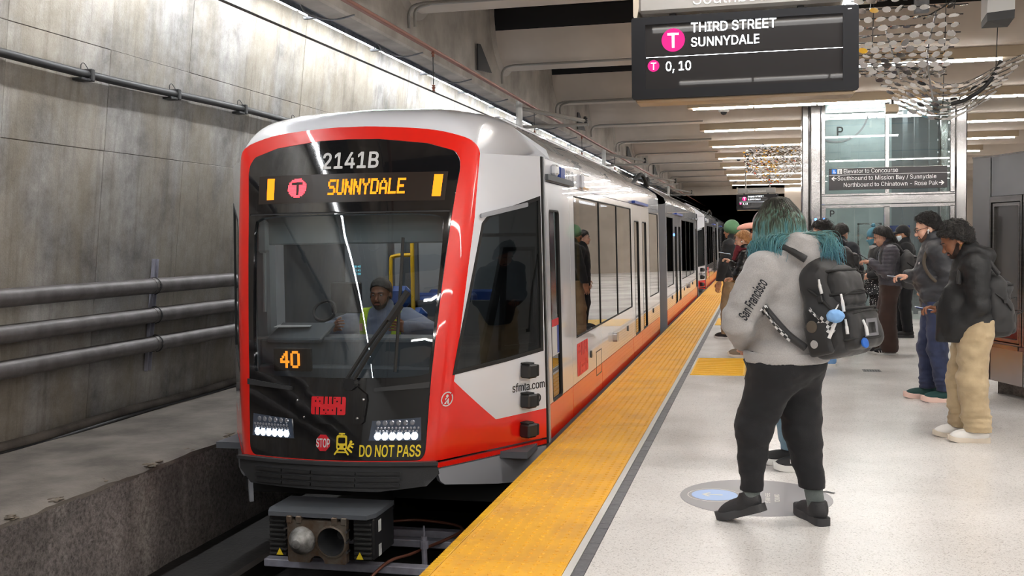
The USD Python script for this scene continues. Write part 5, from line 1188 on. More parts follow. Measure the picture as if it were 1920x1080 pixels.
# ---------------------------------------------------------------- a dressed person
for nm_, c_ in (('skin_light', (222, 172, 148)), ('skin_tan', (196, 144, 112)), ('skin_brown', (140, 92, 66))): mat(nm_, srgb(*c_), .5, sss=.08, col2=srgb(*(int(q * .93) for q in c_)), scale=30)
mat('eye_white', srgb(176, 168, 162), .3); mat('eye_dark', (.01, .008, .006), .15); mat('lip', srgb(168, 96, 88), .45)
def hairmat(name, a, b): mat(name, a, .38, col2=b, scale=14, stretch=(6, 6, 1), bump=.55, bscale=120, spec=.5)
hairmat('hair_black', (.008, .007, .007), (.022, .019, .017)); hairmat('hair_brown', (.022, .014, .009), (.05, .03, .018)); hairmat('hair_blond', srgb(150, 98, 54), srgb(202, 150, 96)); mat('beard', srgb(38, 26, 21), .75, col2=srgb(62, 42, 33), scale=160, bump=.8, bscale=260); mat('stubble', srgb(74, 54, 44), .75, col2=srgb(112, 84, 68), scale=160, bump=.6, bscale=260)
def cloth(name, rgb, rough=.8, rgb2=None, bump=.25, bscale=320, sheen=.15, scale=5, **k): mat(name, srgb(*rgb), rough, col2=srgb(*(rgb2 or tuple(int(c * .86) for c in rgb))), scale=scale, bump=bump, bscale=bscale, sheen=sheen, **k)
cloth('heather_grey', (164, 162, 161), .9, (153, 151, 150), scale=160); cloth('black_knit', (24, 24, 27)); cloth('black_nylon', (24, 25, 27), .6, bump=.15, bscale=90, sheen=0); cloth('charcoal_shell', (46, 48, 54), .5, bump=.12, bscale=120)
cloth('slate_quilt', (78, 76, 86), .45, bump=.1, bscale=60); cloth('navy_fleece', (22, 25, 34), .85); cloth('navy_denim', (48, 58, 90), .85, (36, 44, 72), bscale=500, scale=7); cloth('pale_denim', (126, 156, 172), .85, (96, 126, 146), scale=7)
cloth('khaki', (188, 168, 134), .8, (168, 148, 116)); cloth('tan_twill', (152, 128, 98), .8); cloth('brown_wool', (66, 46, 40), .85); cloth('black_twill', (15, 16, 21), .85, (11, 12, 16), sheen=.05); cloth('black_leather', (16, 15, 15), .3, bump=.35, bscale=45, sheen=0)
cloth('burgundy', (120, 38, 48), .9); cloth('green_knit', (100, 142, 104), .95, (82, 120, 88), bump=.5, bscale=140); cloth('teal_knit', (86, 140, 158), .95, (64, 112, 132), bump=.5, bscale=140); cloth('cap_plaid', (134, 124, 132), .9, (176, 152, 158), scale=22); cloth('cap_peach', (222, 158, 140), .85)
cloth('driver_shirt', (122, 128, 148), .85); cloth('hi_vis', (190, 220, 20), .7); cloth('shirt_blue', (150, 180, 214), .8); cloth('sock_grey', (96, 104, 102), .95, bump=.5); cloth('pack_black', (27, 27, 28), .62, (34, 34, 36), bump=.12, bscale=420); cloth('pack_grey', (78, 78, 80), .75); cloth('strap_olive', (86, 76, 64), .8); cloth('mask_white', (214, 224, 230), .8)
mat('dotted_skirt', (.012, .012, .014), .8)
M['dotted_skirt'] = usdkit.material(stage, '/World/Looks/dotted_skirt', {'g': ('texture_coordinate', {}), 'v': ('voronoi_texture', dict(scale=34.0, randomness=.6)), 'r': ('rgb_ramp', dict(ramp=[(.0, (.75, .75, .75)), (.24, (.75, .75, .75)), (.30, (.012, .012, .014)), (1, (.012, .012, .014))])), 'p': ('principled_bsdf', dict(roughness=.8))}, [('g.object', 'v.vector'), ('v.distance', 'r.fac'), ('r.color', 'p.base_color')], surface='p.BSDF')
mat('shoe_black', (.016, .016, .018), .6, bump=.2, bscale=200); mat('sole_black', (.03, .03, .032), .6); mat('shoe_white', srgb(226, 224, 220), .5); mat('sole_cream', srgb(206, 194, 178), .6); mat('shoe_green', srgb(20, 62, 60), .7, bump=.3, bscale=260); mat('sole_blush', srgb(224, 190, 178), .6); mat('shoe_tan', srgb(128, 112, 94), .7); mat('sole_white', srgb(216, 214, 210), .5)
mat('phone_dark', (.012, .013, .016), .15, coat=1); mat('phone_silver', srgb(150, 150, 156), .25, .6); mat('phone_blue', srgb(34, 48, 92), .35); mat('wire_frame', (.01, .01, .01), .3); mat('earbud', srgb(236, 236, 236), .25); mat('gold', srgb(216, 170, 70), .25, 1.0)
emitter('phone_screen', (.75, .85, 1.0), 1.1)

def garment_top(J, t, hem, bulk=1.0, belly=0.0, quilt=0, k=.05, sleeves=True, seed=1, wr=.006, h=.012, flare=0.0, qamp=.012):
    """A jacket or sweater round the joints J: thickness t over the body."""
    s = J['s']; P_, N_ = J['pelvis'], J['neck']
    mid = P_ * .55 + N_ * .45
    fs = [cone(J['shR'] * [.78, 1, 1] + [0, 0, -.01], J['shL'] * [.78, 1, 1] + [0, 0, -.01], (.070 + t) * s, (.070 + t) * s),
          ell(N_ + np.array([0, -.005, -.16 * s]), ((.158 * bulk + t) * s, (.108 * bulk + t) * s, .175 * s)),
          ell(mid + np.array([0, .01 + belly * .5, -.02]), ((.146 * bulk + t) * s, (.104 * bulk + t + belly) * s, .20 * s)),
          ell(P_ + np.array([0, -.012, .02]), ((.158 * bulk + t + flare) * s, (.118 * bulk + t + flare) * s, .20 * s)),
          cone(N_ + np.array([0, -.005, -.05]), N_ + np.array([0, .01, .045]), (.075 + t) * s, (.060 + t * .8) * s)]
    body = union(fs, k)
    if sleeves:
        arms = []
        for S in 'LR':
            a, b, c = J['sh' + S], J['el' + S], J['wr' + S]
            c2 = b + (c - b) * J['cuff' + S]
            arms.append(union([cone(a, b, (.058 * bulk + t) * s, (.046 * bulk + t) * s), cone(b, c2, (.045 * bulk + t) * s, (.033 * bulk + t * .8) * s)], .02))
        body = union([body] + arms, .028)
    if quilt:
        body = tweak(body, lambda P, d: d + qamp * (1 - np.abs(np.sin(np.pi * P[:, 2] / quilt)) ** .6) - .003, .01)
    body = wrinkle(body, wr, 13, (1, 1, 1.7), seed)
    return cut_below(body, hem)
def garment_legs(J, t, waist, hem, bulk=1.0, wide=0.0, seed=2, wr=.006, stack=0.0):
    s = J['s']; fs = [ell(J['pelvis'] + np.array([0, -.012, -.02]), ((.158 * bulk + t) * s, (.122 * bulk + t) * s, .16 * s))]
    legs = []
    for S in 'LR':
        a, b, c = J['hip' + S], J['kn' + S], J['an' + S]
        legs.append(union([cone(a, b, (.088 * bulk + t) * s, (.060 * bulk + t + wide * .5) * s), cone(b, c, (.060 * bulk + t + wide * .6) * s, (.040 * bulk + t + wide) * s)], .04))
    f = union([union(fs + [legs[0]], .06), union(fs + [legs[1]], .06)], .012)
    f = wrinkle(f, wr, 11, (1, 1, 1.5), seed)
    if stack:
        an = min(J['anL'][2], J['anR'][2])
        f = tweak(f, lambda P, d: d - stack * np.exp(-((P[:, 2] - an - .06) / .10) ** 2) * (.5 + .5 * np.sin(P[:, 2] * 150 + P[:, 0] * 30)), stack)
    return tweak(f, lambda P, d: np.maximum(np.maximum(d, P[:, 2] - waist), hem - P[:, 2]), 0)
def joints(H, pose):
    s = H / 1.72; J = {'s': s}
    g = lambda k, d: np.array(pose.get(k, d), float) * s
    J['pelvis'] = g('pelvis', (0, 0, .93)); J['neck'] = g('neck', (0, .0, 1.455)); J['head'] = g('head', (pose.get('neck', (0, 0, 0))[0], (pose.get('neck', (0, 0, 0)))[1] + .03, 1.515))
    sw = pose.get('shw', .175)
    for S, q in (('L', -1), ('R', 1)):
        J['hip' + S] = J['pelvis'] + np.array([q * .088, 0, -.04]) * s
        J['cuff' + S] = pose.get('cuff' + S, .93)
        J['sh' + S] = J['neck'] + np.array([q * sw, pose.get('shy', -.01), -.065]) * s
        J['an' + S] = g('an' + S, (q * .10, -.02, .10))
        D_ = np.linalg.norm(J['hip' + S] - J['an' + S]) * (1 + pose.get('bend' + S, pose.get('bend', .004)))
        J['kn' + S] = ik(J['hip' + S], J['an' + S], .515 * D_, .485 * D_, pose.get('kp' + S, (q * .12, 1, 0)))
        J['wr' + S] = g('wr' + S, (q * .25, .04, .86))
        J['el' + S] = ik(J['sh' + S], J['wr' + S], .29 * s, .26 * s, pose.get('ep' + S, (q * .5, -1, -.2)))
    return J
def person(label, pos, rotz, H, pose, skin='skin_light', top=None, legs=None, shoes=None, hair=None, head=(0, 0, 0), jaw=1.0, hands=('relaxed', 'relaxed'), hand_dir=None, res=1.0, group=None, eyes=True, face=True, footyaw=(0, 0), footpitch=(0, 0), head_scale=1.0):
    t = thing('person', label, 'person', pos, rotz, group)
    J = joints(H, pose); s = J['s']
    HM = tr(*J['head']) @ rot('z', head[1]) @ rot('x', -head[0]) @ rot('y', head[2]) @ np.diag([s * head_scale] * 3 + [1])
    J['HM'] = HM
    pieces = [move(head_mesh(jaw), HM)]
    HD = {}
    for S, q in (('L', -1), ('R', 1)):
        d = J['wr' + S] - J['el' + S]; d /= np.linalg.norm(d)
        if hand_dir and hand_dir.get(S): y, up = (np.array(v, float) for v in hand_dir[S])
        else: y, up = d, np.array([q * 1.0, 0, 0]) if hands[0 if S == 'L' else 1] == 'relaxed' else np.array([0, 0, 1.0])
        y = y / np.linalg.norm(y); z = up - (up @ y) * y; z /= np.linalg.norm(z); x = np.cross(y, z)
        T = frame(J['wr' + S] + np.array(pose.get('hshift' + S, (0, 0, 0)), float), x, y, z) @ np.diag([s] * 3 + [1])
        kind = hands[0 if S == 'L' else 1]
        hm = hand_mesh(kind)
        if S == 'L': hm = move(hm, np.diag([-1, 1, 1, 1.0]))
        HD[S] = T
        pieces.append(move(hm, T))
    core = union([ell(J['neck'] + np.array([0, 0, -.16]) * s, np.array((.14, .09, .17)) * s), ell(J['pelvis'], np.array((.13, .095, .15)) * s), cone(J['pelvis'], J['neck'], .11 * s, .08 * s), cone(J['neck'], J['head'], .055 * s, .05 * s)] + [q_ for S in 'LR' for q_ in (cone(J['sh' + S], J['el' + S], .042 * s, .034 * s), cone(J['el' + S], J['wr' + S], .034 * s, .024 * s), cone(J['hip' + S], J['kn' + S], .07 * s, .048 * s), cone(J['kn' + S], J['an' + S], .046 * s, .034 * s), cone(J['sh' + S], J['neck'], .05 * s, .05 * s))], .03)
    pieces.append(field_mesh(core, .018))
    body = t.part('body', cat(*pieces), skin, smooth=True, local=True)
    if face:
        for q in (1, -1):
            if eyes:
                e = t.part('eye', move(trimesh.creation.icosphere(2, .0115), HM @ tr(q * .033, .0825, .097)), 'eye_white', smooth=True, local=True)
                e.part('iris', move(trimesh.creation.icosphere(1, .006), HM @ tr(q * .033, .0895, .0955)), 'eye_dark', smooth=True, local=True)
            t.part('eyebrow', move(tube(smoothpath([(q * .014, .1045, .114), (q * .032, .103, .121), (q * .052, .088, .115)], 3), [.003] * 1 + [.0042] * 5 + [.002], 6), HM), hair[1] if hair and hair[1] in M else 'hair_black', local=True)
        t.part('mouth', move(tube(smoothpath([(-.021, .099, .022), (0, .108, .0225), (.021, .099, .022)], 3), .0035, 6), HM), 'lip', local=True)
    if top: t.part(top.get('name', 'jacket'), field_mesh(top['f'](J), .011 * res), top['m'], smooth=True, local=True)
    if legs: t.part(legs.get('name', 'trousers'), field_mesh(legs['f'](J), .012 * res), legs['m'], smooth=True, local=True)
    if shoes:
        up, sole, lace = shoe_parts(shoes.get('bulk', 1.0), shoes.get('high', 0.0))
        for k_, (S, q) in enumerate((('L', -1), ('R', 1))):
            a = J['an' + S]
            T = tr(a[0], a[1], 0) @ rot('z', footyaw[k_]) @ np.diag([s] * 3 + [1])
            if footpitch[k_]: T = tr(a[0], a[1], 0) @ rot('z', footyaw[k_]) @ tr(0, .16, .03) @ rot('x', -footpitch[k_]) @ tr(0, -.16, -.03) @ np.diag([s] * 3 + [1])
            if a[2] > .12 * s and not footpitch[k_]: T = tr(0, 0, a[2] - .10 * s) @ T
            T = T @ tr(0, .025, 0)
            sh = t.part('shoe', move(up, T), shoes['m'], smooth=True, local=True)
            sh.part('sole', move(sole, T), shoes['sole'], smooth=40, local=True)
            if res < 1.4: sh.part('lace', move(lace, T), shoes.get('lace', shoes['m']), local=True)
            if shoes.get('sock'): t.part('sock', field_mesh(cone(a + [0, 0, -.02], a + (J['kn' + S] - a) * .28, .046 * s, .050 * s), .01), shoes['sock'], smooth=True, local=True)
    if hair and hair[0]: t.part(hair[2] if len(hair) > 2 else 'hair', [move(q, HM) for q in hair[0]] if isinstance(hair[0], list) else move(hair[0], HM), hair[1], smooth=True, local=True)
    t.J, t.HM, t.HD = J, HM, HD
    return t
# hair and hats in the head's own frame
def hair_short(amp=.006, freq=40, vol=.016, back=.03, slope=.80, seed=3, cut_face=.0, h=.006, side=0.0):
    base = union([ell((0, -.010, .128), (.076 + vol, .097 + vol, .091 + vol * 1.1)), ell((0, -.045, .07), (.066 + vol * .8 + side, .062 + vol * .7, .075))], .03)
    base = wrinkle(base, amp, freq, (1, 1, 1), seed)
    f = tweak(base, lambda P, d: np.maximum(d, (back + (P[:, 1] + .09) * slope - P[:, 2]) * .78), 0)
    return field_mesh(f, h)
def hair_long(h=.008, length=.30, width=.10, back=.06, seed=4, front=0.0):
    base = union([ell((0, -.012, .128), (.094, .114, .108)), cone((0, -.055, .10), (0, -.085 - back, -length), .088, width * .8), cone((.05, -.02, .08), (.055, -.05 + front, -length * .8), .055, .04), cone((-.05, -.02, .08), (-.055, -.05 + front, -length * .8), .055, .04)], .04)
    base = wrinkle(base, .006, 38, (1, 1, .25), seed)
    f = tweak(base, lambda P, d: np.maximum(d, np.where(P[:, 2] > .0, (.045 + (P[:, 1] + .05) * .95 - P[:, 2]) * .72, P[:, 1] - .035 - front)), 0)
    return field_mesh(f, h)
def hat_beanie(h=.007, down=.05, vol=.020, pom=False):
    base = union([ell((0, -.010, .128), (.078 + vol, .099 + vol, .097 + vol)), ell((0, -.03, .10), (.078 + vol, .085 + vol, .07))], .03)
    f = tweak(base, lambda P, d: np.maximum(d, (down + (P[:, 1] + .09) * .33 - P[:, 2]) * .9), 0)
    m_ = field_mesh(f, h)
    return [m_, move(field_mesh(wrinkle(ell((0, 0, 0), (.035, .035, .033)), .006, 60), .006), tr(0, -.02, .27))] if pom else m_
def hat_cap(h=.006):
    f = tweak(ell((0, -.012, .125), (.092, .112, .108)), lambda P, d: np.maximum(d, (.088 + (P[:, 1] + .09) * .12 - P[:, 2])), 0)
    brim = tweak(ell((0, .115, .112), (.082, .085, .030)), lambda P, d: np.maximum(np.maximum(np.abs(d) - .004, .105 - P[:, 2]), .03 - P[:, 1]), .01)
    return field_mesh(f, h), field_mesh(brim, .005)
def beard_mesh(jaw=1.0, h=.0055):
    hf = head_field(jaw, False)
    f = tweak(hf, lambda P, d: np.maximum(np.maximum(d - .0028, P[:, 2] - np.where((np.abs(P[:, 0]) < .027) & (P[:, 1] > .088), .041, .010 + np.clip((.088 - P[:, 1]) * 1.0, 0, .065))), .004 - P[:, 1]), .006)
    f2 = tweak(f, lambda P, d: np.maximum(d, -(np.linalg.norm((P - [0, .105, .0225]) / [.026, .03, .0095], axis=1) - 1) * .01), 0)
    return field_mesh(f2, h)
def glasses(node, HM):
    pts = lambda q: [(q * (.033 + .023 * math.cos(a)), .114 - .010 * abs(math.cos(a)) * (1 if math.cos(a) > 0 else 0), .094 + .018 * math.sin(a)) for a in np.linspace(0, 2 * math.pi, 17)]
    g = node.part('glasses', [move(tube(pts(q), .0022, 6), HM) for q in (1, -1)] + [move(tube([(q * .056, .105, .098), (q * .080, .02, .100), (q * .084, -.01, .088)], .0022, 6), HM) for q in (1, -1)] + [move(tube([(-.012, .114, .100), (0, .118, .102), (.012, .114, .100)], .0022, 6), HM)], 'wire_frame', local=True)
def phone(label, pos, rotz, mt, pitch=60, group='phones in hands', screen=True):
    t = thing('phone', label, 'phone', pos, rotz, group)
    t.part('case', move(bx(-.037, .037, -.076, .076, -.0045, .0045, .003), rot('x', pitch)), mt, local=True)
    t.part('screen', move(bx(-.034, .034, -.072, .072, .0045, .0052), rot('x', pitch)), 'phone_screen' if screen else 'phone_dark', local=True)
    t.part('camera', move(bx(-.03, -.008, .045, .068, -.007, -.0045, .001), rot('x', pitch)), 'phone_dark', local=True)
    return t
def w_of(t, rotz, p):
    c, s = math.cos(rotz), math.sin(rotz)
    return np.array([c * p[0] - s * p[1], s * p[0] + c * p[1], p[2]])
# ================================================================ the people, nearest first
PI = math.pi
GRP = 'people waiting on the platform'
def pocket_pack(t, C, sc=1.0, m='pack_black', tilt=0.0, seed=5, hump=1.0):
    """A worn backpack in its own frame: x across, -y away from the wearer's back."""
    R = tr(*C) @ rot('x', tilt) @ np.diag([sc, sc, sc, 1])
    B = lambda c, h, r: rbox(c, h, r)
    main = wrinkle(union([B((0, 0, -.02), (.155, .095, .24), .07), B((0, -.02, -.12), (.165, .11, .15), .07), ell((0, .0, .17), (.12, .075, .11))], .05), .006, 14, seed=seed)
    t.part('main_bag', move(field_mesh(main, .011), R), m, smooth=True, local=True)
    up = wrinkle(union([B((0, -.115 * hump, .06), (.125, .05, .095), .045), ell((0, -.10, .13), (.10, .05, .06))], .04), .005, 18, seed=seed + 1)
    t.part('upper_pocket', move(field_mesh(up, .010), R), m, smooth=True, local=True)
    lo = wrinkle(B((0, -.135 * hump, -.155), (.145, .065, .105), .05), .005, 16, seed=seed + 2)
    t.part('lower_pocket', move(field_mesh(lo, .010), R), m, smooth=True, local=True)
    t.part('seam', [move(tube(smoothpath([(q * .128, -.10, -.04), (q * .125, -.15, .02), (0, -.172, .045 + .09 * k), (-q * .125, -.15, .02)], 4), .004, 5), R) for k, q in ((0, 1),)] + [move(tube(smoothpath([(.14, -.14, -.09), (.10, -.195, -.075), (0, -.205, -.07), (-.10, -.195, -.075), (-.14, -.14, -.09)], 4), .005, 5), R)], 'rubber', local=True)
    for z_, y_, w_ in ((.155, -.145, .085), (.03, -.165 * hump - .003, .105), (-.055, -.20 * hump - .002, .120), (-.21, -.20 * hump - .001, .12)):
        t.part('webbing', move(tube(smoothpath([(-w_ - .03, y_ + .07, z_ + .01), (-w_, y_ + .012, z_ + .004), (0, y_ - .006, z_), (w_, y_ + .012, z_ + .004), (w_ + .03, y_ + .07, z_ + .01)], 4), .0085, 6), R @ np.diag([1, 1, 1, 1])), 'rubber', local=True, smooth=True)
    for q in (-1, 1):
        t.part('side_strap', move(tube(smoothpath([(q * .150, .02, .10), (q * .168, -.05, .03), (q * .162, -.10, -.05)], 4), .008, 6), R), 'rubber', local=True, smooth=True)
        t.part('buckle', move(bx(q * .168 - .012, q * .168 + .012, -.065, -.035, .01, .05, .004), R), 'black_plastic', local=True)
    t.part('grab_loop', move(tube(smoothpath([(-.04, .05, .235), (-.03, .05, .275), (.03, .05, .275), (.04, .05, .235)], 4), .009, 6), R), m, local=True, smooth=True)
    return R
# ---- woman in the heather grey hoodie
WR = math.radians(55)
wpos = (.13, 5.85, 0)
wj = dict(bendL=.012, bendR=.003, pelvis=(.01, -.01, .905), neck=(0, .0, 1.435), shw=.19, elbows=0, wrL=(-.10, .185, .975), wrR=(.10, .20, .97), epL=(-1, -.25, .1), epR=(1, -.4, 0), anL=(-.15, .105, .185), anR=(.140, -.11, .10), kpL=(-.5, 1, 0), kpR=(.2, 1, 0))
def hoodie(J):
    f = wrinkle(garment_top(J, .034, .93, bulk=1.16, belly=.035, seed=21, wr=.005, flare=.022), .012, 6.5, (1, 1, 1.6), 77)
    N = J['neck']
    hood = union([ell(N + [.01, -.115, .055], (.150, .085, .085)), ell(N + [.09, -.03, .055], (.05, .10, .055)), ell(N + [-.09, -.03, .055], (.05, .10, .055)), ell(N + [.02, -.165, .0], (.12, .06, .09))], .04)
    return union([f, wrinkle(hood, .010, 16, seed=4)], .03)
woman = person('person with long teal hair in a grey hoodie and black trousers', wpos, WR, 1.75, wj, 'skin_light',
    dict(name='hoodie', m='heather_grey', f=hoodie), dict(m='black_twill', f=lambda J: garment_legs(J, .030, .965, .19, bulk=1.26, wide=-.020, seed=6, wr=.009)),
    dict(m='shoe_black', sole='sole_black', bulk=1.3, sock='sock_grey', lace='phone_silver'), None, head=(8, -16, 0), hands=('relaxed', 'relaxed'), group=GRP, footyaw=(4, -30), footpitch=(21, 0), face=True)
J = woman.J
def rib_hem(J):
    P_ = J['pelvis']
    f = ell(P_ + np.array([0, .0, .02]), (.246, .222, .24))
    return tweak(f, lambda P, d: np.maximum(np.maximum(d, P[:, 2] - .955), .893 - P[:, 2]), .004)
woman.part('hem_band', field_mesh(rib_hem(J), .009), 'heather_grey', smooth=True, local=True)
woman.part('pocket_trim', tube(smoothpath([(-.165, .13, .80), (-.185, .10, .86), (-.175, .13, .91)], 4), .010, 6), 'charcoal_shell', local=True)
# hair: a shaped mass with strands over it, dark at the crown and teal below
M['teal_hair'] = usdkit.material(stage, '/World/Looks/teal_hair', {'g': ('geometry', {}), 's': ('separate_xyz', {}), 'n': ('noise_texture', dict(scale=70.0, detail=3.0)), 'mp': ('mapping', dict(scale=(1, 1, .12))), 'a': ('math', dict(math_type='multiply_add', value2=.44, value3=-.22)), 'b': ('math', dict(math_type='add')), 'mr': ('map_range', dict(from_min=1.42, from_max=1.76, to_min=0, to_max=1)),
    'r': ('rgb_ramp', dict(ramp=[(0, srgb(70, 122, 140)), (.35, srgb(84, 140, 148)), (.55, srgb(92, 132, 128)), (.70, srgb(78, 98, 84)), (.86, srgb(54, 56, 46)), (1, srgb(38, 38, 32))])), 'p': ('principled_bsdf', dict(roughness=.42, specular_ior_level=.5))},
    [('g.position', 's.vector'), ('g.position', 'mp.vector'), ('mp.vector', 'n.vector'), ('n.fac', 'a.value1'), ('s.z', 'b.value1'), ('a.value', 'b.value2'), ('b.value', 'mr.value'), ('mr.result', 'r.fac'), ('r.color', 'p.base_color')], surface='p.BSDF')
HM = woman.HM; hw = lambda p: HM[:3, :3] @ np.array(p) + HM[:3, 3]
inv55 = np.linalg.inv(HM)
mass = union([ell((0, -.014, .120), (.096, .115, .106)), cone((-.062, .015, .09), (-.118, .02, -.09), .052, .030), cone((-.09, .05, .05), (-.125, .065, -.07), .026, .02), cone((.062, -.02, .09), (.138, -.075, -.11), .054, .032), cone((0, -.070, .09), (0, -.115, -.02), .074, .045), cone((.06, -.08, .05), (.112, -.145, -.12), .046, .028), cone((-.06, -.06, .05), (-.10, -.085, -.10), .046, .028)], .035)
mass = wrinkle(mass, .006, 42, (1, 1, .18), 8)
mass = tweak(mass, lambda P, d: np.maximum(d, np.where((P[:, 2] > -.02) & (np.abs(P[:, 0]) < .075), (.02 + (P[:, 1] + .03) * .80 - P[:, 2]) * .72, P[:, 1] - .10)), 0)
hr_ = woman.part('hair', move(field_mesh(mass, .007), HM), 'teal_hair', smooth=True, local=True, label='long hair, dark at the crown and teal below')
rg = np.random.default_rng(7); st = []
for i in range(3600):
    th = rg.uniform(-PI * .98, PI * .98); a0 = rg.uniform(.05, .6)
    e = np.array([math.sin(th), -math.cos(th), 0])
    if e[1] > .75: continue
    p0 = np.array([e[0] * math.sin(a0) * .112, -.014 + e[1] * math.sin(a0) * .132, .120 + .120 * math.cos(a0)])
    jt = rg.uniform(.97, 1.05); p1 = np.array([e[0] * .113 * jt, -.014 + e[1] * .133 * jt, .125]); p2 = np.array([e[0] * .124 * jt, -.020 + e[1] * .136 * jt, .03])
    sd = 1 if e[0] > .12 else -1 if e[0] < -.12 else rg.choice([-1, 1]); k = rg.uniform(0, 1)
    if sd < 0: end = np.array([-.10 - .06 * k, .07 - .19 * rg.uniform() ** .8, -.08 - .15 * rg.uniform()])
    else: end = np.array([.05 + .15 * k, .0 - .27 * rg.uniform(), -.06 - .16 * rg.uniform()])
    end += rg.normal(0, .012, 3)
    p3 = (p2 + end) / 2 + np.array([sd * .034, -.055 if sd > 0 else -.016, .026]) + rg.normal(0, .008, 3)
    st.append(np.array([hw(q) for q in smoothpath([p0, p1, p2, p3, end], 6)]))
curves(hr_, 'strand', st, .0036, 'teal_hair')
# sleeve lettering along the near arm
def arm_text(node, a, b, R0, R1, txt, h, side, m, sq=.8, shear=.32):
    q = meshkit.text_mesh(txt, h, .002, True); v = np.array(q.vertices); v[:, 0] = (v[:, 0] + v[:, 1] * shear) * sq
    L = v[:, 0].max(); ax = (b - a) / np.linalg.norm(b - a); sd = np.array(side, float); sd -= (sd @ ax) * ax; sd /= np.linalg.norm(sd); cr = np.cross(ax, sd)
    t_ = (v[:, 0]) / L; ang = (v[:, 1] - h * .4) / R0
    Rr = R0 + (R1 - R0) * t_ + v[:, 2]
    P = a + t_[:, None] * (b - a) + Rr[:, None] * (np.cos(ang)[:, None] * sd - np.sin(ang)[:, None] * cr)
    node.part('sleeve_lettering', trimesh.Trimesh(P, q.faces, process=False), m, local=True, label='dark script lettering along the sleeve')
el_, sh_, wr_ = J['elL'], J['shL'], J['wrL']
arm_text(woman, el_ + (sh_ - el_) * .02, el_ + (sh_ - el_) * .80, .108, .122, 'San Francisco', .050, (-.62, -.75, .1), 'navy_fleece')
# her backpack
bp_ = thing('backpack', 'large black backpack with white zip cords on the woman with teal hair', 'backpack', wpos, WR)
C = np.array([.045, -.262, 1.205])
R = pocket_pack(bp_, C, 1.0, 'pack_black', -15, 31, .92)
for q, x in (('checked_strip', 0),):
    pts = smoothpath([(-.205, -.035, 1.25), (-.222, -.075, 1.16), (-.195, -.14, 1.07), (-.15, -.20, 1.00)], 6)
    bp_.part('shoulder_strap', tube(np.array(smoothpath([(-.10, -.20, 1.45), (-.14, -.08, 1.515), (-.175, .05, 1.46), (-.20, .10, 1.36), (-.225, .03, 1.27), (-.225, -.06, 1.17), (-.185, -.15, 1.06), (-.13, -.22, .99)], 6)), .020, 8), 'pack_black', local=True, smooth=True)
    bp_.part('shoulder_strap', tube(np.array(smoothpath([(.16, -.20, 1.45), (.16, -.08, 1.515), (.175, .05, 1.46), (.20, .10, 1.36), (.22, .02, 1.25), (.2, -.16, 1.06)], 6)), .020, 8), 'pack_black', local=True, smooth=True)
def checks(path, w, up, n):
    path = np.asarray(path, float); d = np.cumsum(np.r_[0, np.linalg.norm(np.diff(path, axis=0), axis=1)]); at = lambda t: np.array([np.interp(t * d[-1], d, path[:, k]) for k in range(3)])
    W_, B_ = [], []
    for i in range(n):
        a, b = at(i / n), at((i + 1) / n); t_ = b - a; t_ /= np.linalg.norm(t_); u = np.array(up, float); u -= (u @ t_) * t_; u /= np.linalg.norm(u); nn = np.cross(t_, u)
        for r_ in range(3):
            o = (r_ - 1.5) * w / 3
            (W_ if (i + r_) % 2 else B_).append(m3.Manifold.hull_points(np.array([p + u * (o + q_ * w / 3) + nn * z for p in (a, b) for q_ in (0, 1) for z in (-.002, .004)])))
    cs = bp_.part('checked_strip', W_, 'print_white', local=True, kind='stuff', label='white and black checked webbing'); cs.part('dark_checks', B_, 'print_black', local=True, kind='stuff')
checks(smoothpath([(-.243, .00, 1.255), (-.252, -.06, 1.175), (-.232, -.12, 1.095), (-.195, -.17, 1.035)], 5), .046, (0, .5, .6), 14)
checks([R[:3, :3] @ np.array(p) + R[:3, 3] for p in smoothpath([(-.172, .02, .0), (-.182, -.03, -.08), (-.176, -.09, -.15)], 5)], .05, (0, .6, .6), 11)
RP = lambda p: R[:3, :3] @ np.array(p) + R[:3, 3]
for pts in ([(-.150, -.055, .13), (-.163, -.06, .10), (-.165, -.062, .055)], [(-.135, -.15, .03), (-.146, -.155, -.01), (-.146, -.15, -.06)], [(-.150, -.15, -.10), (-.163, -.155, -.14), (-.162, -.15, -.175)], [(-.10, -.215, -.12), (-.105, -.225, -.16), (-.10, -.22, -.20)]):
    bp_.part('zip_cord', tube([RP(p) for p in smoothpath(pts, 4)], [.0065] * 4 + [.009] * 5, 6), 'print_white', local=True, smooth=True)
pk = bp_.part('side_pocket', move(field_mesh(rbox((-.172, .01, -.17), (.022, .07, .085), .02), .009), R), 'pack_black', smooth=True, local=True)
pk.part('badge', [move(lathe([(0, .004), (.030, .003), (.032, 0)], 16), frame(RP((-.196, .02, -.10)), R[:3, 1] / 1.0, R[:3, 2] / 1.0, -R[:3, 0] / 1.0))], 'strap_olive', local=True); pk.part('badge', [move(lathe([(0, .004), (.020, .003), (.022, 0)], 14), frame(RP((-.196, .03, -.19)), R[:3, 1] / 1.0, R[:3, 2] / 1.0, -R[:3, 0] / 1.0))], 'heather_grey', local=True)
bp_.part('logo_panel', move(extr(Polygon([(-.075, -.045), (.055, -.045), (.075, .045), (-.03, .045)]).difference(Polygon([(-.045, -.03), (.04, -.03), (.05, .025), (-.015, .025)])), 0, .003), frame(RP((-.02, -.202, -.16)), R[:3, 0] / 1.0, R[:3, 2] / 1.0, -R[:3, 1] / 1.0)), 'phone_silver', local=True)
mat('charm_blue', srgb(120, 164, 214), .9); mat('tag_blue', srgb(30, 96, 186), .5)
ch = thing('bag_charm', 'pale blue plush charm hanging on the side of the large black backpack', 'charm', wpos, WR)
cc = RP((-.20, -.13, -.075))
ch.part('ball', field_mesh(wrinkle(ell(cc, (.045, .045, .034)), .004, 60), .006), 'charm_blue', smooth=True, local=True)
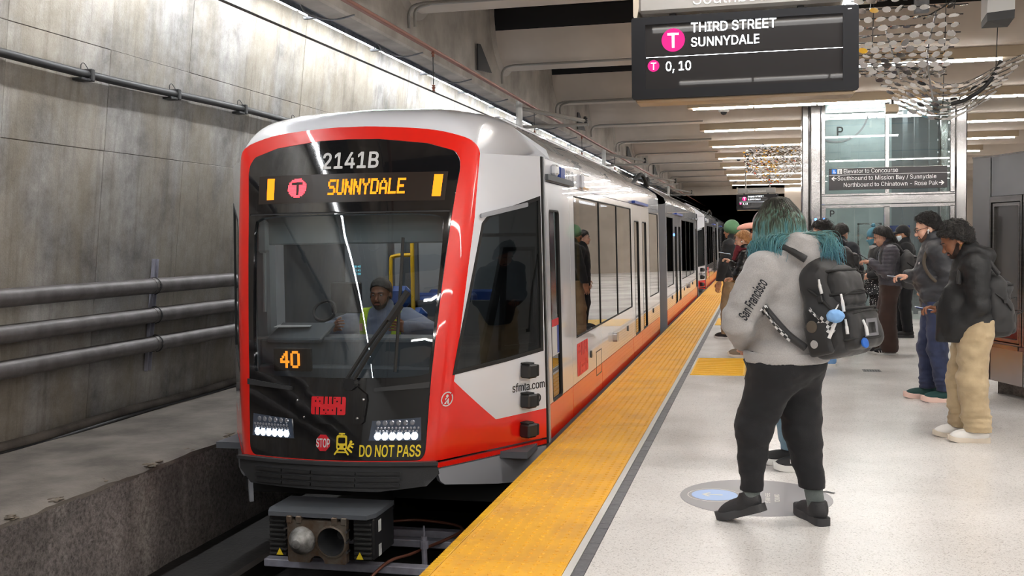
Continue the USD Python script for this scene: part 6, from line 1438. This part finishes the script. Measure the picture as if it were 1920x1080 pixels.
ch.part('ribbon', tube([cc + [0, 0, -.03], cc + R[:3, 1] * .02 + [0, 0, -.07], cc + R[:3, 1] * .035 + [-.004, 0, -.105]], .010, 6), 'print_white', local=True)
ch.part('cord', tube([RP((-.15, -.13, -.02)), cc + [0, 0, .03]], .004, 5), 'print_white', local=True)
bp_.part('blue_tag', move(lathe([(0, .012), (.024, .008), (.028, 0), (.02, -.01)], 14), frame(RP((-.115, -.205, -.235)), R[:3, 0] / 1.0, R[:3, 2] / 1.0, -R[:3, 1] / 1.0)), 'tag_blue', smooth=True, local=True)

# ---- man with dark curls, black jacket and khaki trousers
CU = math.radians(90)
rg2 = np.random.default_rng(3)
def curly_hair(vol=.026, n=520, rad=.011, seed=3, back=.005, slope=1.0):
    rg = np.random.default_rng(seed); base = hair_short(.011, 42, vol, back, slope, seed, h=.007)
    v, f, nn = meshkit.arrays(base, True); idx = rg.choice(len(v), min(n, len(v)), replace=False); out = []
    for i in idx:
        N_ = nn[i]; 
        if v[i, 2] < .01 or (v[i, 1] > .03 and v[i, 2] < .15): continue
        a = np.cross(N_, rg.normal(size=3)); a /= np.linalg.norm(a) + 1e-9; b = np.cross(N_, a); t_ = np.linspace(0, rg.uniform(5, 9), 12); r_ = rad * rg.uniform(.7, 1.25)
        out.append(v[i] - N_ * .004 + N_ * (t_ * .0022)[:, None] + r_ * (np.cos(t_)[:, None] * a + np.sin(t_)[:, None] * b))
    return base, out
cb, cs = curly_hair()
def strands(t, n, L, down=.6, w=.003, m='hair_black', seed=1, part='/hair', messy=.55):
    """Short loose strands over a person's hair."""
    p_ = UsdGeom.Mesh(stage.GetPrimAtPath(t.path + part)); v = np.array(p_.GetPointsAttr().Get()); nn = np.array(p_.GetNormalsAttr().Get()); rg = np.random.default_rng(seed); out = []
    for i in rg.choice(len(v), min(n, len(v)), replace=False):
        N_ = nn[i]; d = np.array([0, -.25, -down]) + rg.normal(0, messy, 3); d -= (d @ N_) * N_; d /= np.linalg.norm(d) + 1e-9; l = L * rg.uniform(.5, 1.2); t_ = np.linspace(0, 1, 5)[:, None]
        out.append(v[i] - N_ * .003 + d * l * t_ + N_ * (.020 * t_ - .022 * t_ * t_) * L / .05 + np.array([0, 0, -1]) * (l * .35) * t_ ** 2)
    curves(Node(t.path + part), 'strand', out, w, m)
def curly_jacket(J):
    f = garment_top(J, .036, .755, bulk=1.0, belly=.01, seed=33, wr=.007, flare=.0)
    N = J['neck']
    hood = union([ell(N + [0, -.105, .0], (.125, .075, .075)), ell(N + [.08, -.02, .02], (.045, .09, .05)), ell(N + [-.08, -.02, .02], (.045, .09, .05))], .04)
    flap = [ell((-.02, .115, .93), (.16, .125, .26)), ell((-.02, -.02, .84), (.175, .15, .16)), cone((-.06, .17, 1.15), (-.07, .225, .78), .022, .03)]
    return cut_below(union([f, wrinkle(hood, .008, 15, seed=9), union(flap, .05)], .05), .755)
pj = dict(hshiftL=(.085, -.02, 0), pelvis=(0, -.02, .895), neck=(0, .0, 1.40), head=(0, .055, 1.445), wrL=(-.125, .13, .85), wrR=(.12, .20, .995), epL=(-.5, -1, -.3), epR=(.6, -1, -.4), anL=(-.09, -.045, .10), anR=(.12, .03, .10), kpL=(-.1, 1, 0), kpR=(.1, 1, 0))
curly = person('person with dark curly hair in a black jacket and khaki trousers', (1.555, 8.50, 0), CU, 1.72, pj, 'skin_brown',
    dict(m='black_nylon', f=curly_jacket), dict(m='khaki', f=lambda J: garment_legs(J, .030, .93, .085, bulk=1.06, wide=.022, seed=16, wr=.012, stack=.010)),
    dict(m='shoe_white', sole='sole_cream', bulk=1.1, lace='sole_cream'), (cb, 'hair_black'), head=(30, 0, 0), eyes=False, hands=('relaxed', 'hold'), hand_dir={'L': ((.95, -.1, -.05), (-.3, 0, -.9)), 'R': ((-.30, .95, .12), (.15, .1, 1))}, group=GRP)
curves(Node(curly.path + '/hair'), 'curl', [(curly.HM[:3, :3] @ s_.T).T + curly.HM[:3, 3] for s_ in cs], .0052, 'hair_black')
curly.part('beard', move(beard_mesh(), curly.HM), 'beard', smooth=True, local=True)
curly.part('earring', move(move(lathe([(.006 + .0016 * math.cos(a), .0016 * math.sin(a)) for a in np.linspace(0, 2 * PI, 7)], 10), rot('y', 90)), curly.HM @ tr(-.086, .0, .047)), 'gold', local=True)
curly.part('collar', field_mesh(tweak(cone(curly.J['neck'] + [0, -.01, -.02], curly.J['neck'] + [0, .03, .055], .082, .070), lambda P, d: np.maximum(d, -(d + .012)), .0), .008), 'navy_fleece', smooth=True, local=True)
bc = thing('backpack', 'slim black backpack worn by the man with dark curly hair', 'backpack', (1.555, 8.50, 0), CU)
pocket_pack(bc, (0, -.175, 1.04), .88, 'pack_black', -4, 41, .55)
for q in (-1, 1): bc.part('shoulder_strap', tube(smoothpath([(q * .10, -.18, 1.27), (q * .13, -.06, 1.405), (q * .14, .08, 1.32), (q * .17, .11, 1.2)], 6), .018, 8), 'pack_black', local=True, smooth=True)
hp = curly.HD['R'][:3, :3] @ np.array([.005, .075, -.022]) + curly.HD['R'][:3, 3]
phone('dark blue phone held low by the man with dark curly hair', w_of(0, CU, hp) + np.array([1.555, 8.5, 0]) + [-.03, 0, .012], CU, 'phone_blue', 12)

# ---- man with glasses, charcoal jacket and blue jeans
gb, gs = curly_hair(.018, 420, .012, 5, .02, .98)
def charcoal(J):
    f = garment_top(J, .034, .845, bulk=1.05, belly=.03, seed=43, wr=.010, quilt=.085, qamp=.004)
    N = J['neck']
    col = tweak(cone(N + [0, -.02, -.04], N + [0, .01, .085], .090, .075), lambda P, d: np.maximum(d, -(np.linalg.norm((P - N)[:, :2] - [0, .04], axis=1) - .062)), 0)
    return union([f, wrinkle(col, .005, 18)], .02)
pg = dict(hshiftL=(.075, -.01, 0), pelvis=(0, -.01, .935), neck=(0, .01, 1.46), wrL=(-.110, .10, .975), wrR=(.03, .235, 1.155), epL=(-.3, -1, -.3), epR=(.7, -.8, -.6), anL=(-.10, -.075, .10), anR=(.11, .045, .10))
GX = (1.615, 10.5, 0)
glassy = person('person with glasses and a beard in a charcoal jacket and blue jeans', GX, CU, 1.75, pg, 'skin_light',
    dict(m='charcoal_shell', f=charcoal), dict(name='jeans', m='navy_denim', f=lambda J: garment_legs(J, .020, .95, .10, bulk=1.0, wide=.010, seed=26, wr=.010, stack=.012)),
    dict(m='shoe_green', sole='sole_blush', bulk=1.45, lace='sole_white'), (gb, 'hair_black'), head=(16, 0, 0), hands=('relaxed', 'hold'), hand_dir={'L': ((.95, -.15, -.1), (-.3, 0, -.9)), 'R': ((-.25, .96, .05), (.2, .0, 1))}, group=GRP, footyaw=(4, -3))
curves(Node(glassy.path + '/hair'), 'curl', [(glassy.HM[:3, :3] @ s_.T).T + glassy.HM[:3, 3] for s_ in gs], .0050, 'hair_black')
glassy.part('beard', move(beard_mesh(), glassy.HM), 'stubble', smooth=True, local=True)
glasses(glassy, glassy.HM)
glassy.part('earbud', move(cat(trimesh.creation.icosphere(2, .011), move(tube([(0, 0, 0), (0, .012, -.028)], .005, 6), tr(0, 0, 0))), glassy.HM @ tr(-.086, .012, .072)), 'earbud', smooth=True, local=True)
glassy.part('shirt_collar', field_mesh(union([cone((-.03, .10, 1.40), (-.05, .085, 1.475), .030, .020), cone((.03, .10, 1.40), (.05, .085, 1.475), .030, .020), ell((0, .095, 1.36), (.045, .03, .06))], .01), .008), 'shirt_blue', smooth=True, local=True)
glassy.part('chest_mark', move(extr(Polygon([(0, 0), (.012, .012), (.024, 0), (.018, .018), (.03, .026), (.014, .026), (0, .02)]), 0, .002), frame((-.085, .158, 1.29), (-.9, -.4, 0), (0, 0, 1), (-.4, .9, 0))), 'print_white', local=True)
bc = thing('backpack', 'backpack with olive straps worn by the man with glasses', 'backpack', GX, CU)
pocket_pack(bc, (0, -.215, 1.17), .80, 'pack_black', -3, 51, .7)
for q in (-1, 1): bc.part('shoulder_strap', tube(smoothpath([(q * .11, -.17, 1.38), (q * .135, -.05, 1.485), (q * .150, .08, 1.43), (q * .185, .125, 1.30), (q * .205, .06, 1.17), (q * .18, -.08, 1.06)], 6), .016, 8), 'strap_olive', local=True, smooth=True)
hp = glassy.HD['R'][:3, :3] @ np.array([.005, .075, -.022]) + glassy.HD['R'][:3, 3]
phone('silver phone held out by the man with glasses', w_of(0, CU, hp) + np.array(GX) + [-.035, 0, .014], CU, 'phone_silver', 8)

# ---- woman with a quilted jacket and brown trousers
BX = (1.66, 14.5, 0)
pb = dict(pelvis=(0, -.01, .925), neck=(0, .0, 1.435), head=(0, .05, 1.49), wrL=(-.09, .225, 1.235), wrR=(.05, .235, 1.235), epL=(-.4, -.6, -1), epR=(.5, -.6, -1), anL=(-.07, .0, .10), anR=(.07, .06, .10))
brown = person('person with long black hair in a slate quilted jacket and wide brown trousers', BX, CU, 1.70, pb, 'skin_light',
    dict(m='slate_quilt', f=lambda J: garment_top(J, .034, .86, bulk=.98, quilt=.050, seed=53, wr=.004)), dict(m='brown_wool', f=lambda J: garment_legs(J, .022, .95, .035, bulk=.95, wide=.060, seed=36, wr=.006)),
    dict(m='black_knit', sole='sole_white', bulk=.9), (hair_long(length=.24, width=.08, back=.02), 'hair_black'), head=(24, 0, 0), hands=('hold', 'hold'), hand_dir={'L': ((.25, .95, .15), (-.2, -.1, 1)), 'R': ((-.25, .95, .15), (.2, -.1, 1))}, group=GRP, res=1.25)
for k_ in range(3): brown.part('shoe_stripe', m3.Manifold.hull_points(np.array([(-.118, .06 + .03 * k_ + a, z) for a, z in ((0, .03), (.010, .03), (.020, .06), (.010, .06))] + [(-.10, .06 + .03 * k_ + a, z) for a, z in ((0, .03), (.010, .03), (.020, .06), (.010, .06))])), 'print_white', local=True)
bc = thing('backpack', 'grey backpack worn by the woman in wide brown trousers', 'backpack', BX, CU)
pocket_pack(bc, (0, -.235, 1.12), .92, 'pack_grey', -6, 61, .7)
for q in (-1, 1): bc.part('shoulder_strap', tube(smoothpath([(q * .09, -.17, 1.34), (q * .12, -.06, 1.455), (q * .13, .10, 1.37), (q * .175, .12, 1.2), (q * .19, .0, 1.05), (q * .12, -.15, .98)], 5), .014, 6), 'pack_grey', local=True, smooth=True)
phone('black phone held in both hands by the woman in wide brown trousers', w_of(0, CU, (-.02, .315, 1.285)) + np.array(BX), CU, 'phone_dark', 35)

# ---- masked man in black
MX = (2.20, 17.0, 0)
pm = dict(pelvis=(0, -.01, .92), neck=(0, .01, 1.44), wrL=(-.20, .14, .98), wrR=(.20, .14, .98), anL=(-.12, -.03, .10), anR=(.12, .06, .10))
capm, brimm = hat_cap()
masked = person('person all in black with a black cap and a white face mask', MX, math.radians(82), 1.70, pm, 'skin_tan', dict(m='black_twill', f=lambda J: garment_top(J, .034, .86, bulk=1.05, seed=63, h=.015)), dict(m='black_twill', f=lambda J: garment_legs(J, .022, .95, .09, wide=.012, seed=46, stack=.01)),
    dict(m='shoe_black', sole='sole_black', bulk=1.3), ([hair_short(.003, 40, .010, .02, .80)], 'hair_black'), head=(10, 0, 0), group=GRP, res=1.5)
masked.part('cap', [move(capm, masked.HM), move(brimm, masked.HM)], 'black_knit', smooth=True, local=True)
masked.part('face_mask', move(field_mesh(tweak(head_field(1, False), lambda P, d: np.maximum(np.maximum(d - .007, P[:, 2] - .070), .02 - P[:, 1]), .01), .007), masked.HM), 'mask_white', smooth=True, local=True)

# ---- woman in the teal hat
TX = (1.74, 16.6, 0)
pt = dict(pelvis=(0, 0, .90), neck=(0, .0, 1.42), wrL=(-.16, .17, 1.0), wrR=(.16, .17, 1.0))
teal = person('person in a teal knitted bobble hat and a black coat', TX, math.radians(100), 1.66, pt, 'skin_light', dict(name='coat', m='black_knit', f=lambda J: garment_top(J, .036, .80, bulk=1.02, seed=73)), dict(name='leggings', m='dotted_skirt', f=lambda J: garment_legs(J, .012, .9, .10, seed=56)),
    dict(m='shoe_black', sole='sole_white'), (hat_beanie(pom=True), 'teal_knit', 'bobble_hat'), head=(12, 0, 0), group=GRP, res=1.5)
teal.part('skirt', field_mesh(tweak(cone((0, 0, .92), (0, .0, .66), .17, .24), lambda P, d: np.maximum(np.maximum(d, .68 - P[:, 2]), P[:, 2] - .9), 0), .014), 'dotted_skirt', smooth=True, local=True)
glasses(teal, teal.HM); teal.part('face_mask', move(field_mesh(tweak(head_field(1, False), lambda P, d: np.maximum(np.maximum(d - .007, P[:, 2] - .070), .02 - P[:, 1]), .01), .007), teal.HM), 'teal_knit', smooth=True, local=True)
teal.part('scarf', field_mesh(wrinkle(ell(teal.J['neck'] + [0, .03, .02], (.095, .095, .05)), .006, 20), .012), 'heather_grey', smooth=True, local=True)
ct = thing('folding_trolley', 'grey folding trolley standing by the woman in the teal hat', 'trolley', (1.52, 15.6, 0))
ct.part('handle', tube([(1.46, 15.6, 1.08), (1.36, 15.6, .62), (1.52, 15.6, .20)], .020, 8), 'conduit_grey', smooth=40)
ct.part('deck', bx(1.36, 1.66, 15.45, 15.75, .20, .235, .008), 'galvanised')
for a in (1.39, 1.63):
    for b in (15.48, 15.72): ct.part('leg', tube([(a, b, .2), (a + .03 * (1 if a > 1.5 else -1), b, .0)], .010, 6), 'galvanised')

# ---- two with black backpacks in front of the elevator
SX = (1.075, 15.0, 0)
p6 = person('person in a dark hooded top seen from behind, standing before the elevator glass', SX, math.radians(-22), 1.72, dict(wrL=(-.2, .16, 1.0), wrR=(.22, .12, .95)), 'skin_light', dict(name='hooded_top', m='navy_fleece', f=lambda J: union([garment_top(J, .036, .86, bulk=1.05, seed=83), wrinkle(ell(J['neck'] + [0, -.10, .01], (.12, .07, .08)), .006, 15)], .03)), dict(m='black_twill', f=lambda J: garment_legs(J, .02, .95, .09, seed=66)), dict(m='shoe_white', sole='sole_white'), (hair_short(.004, 50, .016), 'hair_black'), head=(18, -14, 0), group=GRP, res=1.4)
bc = thing('backpack', 'black backpack on the person in the dark hooded top', 'backpack', SX, math.radians(-22)); pocket_pack(bc, (0, -.22, 1.12), .9, 'pack_black', -3, 71, .7)
for q in (-1, 1): bc.part('shoulder_strap', tube(smoothpath([(q * .09, -.17, 1.34), (q * .12, -.06, 1.48), (q * .14, .09, 1.38), (q * .19, .06, 1.15)], 5), .016, 6), 'pack_black', local=True, smooth=True)
VX = (.80, 13.2, 0)
p7 = person('person with tousled black hair mostly hidden by the woman with teal hair', VX, CU, 1.74, dict(wrL=(-.2, .16, 1.0), wrR=(.2, .14, 1.0)), 'skin_light', dict(m='charcoal_shell', f=lambda J: garment_top(J, .032, .86, seed=93)), dict(m='navy_denim', f=lambda J: garment_legs(J, .02, .95, .09, seed=76)), dict(m='charm_blue', sole='sole_white'), (hair_short(.010, 36, .024, .03, .8, 6), 'hair_black'), head=(14, 0, 0), group=GRP, res=1.4)
bc = thing('backpack', 'black backpack with a grey front pocket beside the teal hair', 'backpack', VX, CU); pocket_pack(bc, (0, -.235, 1.17), .98, 'pack_black', -6, 81, .8)
bc.part('front_mesh', move(field_mesh(rbox((0, -.24, 1.06), (.10, .02, .07), .015), .012), np.eye(4)), 'pack_grey', smooth=True, local=True)

strands(p6, 500, .05); strands(p7, 600, .07, .3); strands(brown, 700, .09, 3.0, .0022, messy=.15)
# ---- man in the cap, hidden behind the near woman
CX = (.10, 7.28, 0)
capm2, brimm2 = hat_cap()
capman = person('person in a plaid cap with a peach brim and glasses', CX, math.radians(96), 1.74, dict(pelvis=(0, -.08, .92), neck=(0, .0, 1.455), wrL=(-.10, .18, 1.02), wrR=(.14, .20, 1.05), anL=(-.10, -.19, .10), anR=(.10, -.12, .10)), 'skin_tan', dict(m='navy_fleece', f=lambda J: garment_top(J, .028, .86, seed=103)), dict(name='jeans', m='pale_denim', f=lambda J: garment_legs(J, .014, .95, .105, wide=.012, seed=86)), dict(m='shoe_black', sole='sole_white', bulk=1.25), (hair_short(.002, 40, .008, .05, .8), 'hair_black'), head=(6, 0, 0), group=GRP)
c_ = capman.part('cap', move(capm2, capman.HM), 'cap_plaid', smooth=True, local=True); c_.part('brim', move(brimm2, capman.HM), 'cap_peach', smooth=True, local=True)
glasses(capman, capman.HM); capman.part('beard', move(beard_mesh(), capman.HM), 'stubble', smooth=True, local=True)
capman.part('shoe_lettering', [move(flat_text('HOKA', .026, .002, True), frame((capman.J['anL'][0] - .060, .06 + capman.J['anL'][1], .066), (0, -1, 0.08), (.25, 0, .95), (-1, 0, .25)))], 'print_white', local=True)
# ---- ponytail woman, green hat man, head behind
PX = (-.16, 14.05, 0)
pony_h = [hair_short(.003, 60, .012, .02, .86), field_mesh(wrinkle(union([ell((0, -.105, .13), (.028, .03, .028)), cone((0, -.12, .12), (0, -.165, .02), .032, .042), cone((0, -.165, .02), (0, -.15, -.14), .042, .018)], .02), .004, 50, (1, 1, .25)), .006)]
pony = person('person with a blond ponytail and burgundy scarf holding a phone', PX, math.radians(84), 1.64, dict(neck=(0, 0, 1.44), wrL=(-.09, .18, 1.295), wrR=(.10, .17, 1.06), epL=(-.6, -.3, -1), epR=(.6, -.6, -1), anL=(-.09, .03, .10), anR=(.09, .06, .10)), 'skin_light', dict(m='black_leather', f=lambda J: garment_top(J, .032, .82, quilt=.075, seed=113, wr=.006)), dict(m='black_twill', f=lambda J: garment_legs(J, .008, .95, .12, seed=96)), dict(m='shoe_tan', sole='sole_cream'), (pony_h, 'hair_blond'), head=(8, 0, 0), hands=('hold', 'hold'), hand_dir={'L': ((.1, .8, .55), (0, -.4, 1)), 'R': ((-.1, .9, .2), (0, 0, 1))}, group=GRP, res=1.2)
pony.part('scarf', field_mesh(wrinkle(union([ell(pony.J['neck'] + [0, .02, .03], (.095, .10, .05)), cone((-.04, .11, 1.44), (-.05, .15, 1.28), .035, .03)], .03), .007, 18), .010), 'burgundy', smooth=True, local=True)
pony.part('hair_tie', move(lathe([(.03, -.012), (.036, 0), (.03, .012)], 12), pony.HM @ tr(0, -.125, .118) @ rot('x', 60)), 'phone_silver', local=True)
pony.part('earbud', move(trimesh.creation.icosphere(2, .010), pony.HM @ tr(-.086, .012, .07)), 'earbud', local=True)
phone('dark phone held flat by the woman with the blond ponytail', w_of(0, math.radians(84), (-.05, .275, 1.36)) + np.array(PX), math.radians(84), 'phone_silver', 10)
GNX = (-.38, 16.5, 0)
green = person('person in a green knitted hat, black jacket and tan trousers near the yellow strip', GNX, math.radians(64), 1.80, dict(neck=(0, .0, 1.45), wrL=(-.22, .12, .84), wrR=(.24, .1, .86), epL=(-1, -.3, 0), anL=(-.10, .06, .10), anR=(.12, -.06, .10)), 'skin_tan', dict(m='black_knit', f=lambda J: garment_top(J, .030, .90, bulk=1.05, seed=123)), dict(m='tan_twill', f=lambda J: garment_legs(J, .022, .95, .075, wide=.018, seed=106, stack=.014, wr=.010)), dict(m='shoe_black', sole='sole_white'), (hat_beanie(down=.01, vol=.022), 'green_knit', 'knitted_hat'), head=(4, 0, 0), group=GRP, res=1.2)
green.part('sweater_hem', field_mesh(tweak(ell(green.J['pelvis'] + [0, -.012, .02], (.19, .152, .21)), lambda P, d: np.maximum(np.maximum(d, P[:, 2] - .97), .905 - P[:, 2]), 0), .014), 'green_knit', smooth=True, local=True)
dk = person('person with dark hair behind the green hat, only the head showing', (-.22, 18.4, 0), CU, 1.74, {}, 'skin_light', dict(m='black_knit', f=lambda J: garment_top(J, .03, .86, seed=133, h=.015)), dict(m='black_twill', f=lambda J: garment_legs(J, .018, .95, .09, seed=116)), dict(m='shoe_black', sole='sole_black'), (hair_short(.005, 40, .02), 'hair_black'), group=GRP, res=1.6)

strands(dk, 300, .05, w=.005); strands(pony, 400, .07, .4, .0035, 'hair_blond')
# ---- the driver at the controls
DR = math.radians(180)
DX = (XC - .035, 8.06, 0)
pdv = dict(pelvis=(0, -.05, .52), neck=(0, .02, 1.005), head=(0, .065, 1.06), shw=.20, wrL=(-.30, .34, .90), wrR=(.30, .34, .90), epL=(-1, -.2, -.4), epR=(1, -.2, -.4), anL=(-.14, .42, .10), anR=(.14, .42, .10))
drv = person('train driver in a grey shirt and yellow safety vest behind the windshield', DX, DR, 1.72, pdv, 'skin_brown', dict(name='shirt', m='driver_shirt', f=lambda J: garment_top(J, .030, .50, bulk=1.12, belly=.04, seed=143)), dict(m='black_twill', f=lambda J: garment_legs(J, .02, .62, .10, seed=126)), dict(m='shoe_black', sole='sole_black'), (hair_short(.003, 50, .012), 'hair_black'), head=(6, 0, 0))
drv.part('beard', move(beard_mesh(), drv.HM), 'beard', smooth=True, local=True)
vest = lambda J: garment_top(J, .040, .52, bulk=1.12, belly=.04, seed=143, sleeves=False)
vf = tweak(vest(drv.J), lambda P, d: np.maximum(np.maximum(d, .105 - np.abs(P[:, 0]) - .25 * (P[:, 2] < .75) * 0), np.abs(P[:, 0]) - .175), 0)
drv.part('safety_vest', field_mesh(vf, .011), 'hi_vis', smooth=True, local=True, label='yellow green safety vest'); drv.part('vest_tab', bx(.125, .15, .165, .185, .86, .92, .004), 'cap_peach', local=True)
